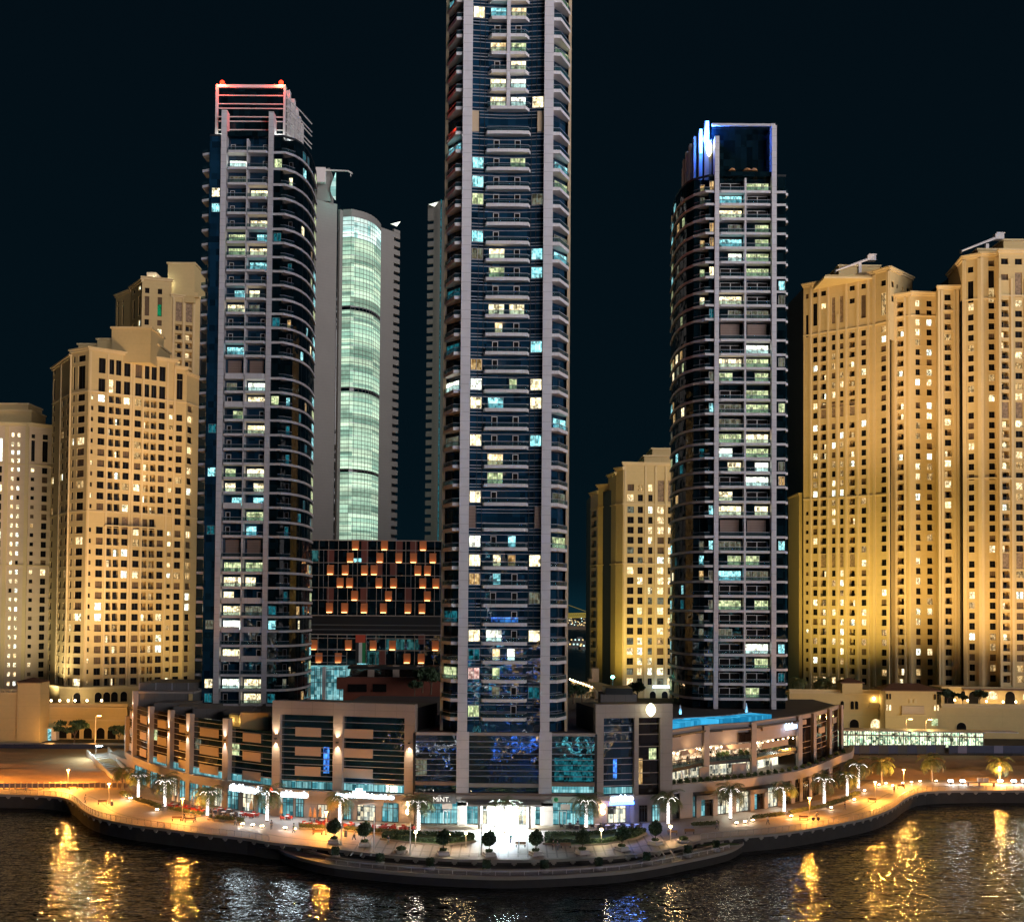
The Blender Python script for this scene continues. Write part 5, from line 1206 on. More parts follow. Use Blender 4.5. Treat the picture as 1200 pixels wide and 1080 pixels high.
# roofs behind the wing
m = MB(); rr = [tuple(p + Vector((0.3, .6))) for p in WP[1:7]]; m.prism(rr + [(WP[6].x, 262), (WP[1].x + 1, 276)], 5, 15.6, 'black_void', mtop='grey_roof')
a = at(158, 812, 266); b = at(226, 812, 266); m.box(a.x, b.x, 266, 284, 10, a.z, 'grey_clad'); m.box(a.x - .3, b.x + .3, 265.7, 284, a.z, a.z + .5, 'podium_trim'); m.box(a.x, a.x + 1.0, 265.6, 266.2, 9, a.z, 'podium_trim'); m.box(b.x - .9, b.x, 265.6, 266.2, 12, a.z, 'sandstone')
a2 = at(163, 799.5, 270); b2 = at(228, 799.5, 270); m.box(a2.x, b2.x, 270, 284, a.z, a2.z, 'grey_clad')
for k in range(4): x = a2.x + (b2.x - a2.x) * k / 3.4; m.box(x, x + .25, 269.8, 270, a.z + .5, a2.z, 'mullion')
for (px, py, Yb, w) in ((180, 828, 257, 9), (203, 832, 250, 9), (226, 835, 244, 12), (262, 838, 238, 6)):
    c = at(px, py, Yb); m.box(c.x, c.x + w, Yb, Yb + 8, 15, c.z + .9, 'grey_clad')
m.build('roof', WT)
c = at(268, 838, 233); d = at(319, 836, 229); m = MB(); m.prism([(c.x, 233), (d.x, 226), (d.x, 229), (c.x, 236)], 15.8, c.z + .3, 'sandstone'); m.prism([(d.x - 6, 227), (d.x, 225.5), (d.x, 228), (d.x - 6, 230)], 15.8, c.z + 1.2, 'sandstone'); m.build('terrace_wall', WT)
for k in range(5): t = (k + .4) / 5; light('terrace_lamp', 'POINT', (c.x + (d.x - c.x) * t, 232.4 - 7 * t, 17.0), (1, .72, .30), 60, .1, WT)

def frame_block(T, F, zt, zb, bays, beam=2.6):
    m = MB(); fbox(m, F, 0, F[3], -.9, .55, zt - beam, zt, 'podium_stone'); m.build('beam', T)
    for s0, s1 in bays: m = MB(); fbox(m, F, s0, s1, -.9, .5, zb, zt - beam - .003, 'podium_stone'); m.build('pillar', T)
    m = MB(); fbox(m, F, .3, F[3] - .3, -14, -.6, zb, zt - .8, 'black_void'); m.build('core', T)
def updown(T, F, s, z, up=700, down=700, d=.95):
    A, u, nn, L = F; m = MB(); fbox(m, F, s - .22, s + .22, .5, .95, z - .14, z + .14, 'dark_metal'); m.build('wall_lamp', T)
    P = A + u * s + nn * d
    for e, t in ((up, 1), (down, -1)):
        if e: light('pillar_light', 'SPOT', (P.x, P.y, z + t * .2), (1, .78, .5), e, .12, T, (P.x - nn.x * .3, P.y - nn.y * .3, z + t * 4), 66, 1.0)
F = fr(WP[6], WP[7]); s1 = spx(F, 391.5, 860)[0]; s2 = spx(F, 402.5, 860)[0]; s3 = spx(F, 475, 860)[0]; e0_ = spx(F, 329.5, 860)[0]
frame_block(WT, F, 22.2, 0, ((0, e0_), (s1, s2), (s3, F[3])))
g = MB(); fbox(g, F, e0_, s3, -.55, -.4, 5.4, 19.6, 'podium_glass'); g.build('glass_front', WT)
g = MB()
for z in (18.3, 16.9, 15.6, 14.6, 13.3, 12.3, 11.1, 10.0, 8.9, 7.8, 6.9): fbox(g, F, e0_, s1, -.4, -.28, z, z + .10, 'mullion'); fbox(g, F, s2, s3, -.4, -.28, z, z + .10, 'mullion')
g.build('mullions', WT)
for px0, px1 in ((345.5, 375.5), (402.6, 436.5)):
    a = spx(F, px0, 870)[0]; b = spx(F, px1, 870)[0]
    for z in (15.4, 11.7, 7.9): m = MB(); fbox(m, F, a, b, -.3, -.12, z, z + 1.75, 'beige_panel'); m.build('panel', WT)
for a, b in ((e0_, s1), (s2, s3)): m = MB(); fbox(m, F, a + .1, b - .1, -.38, -.34, 5.45, 6.8, 'shop_cyan'); 
m.build('lit_band', WT); m = MB(); fbox(m, F, e0_ + .1, s1 - .1, -.38, -.34, 5.45, 6.8, 'shop_cyan'); m.build('lit_band', WT)
m = MB()
for k in range(9): s = e0_ + (s3 - e0_) * k / 8; fbox(m, F, s - .05, s + .05, -.33, -.25, 5.4, 6.9, 'dark_metal')
m.build('mullions', WT)
m = MB(); fpane(m, F, s2 + 8.6, s2 + 10.9, -.33, 5.5, 6.7, 'win_white'); m.build('window', WT)
m = MB(); fpane(m, F, e0_ + 8.7, e0_ + 9.9, -.38, 8.5, 13.5, 'pane_blue'); m.build('window', WT)
updown(WT, F, e0_ / 2, 14.9, 2600, 3200); updown(WT, F, (s1 + s2) / 2, 14.6, 2600, 3200); updown(WT, F, (s3 + F[3]) / 2, 15.0, 0, 3600)
g = MB(); fbox(g, F, -.2, F[3], .55, 1.6, 4.4, 5.38, 'podium_trim'); fbox(g, F, -.2, F[3] - 1.6, .2, .5, 0, 4.4, 'podium_stone'); g.build('ground_storey', WT)
for k, (px0, px1, mt) in enumerate(((333, 345, 'shop_cyan'), (348, 357, 'shop_cyan'), (374, 385, 'shop_white'), (404, 413, 'shop_cyan'), (420, 441, 'shop_white'), (449, 468, 'shop_cyan'))):
    a = spx(F, px0, 955)[0]; b = spx(F, px1, 955)[0]; shop_glass(F, a, b, .05, 3.6 if k != 2 else 2.6, mt, 3, .56).build('shop_front', WT)
m = MB(); fbox(m, F, s2 + 3, s3 - 4, .52, .7, 3.0, 4.3, 'beige_panel'); m.build('panel', WT)
light('entrance_lamp', 'POINT', tuple((F[0] + F[1] * (s3 + .9) + F[2] * 1.3).to_3d() + Vector((0, 0, 2.9))), (1, .72, .36), 260, .25, WT)
m = MB(); P = F[0] + F[1] * (s3 + .9) + F[2] * .8; m.lathe([(.15, -.5), (.3, -.3), (.3, .3), (.15, .5)], 8, 'lamp_warm', (P.x, P.y, 3.6)); m.lathe([(.15, -.5), (.3, -.3), (.3, .3), (.15, .5)], 8, 'lamp_warm', (P.x, P.y, 2.2)); m.build('wall_lamp', WT)

# --- middle: glass base under the tallest tower
MT = thing('podium_building', 'middle part of the waterfront podium under the tallest tower, dark glass with a bright entrance', 'building', (-2, 211, 0))
F = fr(plan(487, 880, 211.2).to_2d(), plan(697, 880, 211.2).to_2d()); S = lambda px, py=890: spx(F, px, py)[0]
g = MB(); fbox(g, F, .02, F[3] - .02, -.5, -.3, 5.6, 16.6, 'podium_glass'); g.build('glass_front', MT)
g = MB(); fbox(g, F, 0, F[3], -.9, .1, 16.6, 17.15, 'podium_trim'); fbox(g, F, 0, S(536), -.4, .05, 7.3, 8.0, 'brown_panel'); fbox(g, F, S(549), S(632), -.4, .05, 7.0, 7.7, 'podium_trim'); fbox(g, F, S(646), F[3], -.4, .05, 7.3, 8.0, 'brown_panel')
for z in (15.4, 14.4, 13.2, 12.1, 11.1, 10.0, 9.0): 
    for a, b in ((0, S(536)), (S(549), S(632)), (S(646), F[3])): fbox(g, F, a, b, -.3, -.18, z, z + .10, 'mullion')
g.build('floor_bands', MT)
for a, b in ((535.0, 549.5), (631.5, 646.5)): m = MB(); fbox(m, F, S(a), S(b), -.6, .55, 6.0, 17.3, 'pier_cladding'); m.build('pier', MT)
m = MB(); fbox(m, F, -.5, F[3] + .5, -13, -.62, 5.0, 16.9, 'black_void'); m.build('core', MT)
g = MB()
for z0, z1, d, mt in ((5.0, 5.6, 1.0, 'podium_trim'), (5.605, 6.0, .5, 'brown_panel')): fbox(g, F, -.2, F[3] + .2, -.5, d, z0, z1, mt)
fbox(g, F, S(536), S(653), -.5, .8, 4.3, 4.995, 'grey_clad'); g.build('fascia', MT)
m = MB(); fbox(m, F, S(647), F[3] - .1, -.29, -.25, 5.9 + .2, 7.2, 'shop_cyan'); m.build('lit_band', MT)
rnd = random.Random(8)
for a, b, mt, z0, z1 in ((487.5, 500, 'win_warm', 9.1, 12.0), (650, 695, 'pane_teal', 8.2, 12.5)):
    m = MB(); fpane(m, F, S(a), S(b), -.27, z0, z1, mt if mt != 'win_warm' else 'win_dim'); m.build('window', MT)
# ground storey: stone portal, glass, canopy and the very bright entrance
g = MB()
for a, b in ((487, 489.5), (536, 547), (560, 563.5), (622, 627), (633, 648), (696, 697)): fbox(g, F, S(a, 950), S(b, 950), -.9, .3, 0, 4.3 if 536 <= a < 650 else 5.0, 'podium_stone')
fbox(g, F, S(536, 950), S(648, 950), -.9, .3, 3.6, 4.3, 'podium_stone'); fbox(g, F, .1, F[3] - .1, -3.0, -2.6, 0, 5, 'black_void'); g.build('ground_storey', MT)
for a, b, mt, n in ((489.5, 536, 'shop_cyan', 6), (547, 560, 'shop_cyan', 2), (563.5, 622, 'shop_white', 6), (627, 633, 'shop_cyan', 1), (648, 696, 'shop_cyan', 6)):
    shop_glass(F, S(a, 950), S(b, 950), .05, 3.6 if 540 < a < 640 else 4.1, mt, n, -.6).build('shop_front', MT)
for a, b in ((518, 530), (657, 668)): m = MB(); fbox(m, F, S(a, 950), S(b, 950), -.5, -.1, 2.9, 3.9, 'beige_panel'); m.build('panel', MT)
for a, b in ((519, 528.5), (655, 664)):
    q = MB(); s0, s1_ = S(a, 960), S(b, 960)
    for s in (s0, (s0 + s1_) / 2 - .05, s1_ - .1): fbox(q, F, s, s + .1, -.5, -.38, 0.05, 2.5, 'frame_white')
    fbox(q, F, s0, s1_, -.5, -.38, 2.5, 2.6, 'frame_white'); q.build('door', MT)
m = MB(); fbox(m, F, S(549, 940), S(634, 940), .3, 4.2, 4.75 - .6, 4.75 - .25, 'frame_white'); c = m.build('canopy', MT)
m = MB(); fbox(m, F, S(552, 940), S(631, 940), 1.0, 3.4, 4.08, 4.13, 'led_white'); m.build('canopy_lamp', c)
for px in (563, 619.5): m = MB(); p = F[0] + F[1] * S(px, 950) + F[2] * 3.6; m.tube((p.x, p.y, 0), (p.x, p.y, 4.14), .38, m='frame_white', n=14); m.build('column', MT)
# the floodlight battery in front of the entrance
fl = thing('floodlight', 'dazzling white floodlight mast in front of the main entrance', 'floodlight', gp(589, 970))
p = gp(589, 970); m = MB(); m.tube((p.x, p.y, 0), (p.x, p.y, 2.4), .12, m='steel'); m.box(p.x - 2.6, p.x + 2.6, p.y - .1, p.y + .1, 1.5, 1.62, 'steel'); m.box(p.x - 2.6, p.x + 2.6, p.y - .1, p.y + .1, 2.9, 3.02, 'steel'); m.build('mast', fl)
m = MB()
for i in range(7):
    for j in range(4): x = p.x - 2.4 + .8 * i; z = 1.1 + .85 * j; m.box(x - .33, x + .33, p.y - .3, p.y - .12, z - .34, z + .34, 'flood_white')
m.build('lamp_head', fl)
light('flood_light', 'SPOT', (p.x, p.y - .6, 3.0), (.82, .97, 1.0), 9000, .8, fl, (p.x, 150, -6), 130, .8)
light('flood_glow', 'POINT', (p.x, p.y + 1.2, 3.6), (.85, .97, 1.0), 1500, .8, fl)
# cool and yellow letters / shop signs
def txt(name, label, body_, size, loc, mat, ext=.05, parent=None, cat='sign', sx=1.0):
    cu = bpy.data.curves.new(name, 'FONT'); cu.body = body_; cu.size = size; cu.extrude = ext; cu.align_x = 'CENTER'; cu.align_y = 'CENTER'
    o = bpy.data.objects.new(name, cu); C.objects.link(o); dg = bpy.context.evaluated_depsgraph_get(); me = bpy.data.meshes.new_from_object(o.evaluated_get(dg)); bpy.data.objects.remove(o)
    o = bpy.data.objects.new(name, me); C.objects.link(o); me.materials.clear(); me.materials.append(MATS[mat]); o.rotation_euler = (R(90), 0, 0); o.scale = (sx, 1, 1); o.location = loc; WL[o.name] = Vector(loc)
    if label: tag(o, label, cat)
    if parent is not None: o.location = Vector(loc) - WL[parent.name]; o.parent = parent
    return o
a = at(517.5, 935.5, 210); sg = thing('shop_sign', 'dark fascia sign with the pale letters MINT. west of the main entrance', 'sign', (a.x, 210, a.z))
m = MB(); c = at(488, 935, 210); d = at(536, 935, 210); m.box(c.x + .2, d.x - .2, 209.75, 210.1, a.z - .85, a.z + .85, 'grey_clad'); m.build('fascia', sg)
txt('lettering', None, 'MiNT.', 1.25, (a.x, 209.68, a.z - .1), 'mint_letter', parent=sg)
m = MB(); 
for k in (-.12, .12): m.box(a.x - .35 + k - .05, a.x - .35 + k + .05, 209.6, 209.7, a.z + .55, a.z + .65, 'mint_letter')
m.build('lettering', sg)
a = at(659, 936, 210); sg = thing('shop_sign', 'pale fascia sign with a green emblem east of the main entrance', 'sign', (a.x, 210, a.z)); m = MB(); m.box(a.x - 1.9, a.x + 3.4, 209.6, 209.9, a.z - .5, a.z + .5, 'led_soft2'); m.build('fascia', sg)
m = MB(); m.lathe([(.42, 0), (.42, .06)], 14, 'flag_green', (0, 0, 0)); M = Matrix.Translation((a.x - 1.2, 209.58, a.z)) @ Matrix.Rotation(R(90), 4, 'X'); m.v = [tuple(M @ Vector(v)) for v in m.v]; m.build('emblem', sg)
rs = random.Random(4)
def blur_letters(n, F_, s0, s1, z, h, mat, d=.75):
    m = MB(); w = (s1 - s0) / n
    for k in range(n):
        s = s0 + k * w; ty = rs.choice('noundhlt')
        hh = h * (1.0 if ty in 'dhlt' else .68)
        fbox(m, F_, s + w * .08, s + w * .3, d, d + .12, z, z + hh, mat)
        if ty != 'l': fbox(m, F_, s + w * .3, s + w * .6, d, d + .12, z + (h * .68 - h * .18 if ty != 'u' else 0), z + (h * .68 if ty != 'u' else h * .18), mat); fbox(m, F_, s + w * .6, s + w * .82, d, d + .12, z, z + h * .68, mat)
        if ty in 'od': fbox(m, F_, s + w * .3, s + w * .6, d, d + .12, z, z + h * .18, mat)
    return m
FW = fr(WP[6], WP[7]); FV = fr(WP[5] + Vector((0, -1.2)), WP[6] + Vector((0, -1.0)))
def bar_sign(label, F_, s0, s1, z0, z1, d, mat, e, col, red=False):
    A, u, nn, L = F_; c = A + u * (s0 + s1) / 2 + nn * d; sg = thing('shop_sign', label, 'sign', (c.x, c.y, z0))
    m = MB(); fbox(m, F_, s0, s1, d - .25, d, z0, z1, 'frame_white'); m.build('fascia', sg)
    m = MB(); n = int((s1 - s0) / .9)
    blur = blur_letters(n, F_, s0 + .2, s1 - .2, z0 + .12, (z1 - z0) * .95, mat, d); blur.build('lettering', sg)
    m.add(MB()); fbox(m, F_, s0 + .1, s1 - .1, d + .01, d + .05, z0 + (z1 - z0) * .3, z0 + (z1 - z0) * .62, mat); m.build('light_box', sg)
    P = c + nn * 1.2; light('sign_glow', 'AREA', (P.x, P.y, (z0 + z1) / 2), col, e, (s1 - s0) * .5, sg, (P.x, P.y - 6, -4))
    return sg
a = spx(FV, 290, 927)[0]; b = spx(FV, 317, 927)[0] 
bar_sign('big glowing white shop sign at the foot of the curved west wing', FV, spx(FV, 271, 927)[0], FV[3] - .4, 3.9, 5.4, .5, 'sign_white', 420, (.8, .93, 1))
bar_sign('long glowing white shop sign beside a red emblem under the west frame', FW, spx(FW, 333, 930)[0], spx(FW, 366, 930)[0], 3.9, 5.1, 1.75, 'sign_white', 420, (.8, .93, 1))
m = MB(); P = FW[0] + FW[1] * .6 + FW[2] * 1.9; m.lathe([(.5, 0), (.42, .4), (.16, .75), (.3, 1.1), (.12, 1.6)], 9, 'sign_red', (P.x, P.y, 4.1)); tag(m.build('shop_emblem'), 'glowing red emblem between the two big white shop signs', 'sign')
bar_sign('glowing white sign with a peaked middle, left of the entrance and above the restaurant', FW, spx(FW, 397, 933)[0], spx(FW, 466, 933)[0], 4.4, 5.3, 1.75, 'sign_white', 420, (.8, .93, 1))
m = MB(); P = FW[0] + FW[1] * spx(FW, 425, 933)[0] + FW[2] * 1.95; m.prism([(P.x - 1.2, P.y), (P.x + 1.2, P.y), (P.x + 1.2, P.y + .2), (P.x - 1.2, P.y + .2)], 5.31, 5.75, 'sign_white'); m.prism([(P.x - .6, P.y), (P.x + .6, P.y), (P.x + .6, P.y + .2), (P.x - .6, P.y + .2)], 5.755, 6.2, 'sign_white'); tag(m.build('shop_emblem'), 'glowing stepped white emblem on top of the sign left of the entrance', 'sign')

# --- east half: framed block, then the curved terraces with the pool on the roof
ET = thing('podium_building', 'east half of the waterfront podium with open restaurant terraces and a rooftop pool', 'building', (45, 225, 0))
EP0 = plan(697, 870, 213.2).to_2d(); EP1 = plan(787, 870, 216.5).to_2d(); F = fr(EP0, EP1); FE = F; S = lambda px, py=870: spx(F, px, py)[0]
frame_block(ET, F, 22.4, 0, ((0, S(706.5)), (S(742.5), S(747.5)), (S(772.8), F[3])))
g = MB(); fbox(g, F, S(706.5), S(742.5), -.55, -.4, 5.3, 19.8, 'tower_glass'); fbox(g, F, S(747.5), S(772.8), -.55, -.4, 5.3, 19.8, 'brown_glass'); g.build('glass_front', ET)
g = MB()
for z in (18.3, 17.0, 15.2, 14.0, 12.1, 10.9, 9.2, 8.0, 6.9): fbox(g, F, S(706.5), S(742.5), -.4, -.28, z, z + .1, 'mullion')
for z in (18.5, 16.5, 14.2, 11.6, 9.2, 7.0): fbox(g, F, S(747.5), S(772.8), -.4, -.28, z, z + .14, 'beige_panel')
g.build('mullions', ET)
for a, b, z0, z1, mt, z in ((719, 724, 8.2, 12.0, 'pane_blue', 0), (707, 742, 5.5, 6.7, 'shop_cyan', 0), (761, 770, 11.8, 13.9, 'win_green', 0), (748, 754, 7, 12, 'win_amber', 0)):
    m = MB(); fpane(m, F, S(a) + .05, S(b) - .05, -.36, z0, z1, mt); m.build('window', ET)
a = at(762.2, 831, 215); tag(lens(a.x, 214.5, a.z, .9, 1.28, 'sign_lens').build('oval_sign'), 'glowing pale yellow oval sign on the east stone frame above the terraces', 'sign'); light('sign_light', 'POINT', (a.x, 213.2, a.z), (1, .98, .6), 220, .5, ET)
g = MB(); fbox(g, F, 0, F[3], .5, 1.3, 4.5, 5.3, 'podium_trim'); fbox(g, F, 0, F[3], -.4, .0, 0, 4.5, 'podium_stone'); fbox(g, F, S(738, 950), S(747, 950), .0, .5, 0, 4.5, 'podium_stone'); g.build('ground_storey', ET)
for px0, px1, mt in ((712, 733, 'shop_white'), (749, 758, 'brown_glass'), (764, 774, 'shop_cyan')): shop_glass(F, S(px0, 950), S(px1, 950), .05, 3.2, mt, 3, .1).build('shop_front', ET)
bar_sign('bright blue glowing shop sign under the east stone frame', F, S(712, 933), S(740, 933), 4.2, 5.5, 1.5, 'sign_bluewhite', 700, (.10, .25, 1))
m = MB(); fbox(m, F, S(712, 933), S(740, 933), 1.2, 1.55, 3.7, 4.15, 'sign_blue'); m.build('sign_underline', ET)
m = MB(); P = F[0] + F[1] * S(705, 950) + F[2] * .9
for z in (3.0, 1.9): m.lathe([(.15, -.4), (.36, -.2), (.36, .2), (.15, .4)], 8, 'lamp_warm', (P.x, P.y, z + .4))
m.build('wall_lamp', ET); light('entrance_lamp', 'POINT', (P.x, P.y - .6, 3.0), (1, .7, .36), 300, .3, ET)

# ground storey of the curved part
EG = [gp(787, 960), gp(797, 958.8), gp(828, 956), gp(860, 952.5), gp(912, 944.5), gp(940, 938.5), gp(962, 930), gp(985, 918), plan(998, 900, 272), plan(1001, 890, 286)]
EG = [Vector((p.x, p.y)) for p in EG]; EGS = [v.to_2d() for v in smooth_line([p.to_3d() for p in EG], 3)]
g = MB(); g.strip([tuple(p) for p in EGS], 4.9, 6.6, 1.2, 'podium_trim'); g.strip([tuple(p) for p in offset_line(EGS, .7)], 0, 4.9, .4, 'black_void')
ring = [tuple(p) for p in offset_line(EGS, .9)]; tri_fill(g, [Vector(p) for p in ring] + [Vector((ring[-1][0] - 4, 292)), Vector((40, 292)), Vector((ring[0][0], 250))], 5.95, 'paving'); g.build('terrace_deck', ET)
F0 = None; kk = 0
shops = [(797, 812, 'p'), (812, 815, 's'), (815, 840, 'd'), (840, 857, 'c'), (857, 863, 'p'), (863, 878, 'c'), (878, 899, 'd'), (899, 912, 'c'), (912, 917, 'p'), (917, 928, 'g'), (928, 932, 'p'), (932, 938, 'g'), (938, 941, 'p'), (941, 949, 'g'), (949, 952, 'p'), (952, 960, 'g'), (960, 963, 'p'), (963, 972, 'g'), (972, 976, 'p'), (976, 986, 'g')]
def eg_point(px, py=945):
    best = None
    for a, b in zip(EGS, EGS[1:]):
        s, z = onplane(a.to_3d(), b.to_3d(), px, py); L = (b - a).length
        if -0.01 <= s <= L + .01: return a + (b - a) * (s / L)
    return EGS[-1]
for a, b, ty in shops:
    A = eg_point(a); B = eg_point(b)
    if (A - B).length < .3: continue
    f = fr(A, B); m = MB(); L = f[3]
    if ty == 'p': fbox(m, f, -.02, L + .02, -.5, -.05, 0, 4.895, 'podium_stone'); m.build('pillar', ET)
    elif ty == 'd':
        for s0, s1_, z0, z1 in ((0, L * .22, 0, 4.2), (L * .78, L, 0, 4.2), (0, L, 3.3, 4.2)): fbox(m, f, s0, s1_, -.5, .35, z0, z1 if z0 == 0 else z1 + .005, 'podium_stone')
        m.build('portal', ET); q = shop_glass(f, L * .22, L * .78, .05, 3.3, 'brown_glass', 2, -.2); fpane(q, f, L * .25, L * .45, -.15, .1, 3.2, 'shop_cyan'); q.build('shop_front', ET)
    else: shop_glass(f, 0, L, .05, 4.0, {'c': 'shop_white', 's': 'shop_cyan', 'g': 'brown_glass'}[ty], max(2, int(L / 1.0)), -.3, 3.0).build('shop_front', ET)
    if ty == 'c': P = (A + B) / 2 + f[2] * 1.0; light('shop_glow', 'AREA', (P.x, P.y, 2.6), (.95, .95, .75), 120, 1.2, ET, (P.x, P.y - 5, 0))
# pillars and storeys above the deck
EPX = [(787.5, 217.5), (827, 228), (882.5, 235), (936.5, 250), (953.5, 257), (972, 269), (985.5, 281)]
EP = [plan(px, 870, Yv).to_2d() for px, Yv in EPX]
for k, p in enumerate(EP):
    if k == 0: continue
    w = (.62, .58, .52, .42, .40, .34)[k - 1]; q = EP[min(k + 1, 6)]; u = (q - EP[k - 1]).normalized(); M = Matrix.Translation((p.x, p.y, 0)) @ Matrix.Rotation(math.atan2(u.y, u.x) * .5, 4, 'Z')
    m = MB(); m.box(-w, w, -.5, .5, 5.9, 17.1, 'podium_trim', M); m.build('pillar', ET)
def strip_between(i, j, inset, z0, z1, t, mat, name, T=ET, lo=0., hi=1.):
    P = [EP[k] for k in range(i, j + 1)]; P = offset_line(P, inset) if len(P) > 2 else [p + Vector((0, inset)) for p in P]; m = MB(); m.strip([tuple(p) for p in P], z0, z1, t, mat); return m
m = strip_between(0, 3, .55, 12.9, 15.6, .6, 'podium_trim', 'x'); m.build('upper_wall', ET)
m = strip_between(0, 6, .45, 16.2, 17.15, .8, 'podium_trim', 'x'); m.add(strip_between(0, 3, -.3, 15.9, 16.2, 1.2, 'dark_metal', 'x')); m.build('roof_edge', ET)
m = strip_between(3, 6, .7, 6.0, 16.2, .3, 'brown_glass', 'x')
for z in (8.4, 9.6, 10.9, 14.2): m.add(strip_between(3, 6, .6, z, z + .12, .1, 'beige_panel', 'x'))
m.build('glass_front', ET)
m = strip_between(0, 3, .3, 9.0, 9.7, 5.0, 'dark_metal', 'x'); m.add(strip_between(0, 3, .1, 9.7, 10.5, .08, 'rail_glass', 'x')); m.build('gallery', ET)
m = strip_between(0, 3, 5.2, 6.0, 9.0, .3, 'shop_white', 'x'); m.build('restaurant_windows', ET)
m = strip_between(0, 3, 6.2, 9.7, 12.9, .3, 'shop_warm', 'x'); m.build('restaurant_windows', ET)
m = strip_between(0, 3, 4.9, 15.6, 15.9, .4, 'dark_metal', 'x'); m.build('soffit', ET)
rnd = random.Random(17)
for i, j, f0, f1, z0, z1, d, mt in ((0, 1, .25, .7, 15.6, 16.2, .2, 'beige_panel'), (0, 1, .25, .7, 12.0, 12.9, .4, 'beige_panel'), (1, 2, .35, .95, 15.6, 16.2, .2, 'beige_panel'), (1, 2, .35, .95, 11.9, 12.9, .35, 'beige_panel'), (1, 2, .7, .95, 13.2, 15.2, .3, 'brown_glass'), (2, 3, .2, .75, 15.0, 16.1, .2, 'beige_panel'), (2, 3, .2, .75, 11.2, 12.5, .2, 'beige_panel'), (3, 4, .1, .5, 15.0, 16.1, .2, 'beige_panel'), (4, 5, .35, .7, 12.0, 13.4, .2, 'beige_panel'), (5, 6, .3, .6, 13.2, 14.6, .2, 'beige_panel'), (0, 1, .72, .98, 6.2, 9.0, 1, 'podium_trim'), (1, 2, .5, .8, 6.2, 9.0, 1, 'podium_trim')):
    f = fr(EP[i], EP[j]); m = MB(); fbox(m, f, f[3] * f0, f[3] * f1, -.5 + d, -.2 + d, z0 + .01, z1 - .01, mt); m.build('panel', ET)
# festoon lamps and restaurant things on the gallery
for i in range(3):
    f = fr(EP[i], EP[i + 1]); n = 9
    m = MB()
    for k in range(n):
        P = f[0] + f[1] * f[3] * (k + .5) / n - f[2] * .9; m.lathe([(.05, .18), (.16, .05), (.16, -.08), (.05, -.16)], 6, 'lamp_warm', (P.x, P.y, 12.4 + .15 * math.sin(k * 2.1)))
    m.build('festoon_lamp', ET); P = f[0] + f[1] * f[3] * .5 - f[2] * 2.0; light('festoon_light', 'AREA', (P.x, P.y, 12.5), (1, .72, .38), 330, 3.0, ET, (P.x, P.y, 0))
    P2 = P + f[2] * 3.0; light('soffit_light', 'POINT', (P.x, P.y, 8.6), (1, .8, .5), 150, .3, ET)
    if i < 2: P3 = f[0] + f[1] * f[3] * .5 + f[2] * 1.2; light('wall_washer', 'AREA', (P3.x, P3.y, 12.7), (1, .62, .30), 130, 2.4, ET, (P3.x, P3.y + 2, 15))
f = fr(EP[2], EP[3]); sA = f[0] + f[1] * f[3] * .78; sg = thing('shop_sign', 'small blue-white glowing sign high on the curved terraces, right of the pool', 'sign', (sA.x, sA.y, 15)); rs = random.Random(12); blur_letters(4, f, f[3] * .66, f[3] * .92, 14.6, 1.3, 'sign_bluewhite', .3).build('lettering', sg)
light('sign_glow', 'POINT', (sA.x, sA.y - 1.5, 15), (.3, .5, 1), 90, .3, sg)
# roof deck with the pool
m = MB(); ring = [EP[0] + Vector((0, 1.2))] + [p for p in offset_line(EP, 1.3)[1:]] ; tri_fill(m, ring + [Vector((EP[6].x - 2, 300)), Vector((20, 300)), Vector((EP[0].x, 250))], 17.0, 'grey_roof'); m.build('roof_deck', ET)
pool = thing('swimming_pool', 'long turquoise lit infinity pool on the podium roof below the east dark tower', 'pool', (45, 232, 17))
PP = offset_line(EP[:3] + [EP[2].lerp(EP[3], .55)], 1.5)
for a, b, f0, f1 in ((0, 1, .0, .82), (0, 1, .86, 1.0), (1, 2, .0, .40), (1, 2, .44, .8), (1, 2, .84, 1.0), (2, 3, .0, .95)):
    A = PP[a].lerp(PP[b], f0); B = PP[a].lerp(PP[b], f1); f = fr(A, B); m = MB()
    fbox(m, f, .02, f[3] - .02, -5.0, 0, 17.01, 18.0, 'pool_water'); m.build('water', pool)
m = MB(); m.strip([tuple(p) for p in offset_line(PP, 5.1)], 17.0, 18.1, .4, 'podium_trim'); m.build('edge', pool)
# roof between the wings and in front of the towers
m = MB(); m.box(-40, 26, 228, 300, 16.0, 16.99, 'grey_roof'); m.box(-17.5, 15.3, 211.9, 227.99, 16.0, 16.99, 'grey_roof'); m.build('roof_deck', MT)
m = MB(); m.box(EP[0].x - 1, 62, 262, 292, 5.9, 16.9, 'black_void'); m.build('core', ET)
# ------------------------------------------------------------------ sandstone podium walls and the road side
def wall_thing(name, label, cat, A, B, z0, z1, th=3, mat='sandstone', loc=None):
    t = thing(name, label, cat, (A.x, A.y, z0)); m = MB(); F = fr(A, B); fbox(m, F, 0, F[3], -th, 0, z0, z1, mat); cornice(m, A, B, z1 + .25, .6, .35); m.build('wall', t); return t, F
GW = thing('podium_wall', 'long sandstone retaining wall with arched doors behind the sand lot on the left', 'wall', (-110, 312, 3))
A = plan(-60, 850, 315); B = plan(149, 850, 313); F = fr(A, B); zt = at(60, 829, 314).z
m = MB(); fbox(m, F, 0, F[3], -10, 0, 3.3, zt, 'sandstone'); fbox(m, F, 0, F[3], -.5, .35, zt, zt + .4, 'sandstone_trim'); fbox(m, F, 0, F[3], -.4, -.2, zt + .4, zt + 1.3, 'sandstone_trim')
fbox(m, F, 0, F[3], -.05, .12, 8.5, 8.9, 'sandstone_trim')
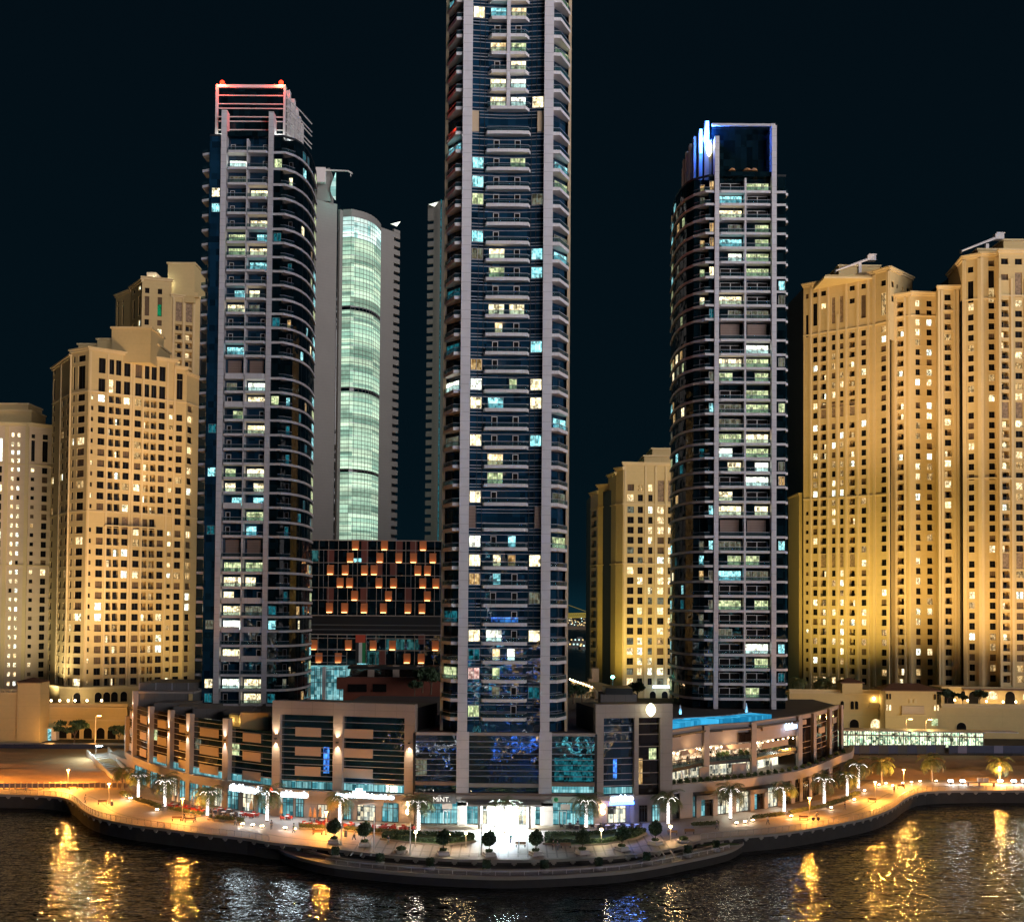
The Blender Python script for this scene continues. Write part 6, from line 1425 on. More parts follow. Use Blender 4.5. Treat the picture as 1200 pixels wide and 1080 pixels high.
arches(m, A, B, (73.5, 88.5, 103, 118, 131), 862, 3.6, 6.6, 2.3); m.build('wall', GW)
m = MB(); m.box(at(13, 860, 312.6).x, at(16.8, 860, 312.6).x, 312.3, 312.6, 3.6, 6.0, 'shop_white'); m.build('lit_doorway', GW)
m = MB(); x0, x1 = at(50, 860, 310).x, at(60, 860, 310).x; m.box(x0, x1, 310, 311.5, 3.5, 6.6, 'win_cyan'); m.box(x0 - .1, x1 + 1.5, 309.9, 312, 6.6, 6.9, 'frame_white'); m.box(x1, x1 + 1.4, 310, 312, 3.5, 6.6, 'frame_white'); tag(m.build('kiosk'), 'small kiosk with a pale blue glowing window on the road at the left', 'kiosk')
A2 = plan(-60, 830, 306); B2_ = plan(29, 830, 305); m = MB(); F2 = fr(A2, B2_); zz = at(10, 813, 305).z; fbox(m, F2, 0, F2[3], -8, 0, 3.4, zz, 'sandstone'); fbox(m, F2, 0, F2[3], -.4, .3, zz, zz + .5, 'sandstone_trim'); 
for k in range(14): s = F2[3] - .8 - k * 1.5; fbox(m, F2, s - .5, s, -.35, -.15, zz + .5, zz + 1.0, 'sandstone_trim')
fbox(m, F2, 0, F2[3], -.35, .05, zz + 1.0, zz + 1.3, 'sandstone_trim'); m.build('upper_terrace', GW)
def pavilion(label, x0, x1, ytop, yeave, ybot, Y, dy=7):
    a = at(x0, yeave, Y); b = at(x1, yeave, Y); t = thing('pavilion', label, 'pavilion', ((a.x + b.x) / 2, Y, at(x0, ybot, Y).z)); zb = at(x0, ybot, Y).z; ze = a.z; zt = at(x0, ytop, Y).z
    m = MB(); i = (b.x - a.x) * .08; m.box(a.x + i, b.x - i, Y + .5, Y + dy - .5, zb, ze, 'sandstone'); m.build('wall', t)
    m = MB(); cx, cy_ = (a.x + b.x) / 2, Y + dy / 2; rx = max(0.01, (b.x - a.x) / 2 - dy / 2); 
    if b.x - a.x <= dy: rx = 0.01
    c = [(a.x, Y, ze), (b.x, Y, ze), (b.x, Y + dy, ze), (a.x, Y + dy, ze)]; r = [(cx - rx, cy_, zt), (cx + rx, cy_, zt)]
    m.face([c[0], c[1], r[1], r[0]], 'roof_tile'); m.face([c[1], c[2], r[1]], 'roof_tile'); m.face([c[2], c[3], r[0], r[1]], 'roof_tile'); m.face([c[3], c[0], r[0]], 'roof_tile'); m.face(c[::-1], 'wood')
    m.box(a.x, b.x, Y, Y + .1, ze - .22, ze - .01, 'wood'); m.build('roof', t); return t, zb, ze, a, b
pavilion('square pavilion with a dark hipped roof on the left retaining wall', 17, 49, 794, 799, 870, 304)
# right hand podium
RW = thing('podium_wall', 'long yellow-lit sandstone podium with arched doors behind the station on the right', 'wall', (120, 332, 4))
A = plan(925, 850, 334); B = plan(1300, 850, 331); F = fr(A, B); Sx = lambda px, py=840: spx(F, px, py)[0]
zA_ = at(1000, 813, 333).z; zB_ = at(1150, 829, 333).z
m = MB(); fbox(m, F, 0, Sx(1033), -14, 0, 3.4, zA_, 'sandstone'); fbox(m, F, 0, Sx(1033), -.5, .35, zA_, zA_ + .5, 'sandstone_trim'); fbox(m, F, 0, Sx(1033), -.3, -.1, zA_ + .5, zA_ + 1.3, 'sandstone_trim')
fbox(m, F, Sx(1033) + .01, F[3], -14, -.02, 3.4, zB_, 'sandstone'); fbox(m, F, Sx(1103), F[3], -.5, .3, zB_, zB_ + .5, 'sandstone_trim'); fbox(m, F, Sx(1103), F[3], -.4, -.2, zB_ + .5, zB_ + 1.2, 'sandstone_trim')
arches(m, A, B, (1001,), 850, 4.2, 8.6, 2.7); arches(m, A, B, (1041.5,), 850, 5.5, 8.4, 1.7); arches(m, A, B, (1126.5,), 850, 4.4, 8.0, 2.8)
arches(m, A, B, (998.7, 1003.8), 830, 11.6, 14.0, .95); arches(m, A, B, (987,), 830, 11.6, 14.0, .95)
arches(m, A, B, (1026,), 850, 4.4, 8.7, 2.8, litmat='win_warm'); m.build('wall', RW)
m = MB(); fbox(m, F, Sx(1018), Sx(1034), -.4, .7, 12.2, 12.6, 'sandstone_trim'); fbox(m, F, Sx(1018), Sx(1034), .5, .62, 12.6, 13.6, 'sandstone_trim'); m.build('balcony', RW); fp = F[0] + F[1] * Sx(1024) + F[2] * .4
light('wall_lamp_light', 'POINT', (fp.x, fp.y, 14.6), (1, .74, .3), 320, .2, RW)
m = MB(); m.lathe([(.2, -.3), (.35, 0), (.2, .3)], 8, 'lamp_warm', (fp.x, fp.y + .2, 14.9)); m.build('wall_lamp', RW)
pavilion('small square pavilion with a hipped roof beside two palms on the right podium', 985.5, 1013.5, 794, 799.5, 812, 331)
pv, zb, ze, a, b = pavilion('broad gatehouse with a low dark roof in the middle of the right podium', 1032.5, 1104, 801, 808.5, 857, 327, 10)
A3 = Vector((a.x, 327.4, 0)); B3_ = Vector((b.x, 327.4, 0))
for px in (1039.5, 1043, 1095.5, 1099):
    m = MB(); arches(m, A3, B3_, (px,), 820, at(1040, 819, 327).z, at(1040, 812.5, 327).z, .5); m.build('window', pv); m = MB(); arches(m, A3, B3_, (px,), 830, at(1040, 832, 327).z, at(1040, 825.5, 327).z, .5, litmat='win_warm'); m.build('window', pv)
for px in (1067, 1072.5): m = MB(); arches(m, A3, B3_, (px,), 822, at(1067, 823.5, 327).z, at(1067, 818.5, 327).z, .7, mat='sandstone_trim'); m.build('window', pv)
m = MB()
q0, q1 = at(1057, 836, 327), at(1083, 827, 327); m.box(q0.x, q1.x, 327.0, 327.48, q0.z, q1.z, 'gold_panel'); m.box(q0.x - .3, q1.x + .3, 326.2, 327.4, q0.z - .3, q0.z - .02, 'sandstone_trim'); m.build('balcony', pv)
q = at(1096, 846, 327); m = MB(); m.box(q.x - .9, q.x + .9, 327.3, 327.45, q.z - 1, q.z + 1, 'win_green'); m.build('window', pv)
# arcade storey at the foot of the right-edge tower
AR = thing('arcade', 'brightly lit restaurant arcade with rounded arches at the foot of the right-edge tower', 'arcade', (150, 352, 10)); A = plan(1103, 820, 356); B = plan(1290, 820, 353)
m = MB(); F = fr(A, B); z1 = at(1150, 806, 354).z; fbox(m, F, 0, F[3], -12, 0, 8, z1, 'sandstone'); fbox(m, F, Sx(1129) if False else spx(F, 1127, 810)[0], F[3], -.3, 2.6, z1 - .6, z1 - .2, 'wood'); fbox(m, F, 0, F[3], -.3, .4, z1 - .1, z1 + .3, 'sandstone_trim')
za, zt2 = at(1112, 826, 355).z, at(1112, 809.5, 355).z
arches(m, A, B, (1112.3, 1141, 1183.5), 815, za, zt2, 3.0); arches(m, A, B, (1128.5,), 815, za + 2, zt2, 1.2); m.build('wall', AR)
for px in (1162.5, 1205): g = MB(); arches(g, A, B, (px,), 815, za + 2, zt2, 3.2, litmat='win_warm'); g.build('window', AR)
for px, py in ((1119, 820), (1134, 820.5), (1156, 821.5), (1175.5, 822), (1190.5, 822), (1136, 829), (1173, 830.5)):
    q = at(px, py, 352.5); g = MB(); g.lathe([(.15, -.3), (.3, 0), (.15, .3)], 8, 'lamp_warm', tuple(q)); g.build('wall_lamp', AR); light('wall_lamp_light', 'POINT', (q.x, q.y - .8, q.z), (1, .72, .30), 260, .2, AR)
# lamps at the foot of the left towers
for i, px in enumerate((60, 70, 80, 88, 102, 119)):
    q = at(px, 820.5, 335); g = MB(); g.lathe([(.15, -.3), (.34, 0), (.15, .3)], 8, 'lamp_warm', tuple(q)); g.tube((q.x, q.y, q.z - .3), (q.x, q.y, 9), .05, m='dark_metal'); tag(g.build('terrace_lamp'), label=ORD[i] + ' warm globe lamp from the left at the foot of the large stepped tower', cat='lamp', group='terrace lamps of the stepped tower'); light('terrace_light', 'POINT', (q.x, q.y - .5, q.z + .4), (1, .74, .34) if i > 3 else (1, .88, .62), 420 if i < 4 else 260, .2)

# floodlights that wash the sandstone towers, on the podium terraces
def wash(px, py, Y, col, e, target, size=4, spread=110, i=0):
    q = at(px, py, Y); l = light('facade_wash', 'SPOT', tuple(q), col, e, 1.5, None, target, spread, .9); return l
def tw(px, py, Y): return tuple(at(px, py, Y))
for a_ in ((945, 812, 360, (1, .76, .20), 150000, (950, 600, 397)), (975, 815, 352, (1, .74, .22), 150000, (985, 520, 390)), (1035, 815, 345, (1, .70, .28), 120000, (1035, 500, 380)),
           (1080, 815, 342, (1, .70, .28), 120000, (1085, 520, 375)), (1135, 818, 334, (1, .66, .30), 120000, (1140, 480, 365)), (1185, 818, 334, (1, .66, .30), 120000, (1190, 480, 363)), (1240, 818, 334, (1, .66, .30), 90000, (1230, 480, 363)),
           (716, 812, 352, (1, .78, .16), 60000, (715, 640, 380)), (760, 812, 345, (1, .74, .22), 90000, (762, 640, 371)),
           (20, 815, 362, (1, .86, .50), 110000, (15, 620, 394)), (48, 822, 340, (1, .88, .55), 70000, (55, 640, 360)), (70, 822, 322, (1, .84, .58), 60000, (80, 600, 345)), (120, 822, 318, (1, .66, .34), 90000, (130, 560, 350)), (180, 822, 322, (1, .68, .36), 90000, (185, 560, 358)), (224, 822, 340, (1, .74, .25), 40000, (226, 640, 369)),
           (185, 440, 385, (1, .64, .40), 26000, (185, 360, 410)),
           (60, 868, 300, (1, .52, .16), 7000, (60, 845, 314)), (110, 868, 300, (1, .52, .16), 7000, (110, 845, 313)), (1000, 880, 315, (1, .62, .10), 26000, (1000, 830, 333)), (1060, 880, 312, (1, .64, .16), 26000, (1065, 825, 328)), (1140, 880, 315, (1, .66, .22), 30000, (1150, 835, 333))):
    wash(a_[0], a_[1], a_[2], a_[3], a_[4] * WASH, tw(*a_[5]))

# added narrow spots over the podium roofs, brightening the upper storeys of the towers
for px, py, Yp, tx, ty, tY, e in ((930, 826, 300, 975, 400, 392, 430000), (960, 826, 300, 1035, 390, 380, 380000), (965, 828, 300, 1085, 400, 375, 380000), (975, 828, 296, 1150, 370, 364, 420000), (980, 830, 290, 1190, 380, 362, 300000), (215, 812, 290, 120, 470, 350, 360000), (200, 812, 290, 190, 470, 358, 330000), (170, 812, 290, 30, 560, 394, 300000), (228, 808, 300, 190, 350, 410, 260000), (735, 818, 262, 760, 600, 371, 90000)):
    wash(px, py, Yp, (1, .68, .40), e * (.62 if px > 500 else .48), tw(tx, ty, tY), 4, 34)
# station, hoardings, low wall
ST = thing('tram_station', 'long low glazed station glowing pale green on the right', 'station', (110, 306, 3))
A = plan(984, 865, 308); B = plan(1153, 865, 304); F = fr(A, B); z0 = 3.4; z1 = at(1060, 856, 306).z
m = MB(); fbox(m, F, 0, F[3], -5, -.4, z0, z1 - .3, 'station_glow'); m.build('glass_front', ST)
m = MB(); fbox(m, F, -.4, F[3] + .4, -6, .3, z1 - .28, z1, 'mullion'); fbox(m, F, 0, F[3], -.3, .2, z1 - 1.5, z1 - 1.2, 'brown_panel'); fbox(m, F, 0, F[3], -.4, -.1, z0, z0 + .5, 'grey_clad'); fbox(m, F, F[3] + .5, F[3] + 9, -5, 0, z1 - .1, z1 + .1, 'frame_white'); m.build('roof', ST)
for k in range(19): s = F[3] * k / 18; m = MB(); fbox(m, F, s - .1, s + .1, -.4, -.1, z0, z1 - .3, 'grey_clad'); m.build('column', ST)
m = MB()
for k in range(9): s = F[3] * (k + .5) / 9; fbox(m, F, s - 1.2, s + 1.2, -2.5, -2.4, z1 - .6, z1 - .5, 'lamp_cool')
m.build('ceiling_lamp', ST)
def hoarding(label, px0, px1, Y0, Y1, y0, y1, mats, step=2.4):
    A = plan(px0, 880, Y0); B = plan(px1, 880, Y1); F = fr(A, B); t = thing('hoarding', label, 'hoarding', (A.x, A.y, 2)); zl = at(px0, y1, Y0).z; zh_ = at(px0, y0, Y0).z; n = int(F[3] / step)
    for k in range(min(n, 99)):
        m = MB(); fbox(m, F, F[3] * k / n + .02, F[3] * (k + 1) / n - .02, -.08, 0, zl, zh_, mats[k % len(mats)]); fbox(m, F, F[3] * k / n, F[3] * k / n + .1, -.3, -.08, zl - .6, zh_ + .1, 'dark_metal'); m.build('panel', t)
hoarding('dark blue site hoarding between the road and the sand mound on the left', -40, 118, 298, 299, 871.5, 886, ['hoard_blue'])
hoarding('dark site hoarding in front of the station on the right', 996, 1108, 300, 302, 872.5, 882.5, ['hoard_blue', 'black_void'])
hoarding('blue and pale site hoarding running off the right edge', 1112, 1260, 301, 302, 873, 882, ['hoard_blue', 'hoard_pale', 'hoard_blue', 'hoard_blue'])
LWl = thing('low_wall', 'low promenade wall of pale panels between posts before the sand mound on the left', 'wall', (-110, 249, 0)); A = plan(-50, 922, 247.5); B = plan(150, 922, 250); F = fr(A, B); n = 30
for k in range(n):
    s = F[3] * k / n; m = MB(); fbox(m, F, s + .25, s + F[3] / n, -.1, .0, .3, 1.25, 'hoard_pale' if k < 9 else 'brown_panel'); m.build('panel', LWl); m = MB(); fbox(m, F, s, s + .25, -.2, .1, 0, 1.5, 'sandstone_trim'); m.build('post', LWl)
rp_ = thing('outdoor_stair', 'pale floodlit stair and ramp between stone parapets beside the west wing', 'stair', gp(140, 905))
p0, p1, p2, p3 = at(101, 884, 286), at(126, 878, 292), at(152, 906, 262), at(133, 908, 258)
m = MB(); n = 16
for k in range(n):
    t0, t1 = k / n, (k + 1) / n; a0_ = p0.lerp(p3, t0); b0_ = p1.lerp(p2, t0); a1_ = p0.lerp(p3, t1); b1_ = p1.lerp(p2, t1); z = a0_.z
    m.prism([(a0_.x, a0_.y), (b0_.x, b0_.y), (b1_.x, b1_.y), (a1_.x, a1_.y)], 0, max(.15, p0.z + (0.2 - p0.z) * t0), 'frame_white' if k % 1 == 0 else 'steel')
m.build('steps', rp_)
for a_, b_ in ((p1, p2), (p0, p3)):
    m = MB(); u = (b_ - a_).to_2d().normalized(); nn = Vector((-u.y, u.x)) * .35; zt_ = p0.z + 1.3
    m.face([(a_.x, a_.y, 0), (b_.x, b_.y, 0), (b_.x, b_.y, 1.3), (a_.x, a_.y, zt_)], 'frame_white'); m.face([(b_.x + nn.x, b_.y + nn.y, 0), (a_.x + nn.x, a_.y + nn.y, 0), (a_.x + nn.x, a_.y + nn.y, zt_), (b_.x + nn.x, b_.y + nn.y, 1.3)], 'frame_white')
    m.face([(a_.x, a_.y, zt_), (b_.x, b_.y, 1.3), (b_.x + nn.x, b_.y + nn.y, 1.3), (a_.x + nn.x, a_.y + nn.y, zt_)], 'frame_white'); m.face([(b_.x, b_.y, 0), (b_.x + nn.x, b_.y + nn.y, 0), (b_.x + nn.x, b_.y + nn.y, 1.3), (b_.x, b_.y, 1.3)], 'frame_white'); m.build('parapet', rp_)
c = at(117, 872, 288); light('stair_light', 'POINT', (c.x, 280, c.z + 1), (.75, 1, .95), 2200, .3, rp_); m = MB(); c = at(112.5, 874, 285); m.tube((c.x, 285, 1), (c.x, 285, c.z), .08, m='steel'); m.box(c.x, c.x + 1.6, 284.8, 285.1, c.z, c.z + .15, 'lamp_cool'); m.build('lamp', rp_)
m = MB(); a_ = at(128, 872, 285); b_ = at(156, 884, 268); m.prism([(a_.x, 285), (b_.x, 268), (b_.x, 276), (a_.x, 292)], 0, a_.z - 2, 'podium_trim'); m.build('landing', rp_)

# ------------------------------------------------------------------ things along the promenade
# railing: two stretches
def railing(label, i0, i1, z=0.0, P=QUAY, h=1.1, step=1.6, mat='steel'):
    L = P[i0:i1 + 1]; t = thing('railing', label, 'railing', (L[0].x, L[0].y, z)); L = offset_line(L, .25); d = [0]
    for a, b in zip(L, L[1:]): d.append(d[-1] + (b - a).length)
    def pos(s):
        for k in range(len(L) - 1):
            if d[k + 1] >= s: return L[k].lerp(L[k + 1], (s - d[k]) / (d[k + 1] - d[k]))
        return L[-1]
    n = min(98, int(d[-1] / step))
    for k in range(n + 1):
        p = pos(d[-1] * k / n); m = MB(); m.tube((p.x, p.y, z + .1), (p.x, p.y - .02, z + h * .7), .06, .05, 6, mat); m.tube((p.x, p.y - .02, z + h * .7), (p.x, p.y - .22, z + h), .05, .045, 6, mat); m.build('post', t)
    m = MB(); Q = [pos(d[-1] * k / n) for k in range(n + 1)]; m.path([(q.x, q.y - .22, z + h) for q in Q], .05, 6, mat); m.build('handrail', t)
    m = MB()
    for k in range(5): m.path([(q.x, q.y, z + .22 + k * .15) for q in Q], .014, 4, mat)
    m.build('wires', t)
ia = min(range(len(QUAY)), key=lambda i: (QUAY[i] - gp(318, 986).to_2d()).length); ib = min(range(len(QUAY)), key=lambda i: (QUAY[i] - gp(816, 984.5).to_2d()).length)
ic = min(range(len(QUAY)), key=lambda i: (QUAY[i] - gp(1062, 934).to_2d()).length)
railing('curved steel railing with thin wires along the western quay', 0, ia); railing('curved steel railing with thin wires along the eastern quay', ib, ic); railing('straight steel railing on the far quay at the right edge', ic, len(QUAY) - 1)
railing('low pale railing along the edge of the lower deck', 8, len(LOW) - 8, -1.0, offset_line(LOW, .1), .75, 2.2, 'frame_white')

# palms
from mathutils import noise
def palm_crown(rnd, n=34, L=4.0, mat='frond'):
    m = MB()
    for k in range(n):
        az = k * 2.399 + rnd.uniform(-.2, .2); el = R(rnd.uniform(15, 75) if k % 3 else rnd.uniform(-15, 25)); l = L * rnd.uniform(.8, 1.1); d = Vector((math.cos(az), math.sin(az), 0)); pts = []; p = Vector((0, 0, .15)); e = el; st = l / 8
        for j in range(9): pts.append(p.copy()); p = p + (d * math.cos(e) + Vector((0, 0, math.sin(e)))) * st; e -= R(rnd.uniform(13, 18))
        side = Vector((-d.y, d.x, 0)); mm = mat if rnd.random() < .85 else 'frond_dry'
        for a, b in zip(pts, pts[1:]): m.tube(a, b, .035, .03, 4, mm, False)
        for j in range(1, 8):
            w = .95 * math.sin(math.pi * (j + .6) / 9) + .15; t = (pts[j + 1] - pts[j]).normalized()
            for h_ in (0, .5):
                q = pts[j].lerp(pts[j + 1], h_)
                for s in (-1, 1):
                    tip = q + side * s * w * rnd.uniform(.8, 1.1) + t * w * .55 + Vector((0, 0, -w * rnd.uniform(.25, .5))); m.face([q, q + t * .13, tip + t * .03, tip], mm)
    return m
def make_palm(rnd, H, lights=True, arms=8):
    t = thing('palm_tree', '', 'palm tree')
    m = MB(); m.lathe([(.30, 0), (.24, .3), (.21, H * .5), (.20, H - .3), (.30, H), (.22, H + .35)], 10, 'palm_bark'); m.build('trunk', t, local=True)
    m = palm_crown(rnd); m.v = [(x, y, z + H + .1) for x, y, z in m.v]; m.build('crown', t, local=True)
    if lights:
        m = MB(); z = .25
        while z < H - .05: m.lathe([(.24, z), (.285, z + .04), (.285, z + .12), (.24, z + .16)], 8, 'led_white'); z += .27
        m.build('trunk_lights', t, local=True)
        for k in range(arms):
            az = k * 2 * math.pi / arms + rnd.uniform(-.25, .25); d = Vector((math.cos(az), math.sin(az), 0)); L = rnd.uniform(1.5, 2.1); pts = [Vector((0, 0, H - .1)) + d * L * u + Vector((0, 0, .75 * math.sin(u * 2.5) - .35 * u * u)) for u in (0, .25, .5, .75, 1)]
            m = MB(); m.path([tuple(p) for p in pts], .04, 5, 'led_white'); m.build('frond_lights', t, local=True)
    return t
rnd = random.Random(40)
protos = [make_palm(rnd, H_, True, n_) for H_, n_ in ((4.7, 8), (4.4, 6), (5.0, 7), (4.6, 9), (4.8, 5))]; used = [0] * 5
PL = [(162, 936, 'light-wrapped palm nearest the sand lot, westernmost on the promenade'), (193, 945.5, 'light-wrapped palm between the two persons standing at the west hedge'), (243, 956, 'light-wrapped palm behind the west street lamp and the red chairs'), (313, 962, 'light-wrapped palm in a low planter in front of the red emblem'),
      (398, 968.5, 'light-wrapped palm right of the orange parasols, in front of the stepped white emblem'), (490.5, 973.5, 'light-wrapped palm in front of the dark shop sign reading MINT.'), (591, 975, 'palm lost in the glare of the floodlight at the main entrance'), (687, 970, 'light-wrapped palm in front of the pale fascia sign with the green emblem'),
      (783, 966, 'light-wrapped palm at the east corner of the stone frame with the oval sign'), (856, 959.5, 'light-wrapped palm at the low end of the curved east shops'), (919, 951.5, 'light-wrapped palm left of the east street lamp'), (966, 942, 'light-wrapped palm beside the dark arcade of the east wing'), (993, 933, 'light-wrapped palm at the end of the east hedges, third last before the sand'), (1006, 924, 'slim light-wrapped palm with only a few lit arms, easternmost on the promenade')]
for k, (px, py, lab) in enumerate(PL):
    j = (k * 3) % 5; g_ = gp(px, py); o = place(protos[j], used[j], tuple(g_), k * 1.3, lab, 'palms wrapped in white lights along the promenade', 1.0 + (0.06 if k % 2 else -.03)); used[j] = 1
dp = make_palm(rnd, 4.4, False); 
for k, (px, py, lab, sc) in enumerate(((1033, 917.5, 'unlit palm with a pale uplit trunk on the sand, nearest to the promenade bend', 1.0), (1092, 915, 'unlit palm with a pale uplit trunk in the middle of the right sand lot', 1.05), (1171.5, 916, 'unlit palm behind the street lamp near the right edge', 1.0), (143, 925, 'unlit dark palm beside the pale stair on the left', .8))):
    g_ = gp(px, py, .3); place(dp, k, tuple(g_), k * 2.1, lab, 'unlit palms beside the sand', sc)
    if k < 3: light('ground_uplight', 'SPOT', (g_.x - .6, g_.y - 1.4, .9), (1, .72, .36), 900, .1, None, (g_.x, g_.y, 4.5), 50, .8)
pp = make_palm(rnd, 3.4, False)
for k, (px, Yp, zb, lab) in enumerate(((936.5, 338, zA_ + .2, 'palm on the right podium terrace, close to the east dark tower'), (961, 338, zA_ + .2, 'palm on the right podium terrace beside the small pavilion'), (967, 341, zA_ + .2, 'palm on the right podium terrace, touching the small pavilion'), (700, 300, 14.5, 'palm in front of the green floodlight by the yellow block'))):
    place(pp, k, (at(px, 800, Yp).x, Yp, zb), k * 1.7, lab, 'palms on the high terraces', .85)

# broad-leaved trees and clipped trees
def clump(m, c, rx, rz, n, s, mat, rnd, shell=.55):
    for _ in range(n):
        v = Vector((rnd.gauss(0, 1), rnd.gauss(0, 1), rnd.gauss(0, 1))).normalized() * (shell + (1 - shell) * rnd.random()) 
        p = Vector(c) + Vector((v.x * rx, v.y * rx, v.z * rz)); q = Euler((rnd.uniform(0, 6.3), rnd.uniform(0, 6.3), rnd.uniform(0, 6.3))).to_matrix(); ss = s * rnd.uniform(.6, 1.3)
        m.face([p + q @ Vector(w) * ss for w in ((-1, -.6, 0), (1, -.6, 0), (1.1, .6, .15), (-.9, .6, 0))], mat)
def make_tree(name, H, spread, rnd, mat='leaf_mid', n=1500, leaf=.22, flat=.55, label='', cat='tree'):
    t = thing(name, label, cat); m = MB(); th = H * .38; m.tube((0, 0, 0), (.1, 0, th), .22, .15, 8, 'bark'); ends = []
    for k in range(7):
        az = k * 0.9 + rnd.uniform(-.3, .3); r = spread * rnd.uniform(.45, .9); a = Vector((.1, 0, th * rnd.uniform(.75, 1))); b = Vector((math.cos(az) * r * .5, math.sin(az) * r * .5, th + (H - th) * .45)); c = Vector((math.cos(az) * r, math.sin(az) * r, H * rnd.uniform(.62, .88))); m.tube(a, b, .10, .06, 6, 'bark'); m.tube(b, c, .06, .03, 5, 'bark'); ends.append(c)
    m.build('trunk', t, local=True); m = MB(); ends += [Vector((0, 0, H * .85)), Vector((spread * .2, -spread * .2, H * .7))]
    for c in ends: clump(m, c, spread * .38, spread * .38 * flat, n // len(ends), leaf, mat, rnd, .3)
    m.build('crown', t, local=True); return t
tr = make_tree('shade_tree', 6.5, 4.6, rnd, 'leaf_mid', 1600, .25, .42)
for k, (px, py, Yt, z, sc, lab) in enumerate(((87, 872, 303, 3.4, (1, 1, 1), 'spreading umbrella-shaped tree in front of the retaining wall on the left'), (139, 872, 303, 3.4, (.55, .55, .8), 'small thin tree beside the lit corner of the west wing'))):
    g_ = at(px, py, Yt); place(tr, k, (g_.x, Yt, z), k, lab, None, sc)
bt = make_tree('bushy_tree', 5.5, 2.6, rnd, 'leaf_dark', 1500, .22, 1.0)
BT = [(505, 306, 17, 1.35, 'dark bushy tree on the podium roof left of the tallest tower'), (495, 312, 17, 1.2, 'dark bushy tree in front of the low brick-red building'), (486, 300, 16.9, .8, 'smaller dark tree at the corner of the west stone frame'),
      (672, 280, 16.9, .9, 'dark tree on the podium roof right of the tallest tower'), (682, 284, 16.9, .75, 'small dark tree beside the low white arcade'), (747, 292, 16.9, .9, 'dark tree behind the oval sign'), (1110, 345, zB_ - .4, .95, 'rounded tree on the terrace beside the broad gatehouse'), (1128, 343, zB_ - .2, .7, 'small tree on the lit restaurant terrace'), (1148, 343, zB_ - .2, .9, 'rounded tree on the lit restaurant terrace nearer the right edge')]
for k, (px, Yt, z, sc, lab) in enumerate(BT): place(bt, k, (at(px, 810, Yt).x, Yt, z), k * .9, lab, 'dark trees on roofs and terraces', sc)
# clipped ball trees in white planters
def make_ball():
    t = thing('ball_tree', '', 'potted tree'); m = MB(); m.prism([(-1.0, -1.0), (1.0, -1.0), (1.0, 1.0), (-1.0, 1.0)], 0, .22, 'planter'); m.prism([(-.85, -.85), (.85, -.85), (.85, .85), (-.85, .85)], .221, .62, 'planter'); m.build('planter', t, local=True)
    m = MB(); clump(m, (0, 0, .8), .62, .32, 160, .12, 'leaf_mid', rnd, .2); m.build('shrub', t, local=True)
    m = MB(); m.tube((0, 0, .5), (.04, 0, 1.9), .07, .06, 7, 'bark'); m.tube((.04, 0, 1.8), (.3, .1, 2.4), .04, .03, 5, 'bark'); m.tube((.04, 0, 1.8), (-.3, -.1, 2.4), .04, .03, 5, 'bark'); m.build('trunk', t, local=True)
    m = MB(); clump(m, (0, 0, 2.75), 1.22, 1.12, 900, .15, 'leaf_dark', rnd, .62); clump(m, (.3, .1, 3.3), .75, .7, 160, .17, 'leaf_mid', rnd, .5); clump(m, (-.45, -.2, 2.5), .85, .75, 200, .17, 'leaf_mid', rnd, .5); clump(m, (0, 0, 2.75), .9, .85, 200, .2, 'leaf_dark', rnd, .2); m.build('crown', t, local=True); return t
bl = make_ball()
BL = [(390, 988.5, 'westernmost ball tree in a white planter, at the end of the railing'), (426, 992, 'second ball tree from the west, left of the thin white post'), (519, 1002.5, 'ball tree left of the main entrance, beside the globe lamp'), (573, 1004, 'ball tree directly left of the dazzling entrance'), (628, 1003, 'ball tree directly right of the dazzling entrance'), (683, 1001.5, 'ball tree in front of the light-wrapped palm by the green emblem'), (729.5, 997.5, 'ball tree below the bright blue shop sign'), (769, 990.5, 'ball tree below the corner of the east stone frame')]
for k, (px, py, lab) in enumerate(BL): g_ = gp(px, py); place(bl, k, (g_.x, g_.y + 1.1, 0.004), .1 * k, lab, 'ball trees in white planters above the lower deck')
def make_bowl():
    t = thing('planter_bowl', '', 'planter'); m = MB(); m.lathe([(.9, 0), (1.15, .3), (1.2, .5), (1.0, .5)], 6, 'planter'); m.build('planter', t, local=True); m = MB(); clump(m, (0, 0, .75), .8, .42, 350, .12, 'leaf_mid', rnd, .3); m.build('shrub', t, local=True); return t
bo = make_bowl()
for k, (px, py, lab) in enumerate(((470, 999, 'low hexagonal planter with a round shrub in the west of the centre steps'), (801, 987, 'low hexagonal planter with a shrub where the east railing begins'))): place(bo, k, tuple(gp(px, py)), 0, lab, 'low hexagonal planters')
def make_pot():
    t = thing('shrub_pot', '', 'potted shrub'); m = MB(); m.lathe([(.55, 0), (.78, .25), (.82, .5), (.7, .72), (.6, .72)], 12, 'quay_pot'); m.build('pot', t, local=True); m = MB()
    for _ in range(520):
        p = Vector((rnd.uniform(-.55, .55), rnd.uniform(-.55, .55), rnd.uniform(.7, 1.9))); q = Euler((rnd.uniform(0, 6), rnd.uniform(0, 6), 0)).to_matrix(); m.face([p + q @ Vector(w) * .12 for w in ((-1, -.6, 0), (1, -.6, 0), (1, .6, 0), (-1, .6, 0))], 'leaf_dark')
    m.build('shrub', t, local=True); return t
po = make_pot(); nth = ['first', 'second', 'third', 'fourth', 'fifth', 'sixth', 'seventh', 'eighth', 'ninth']
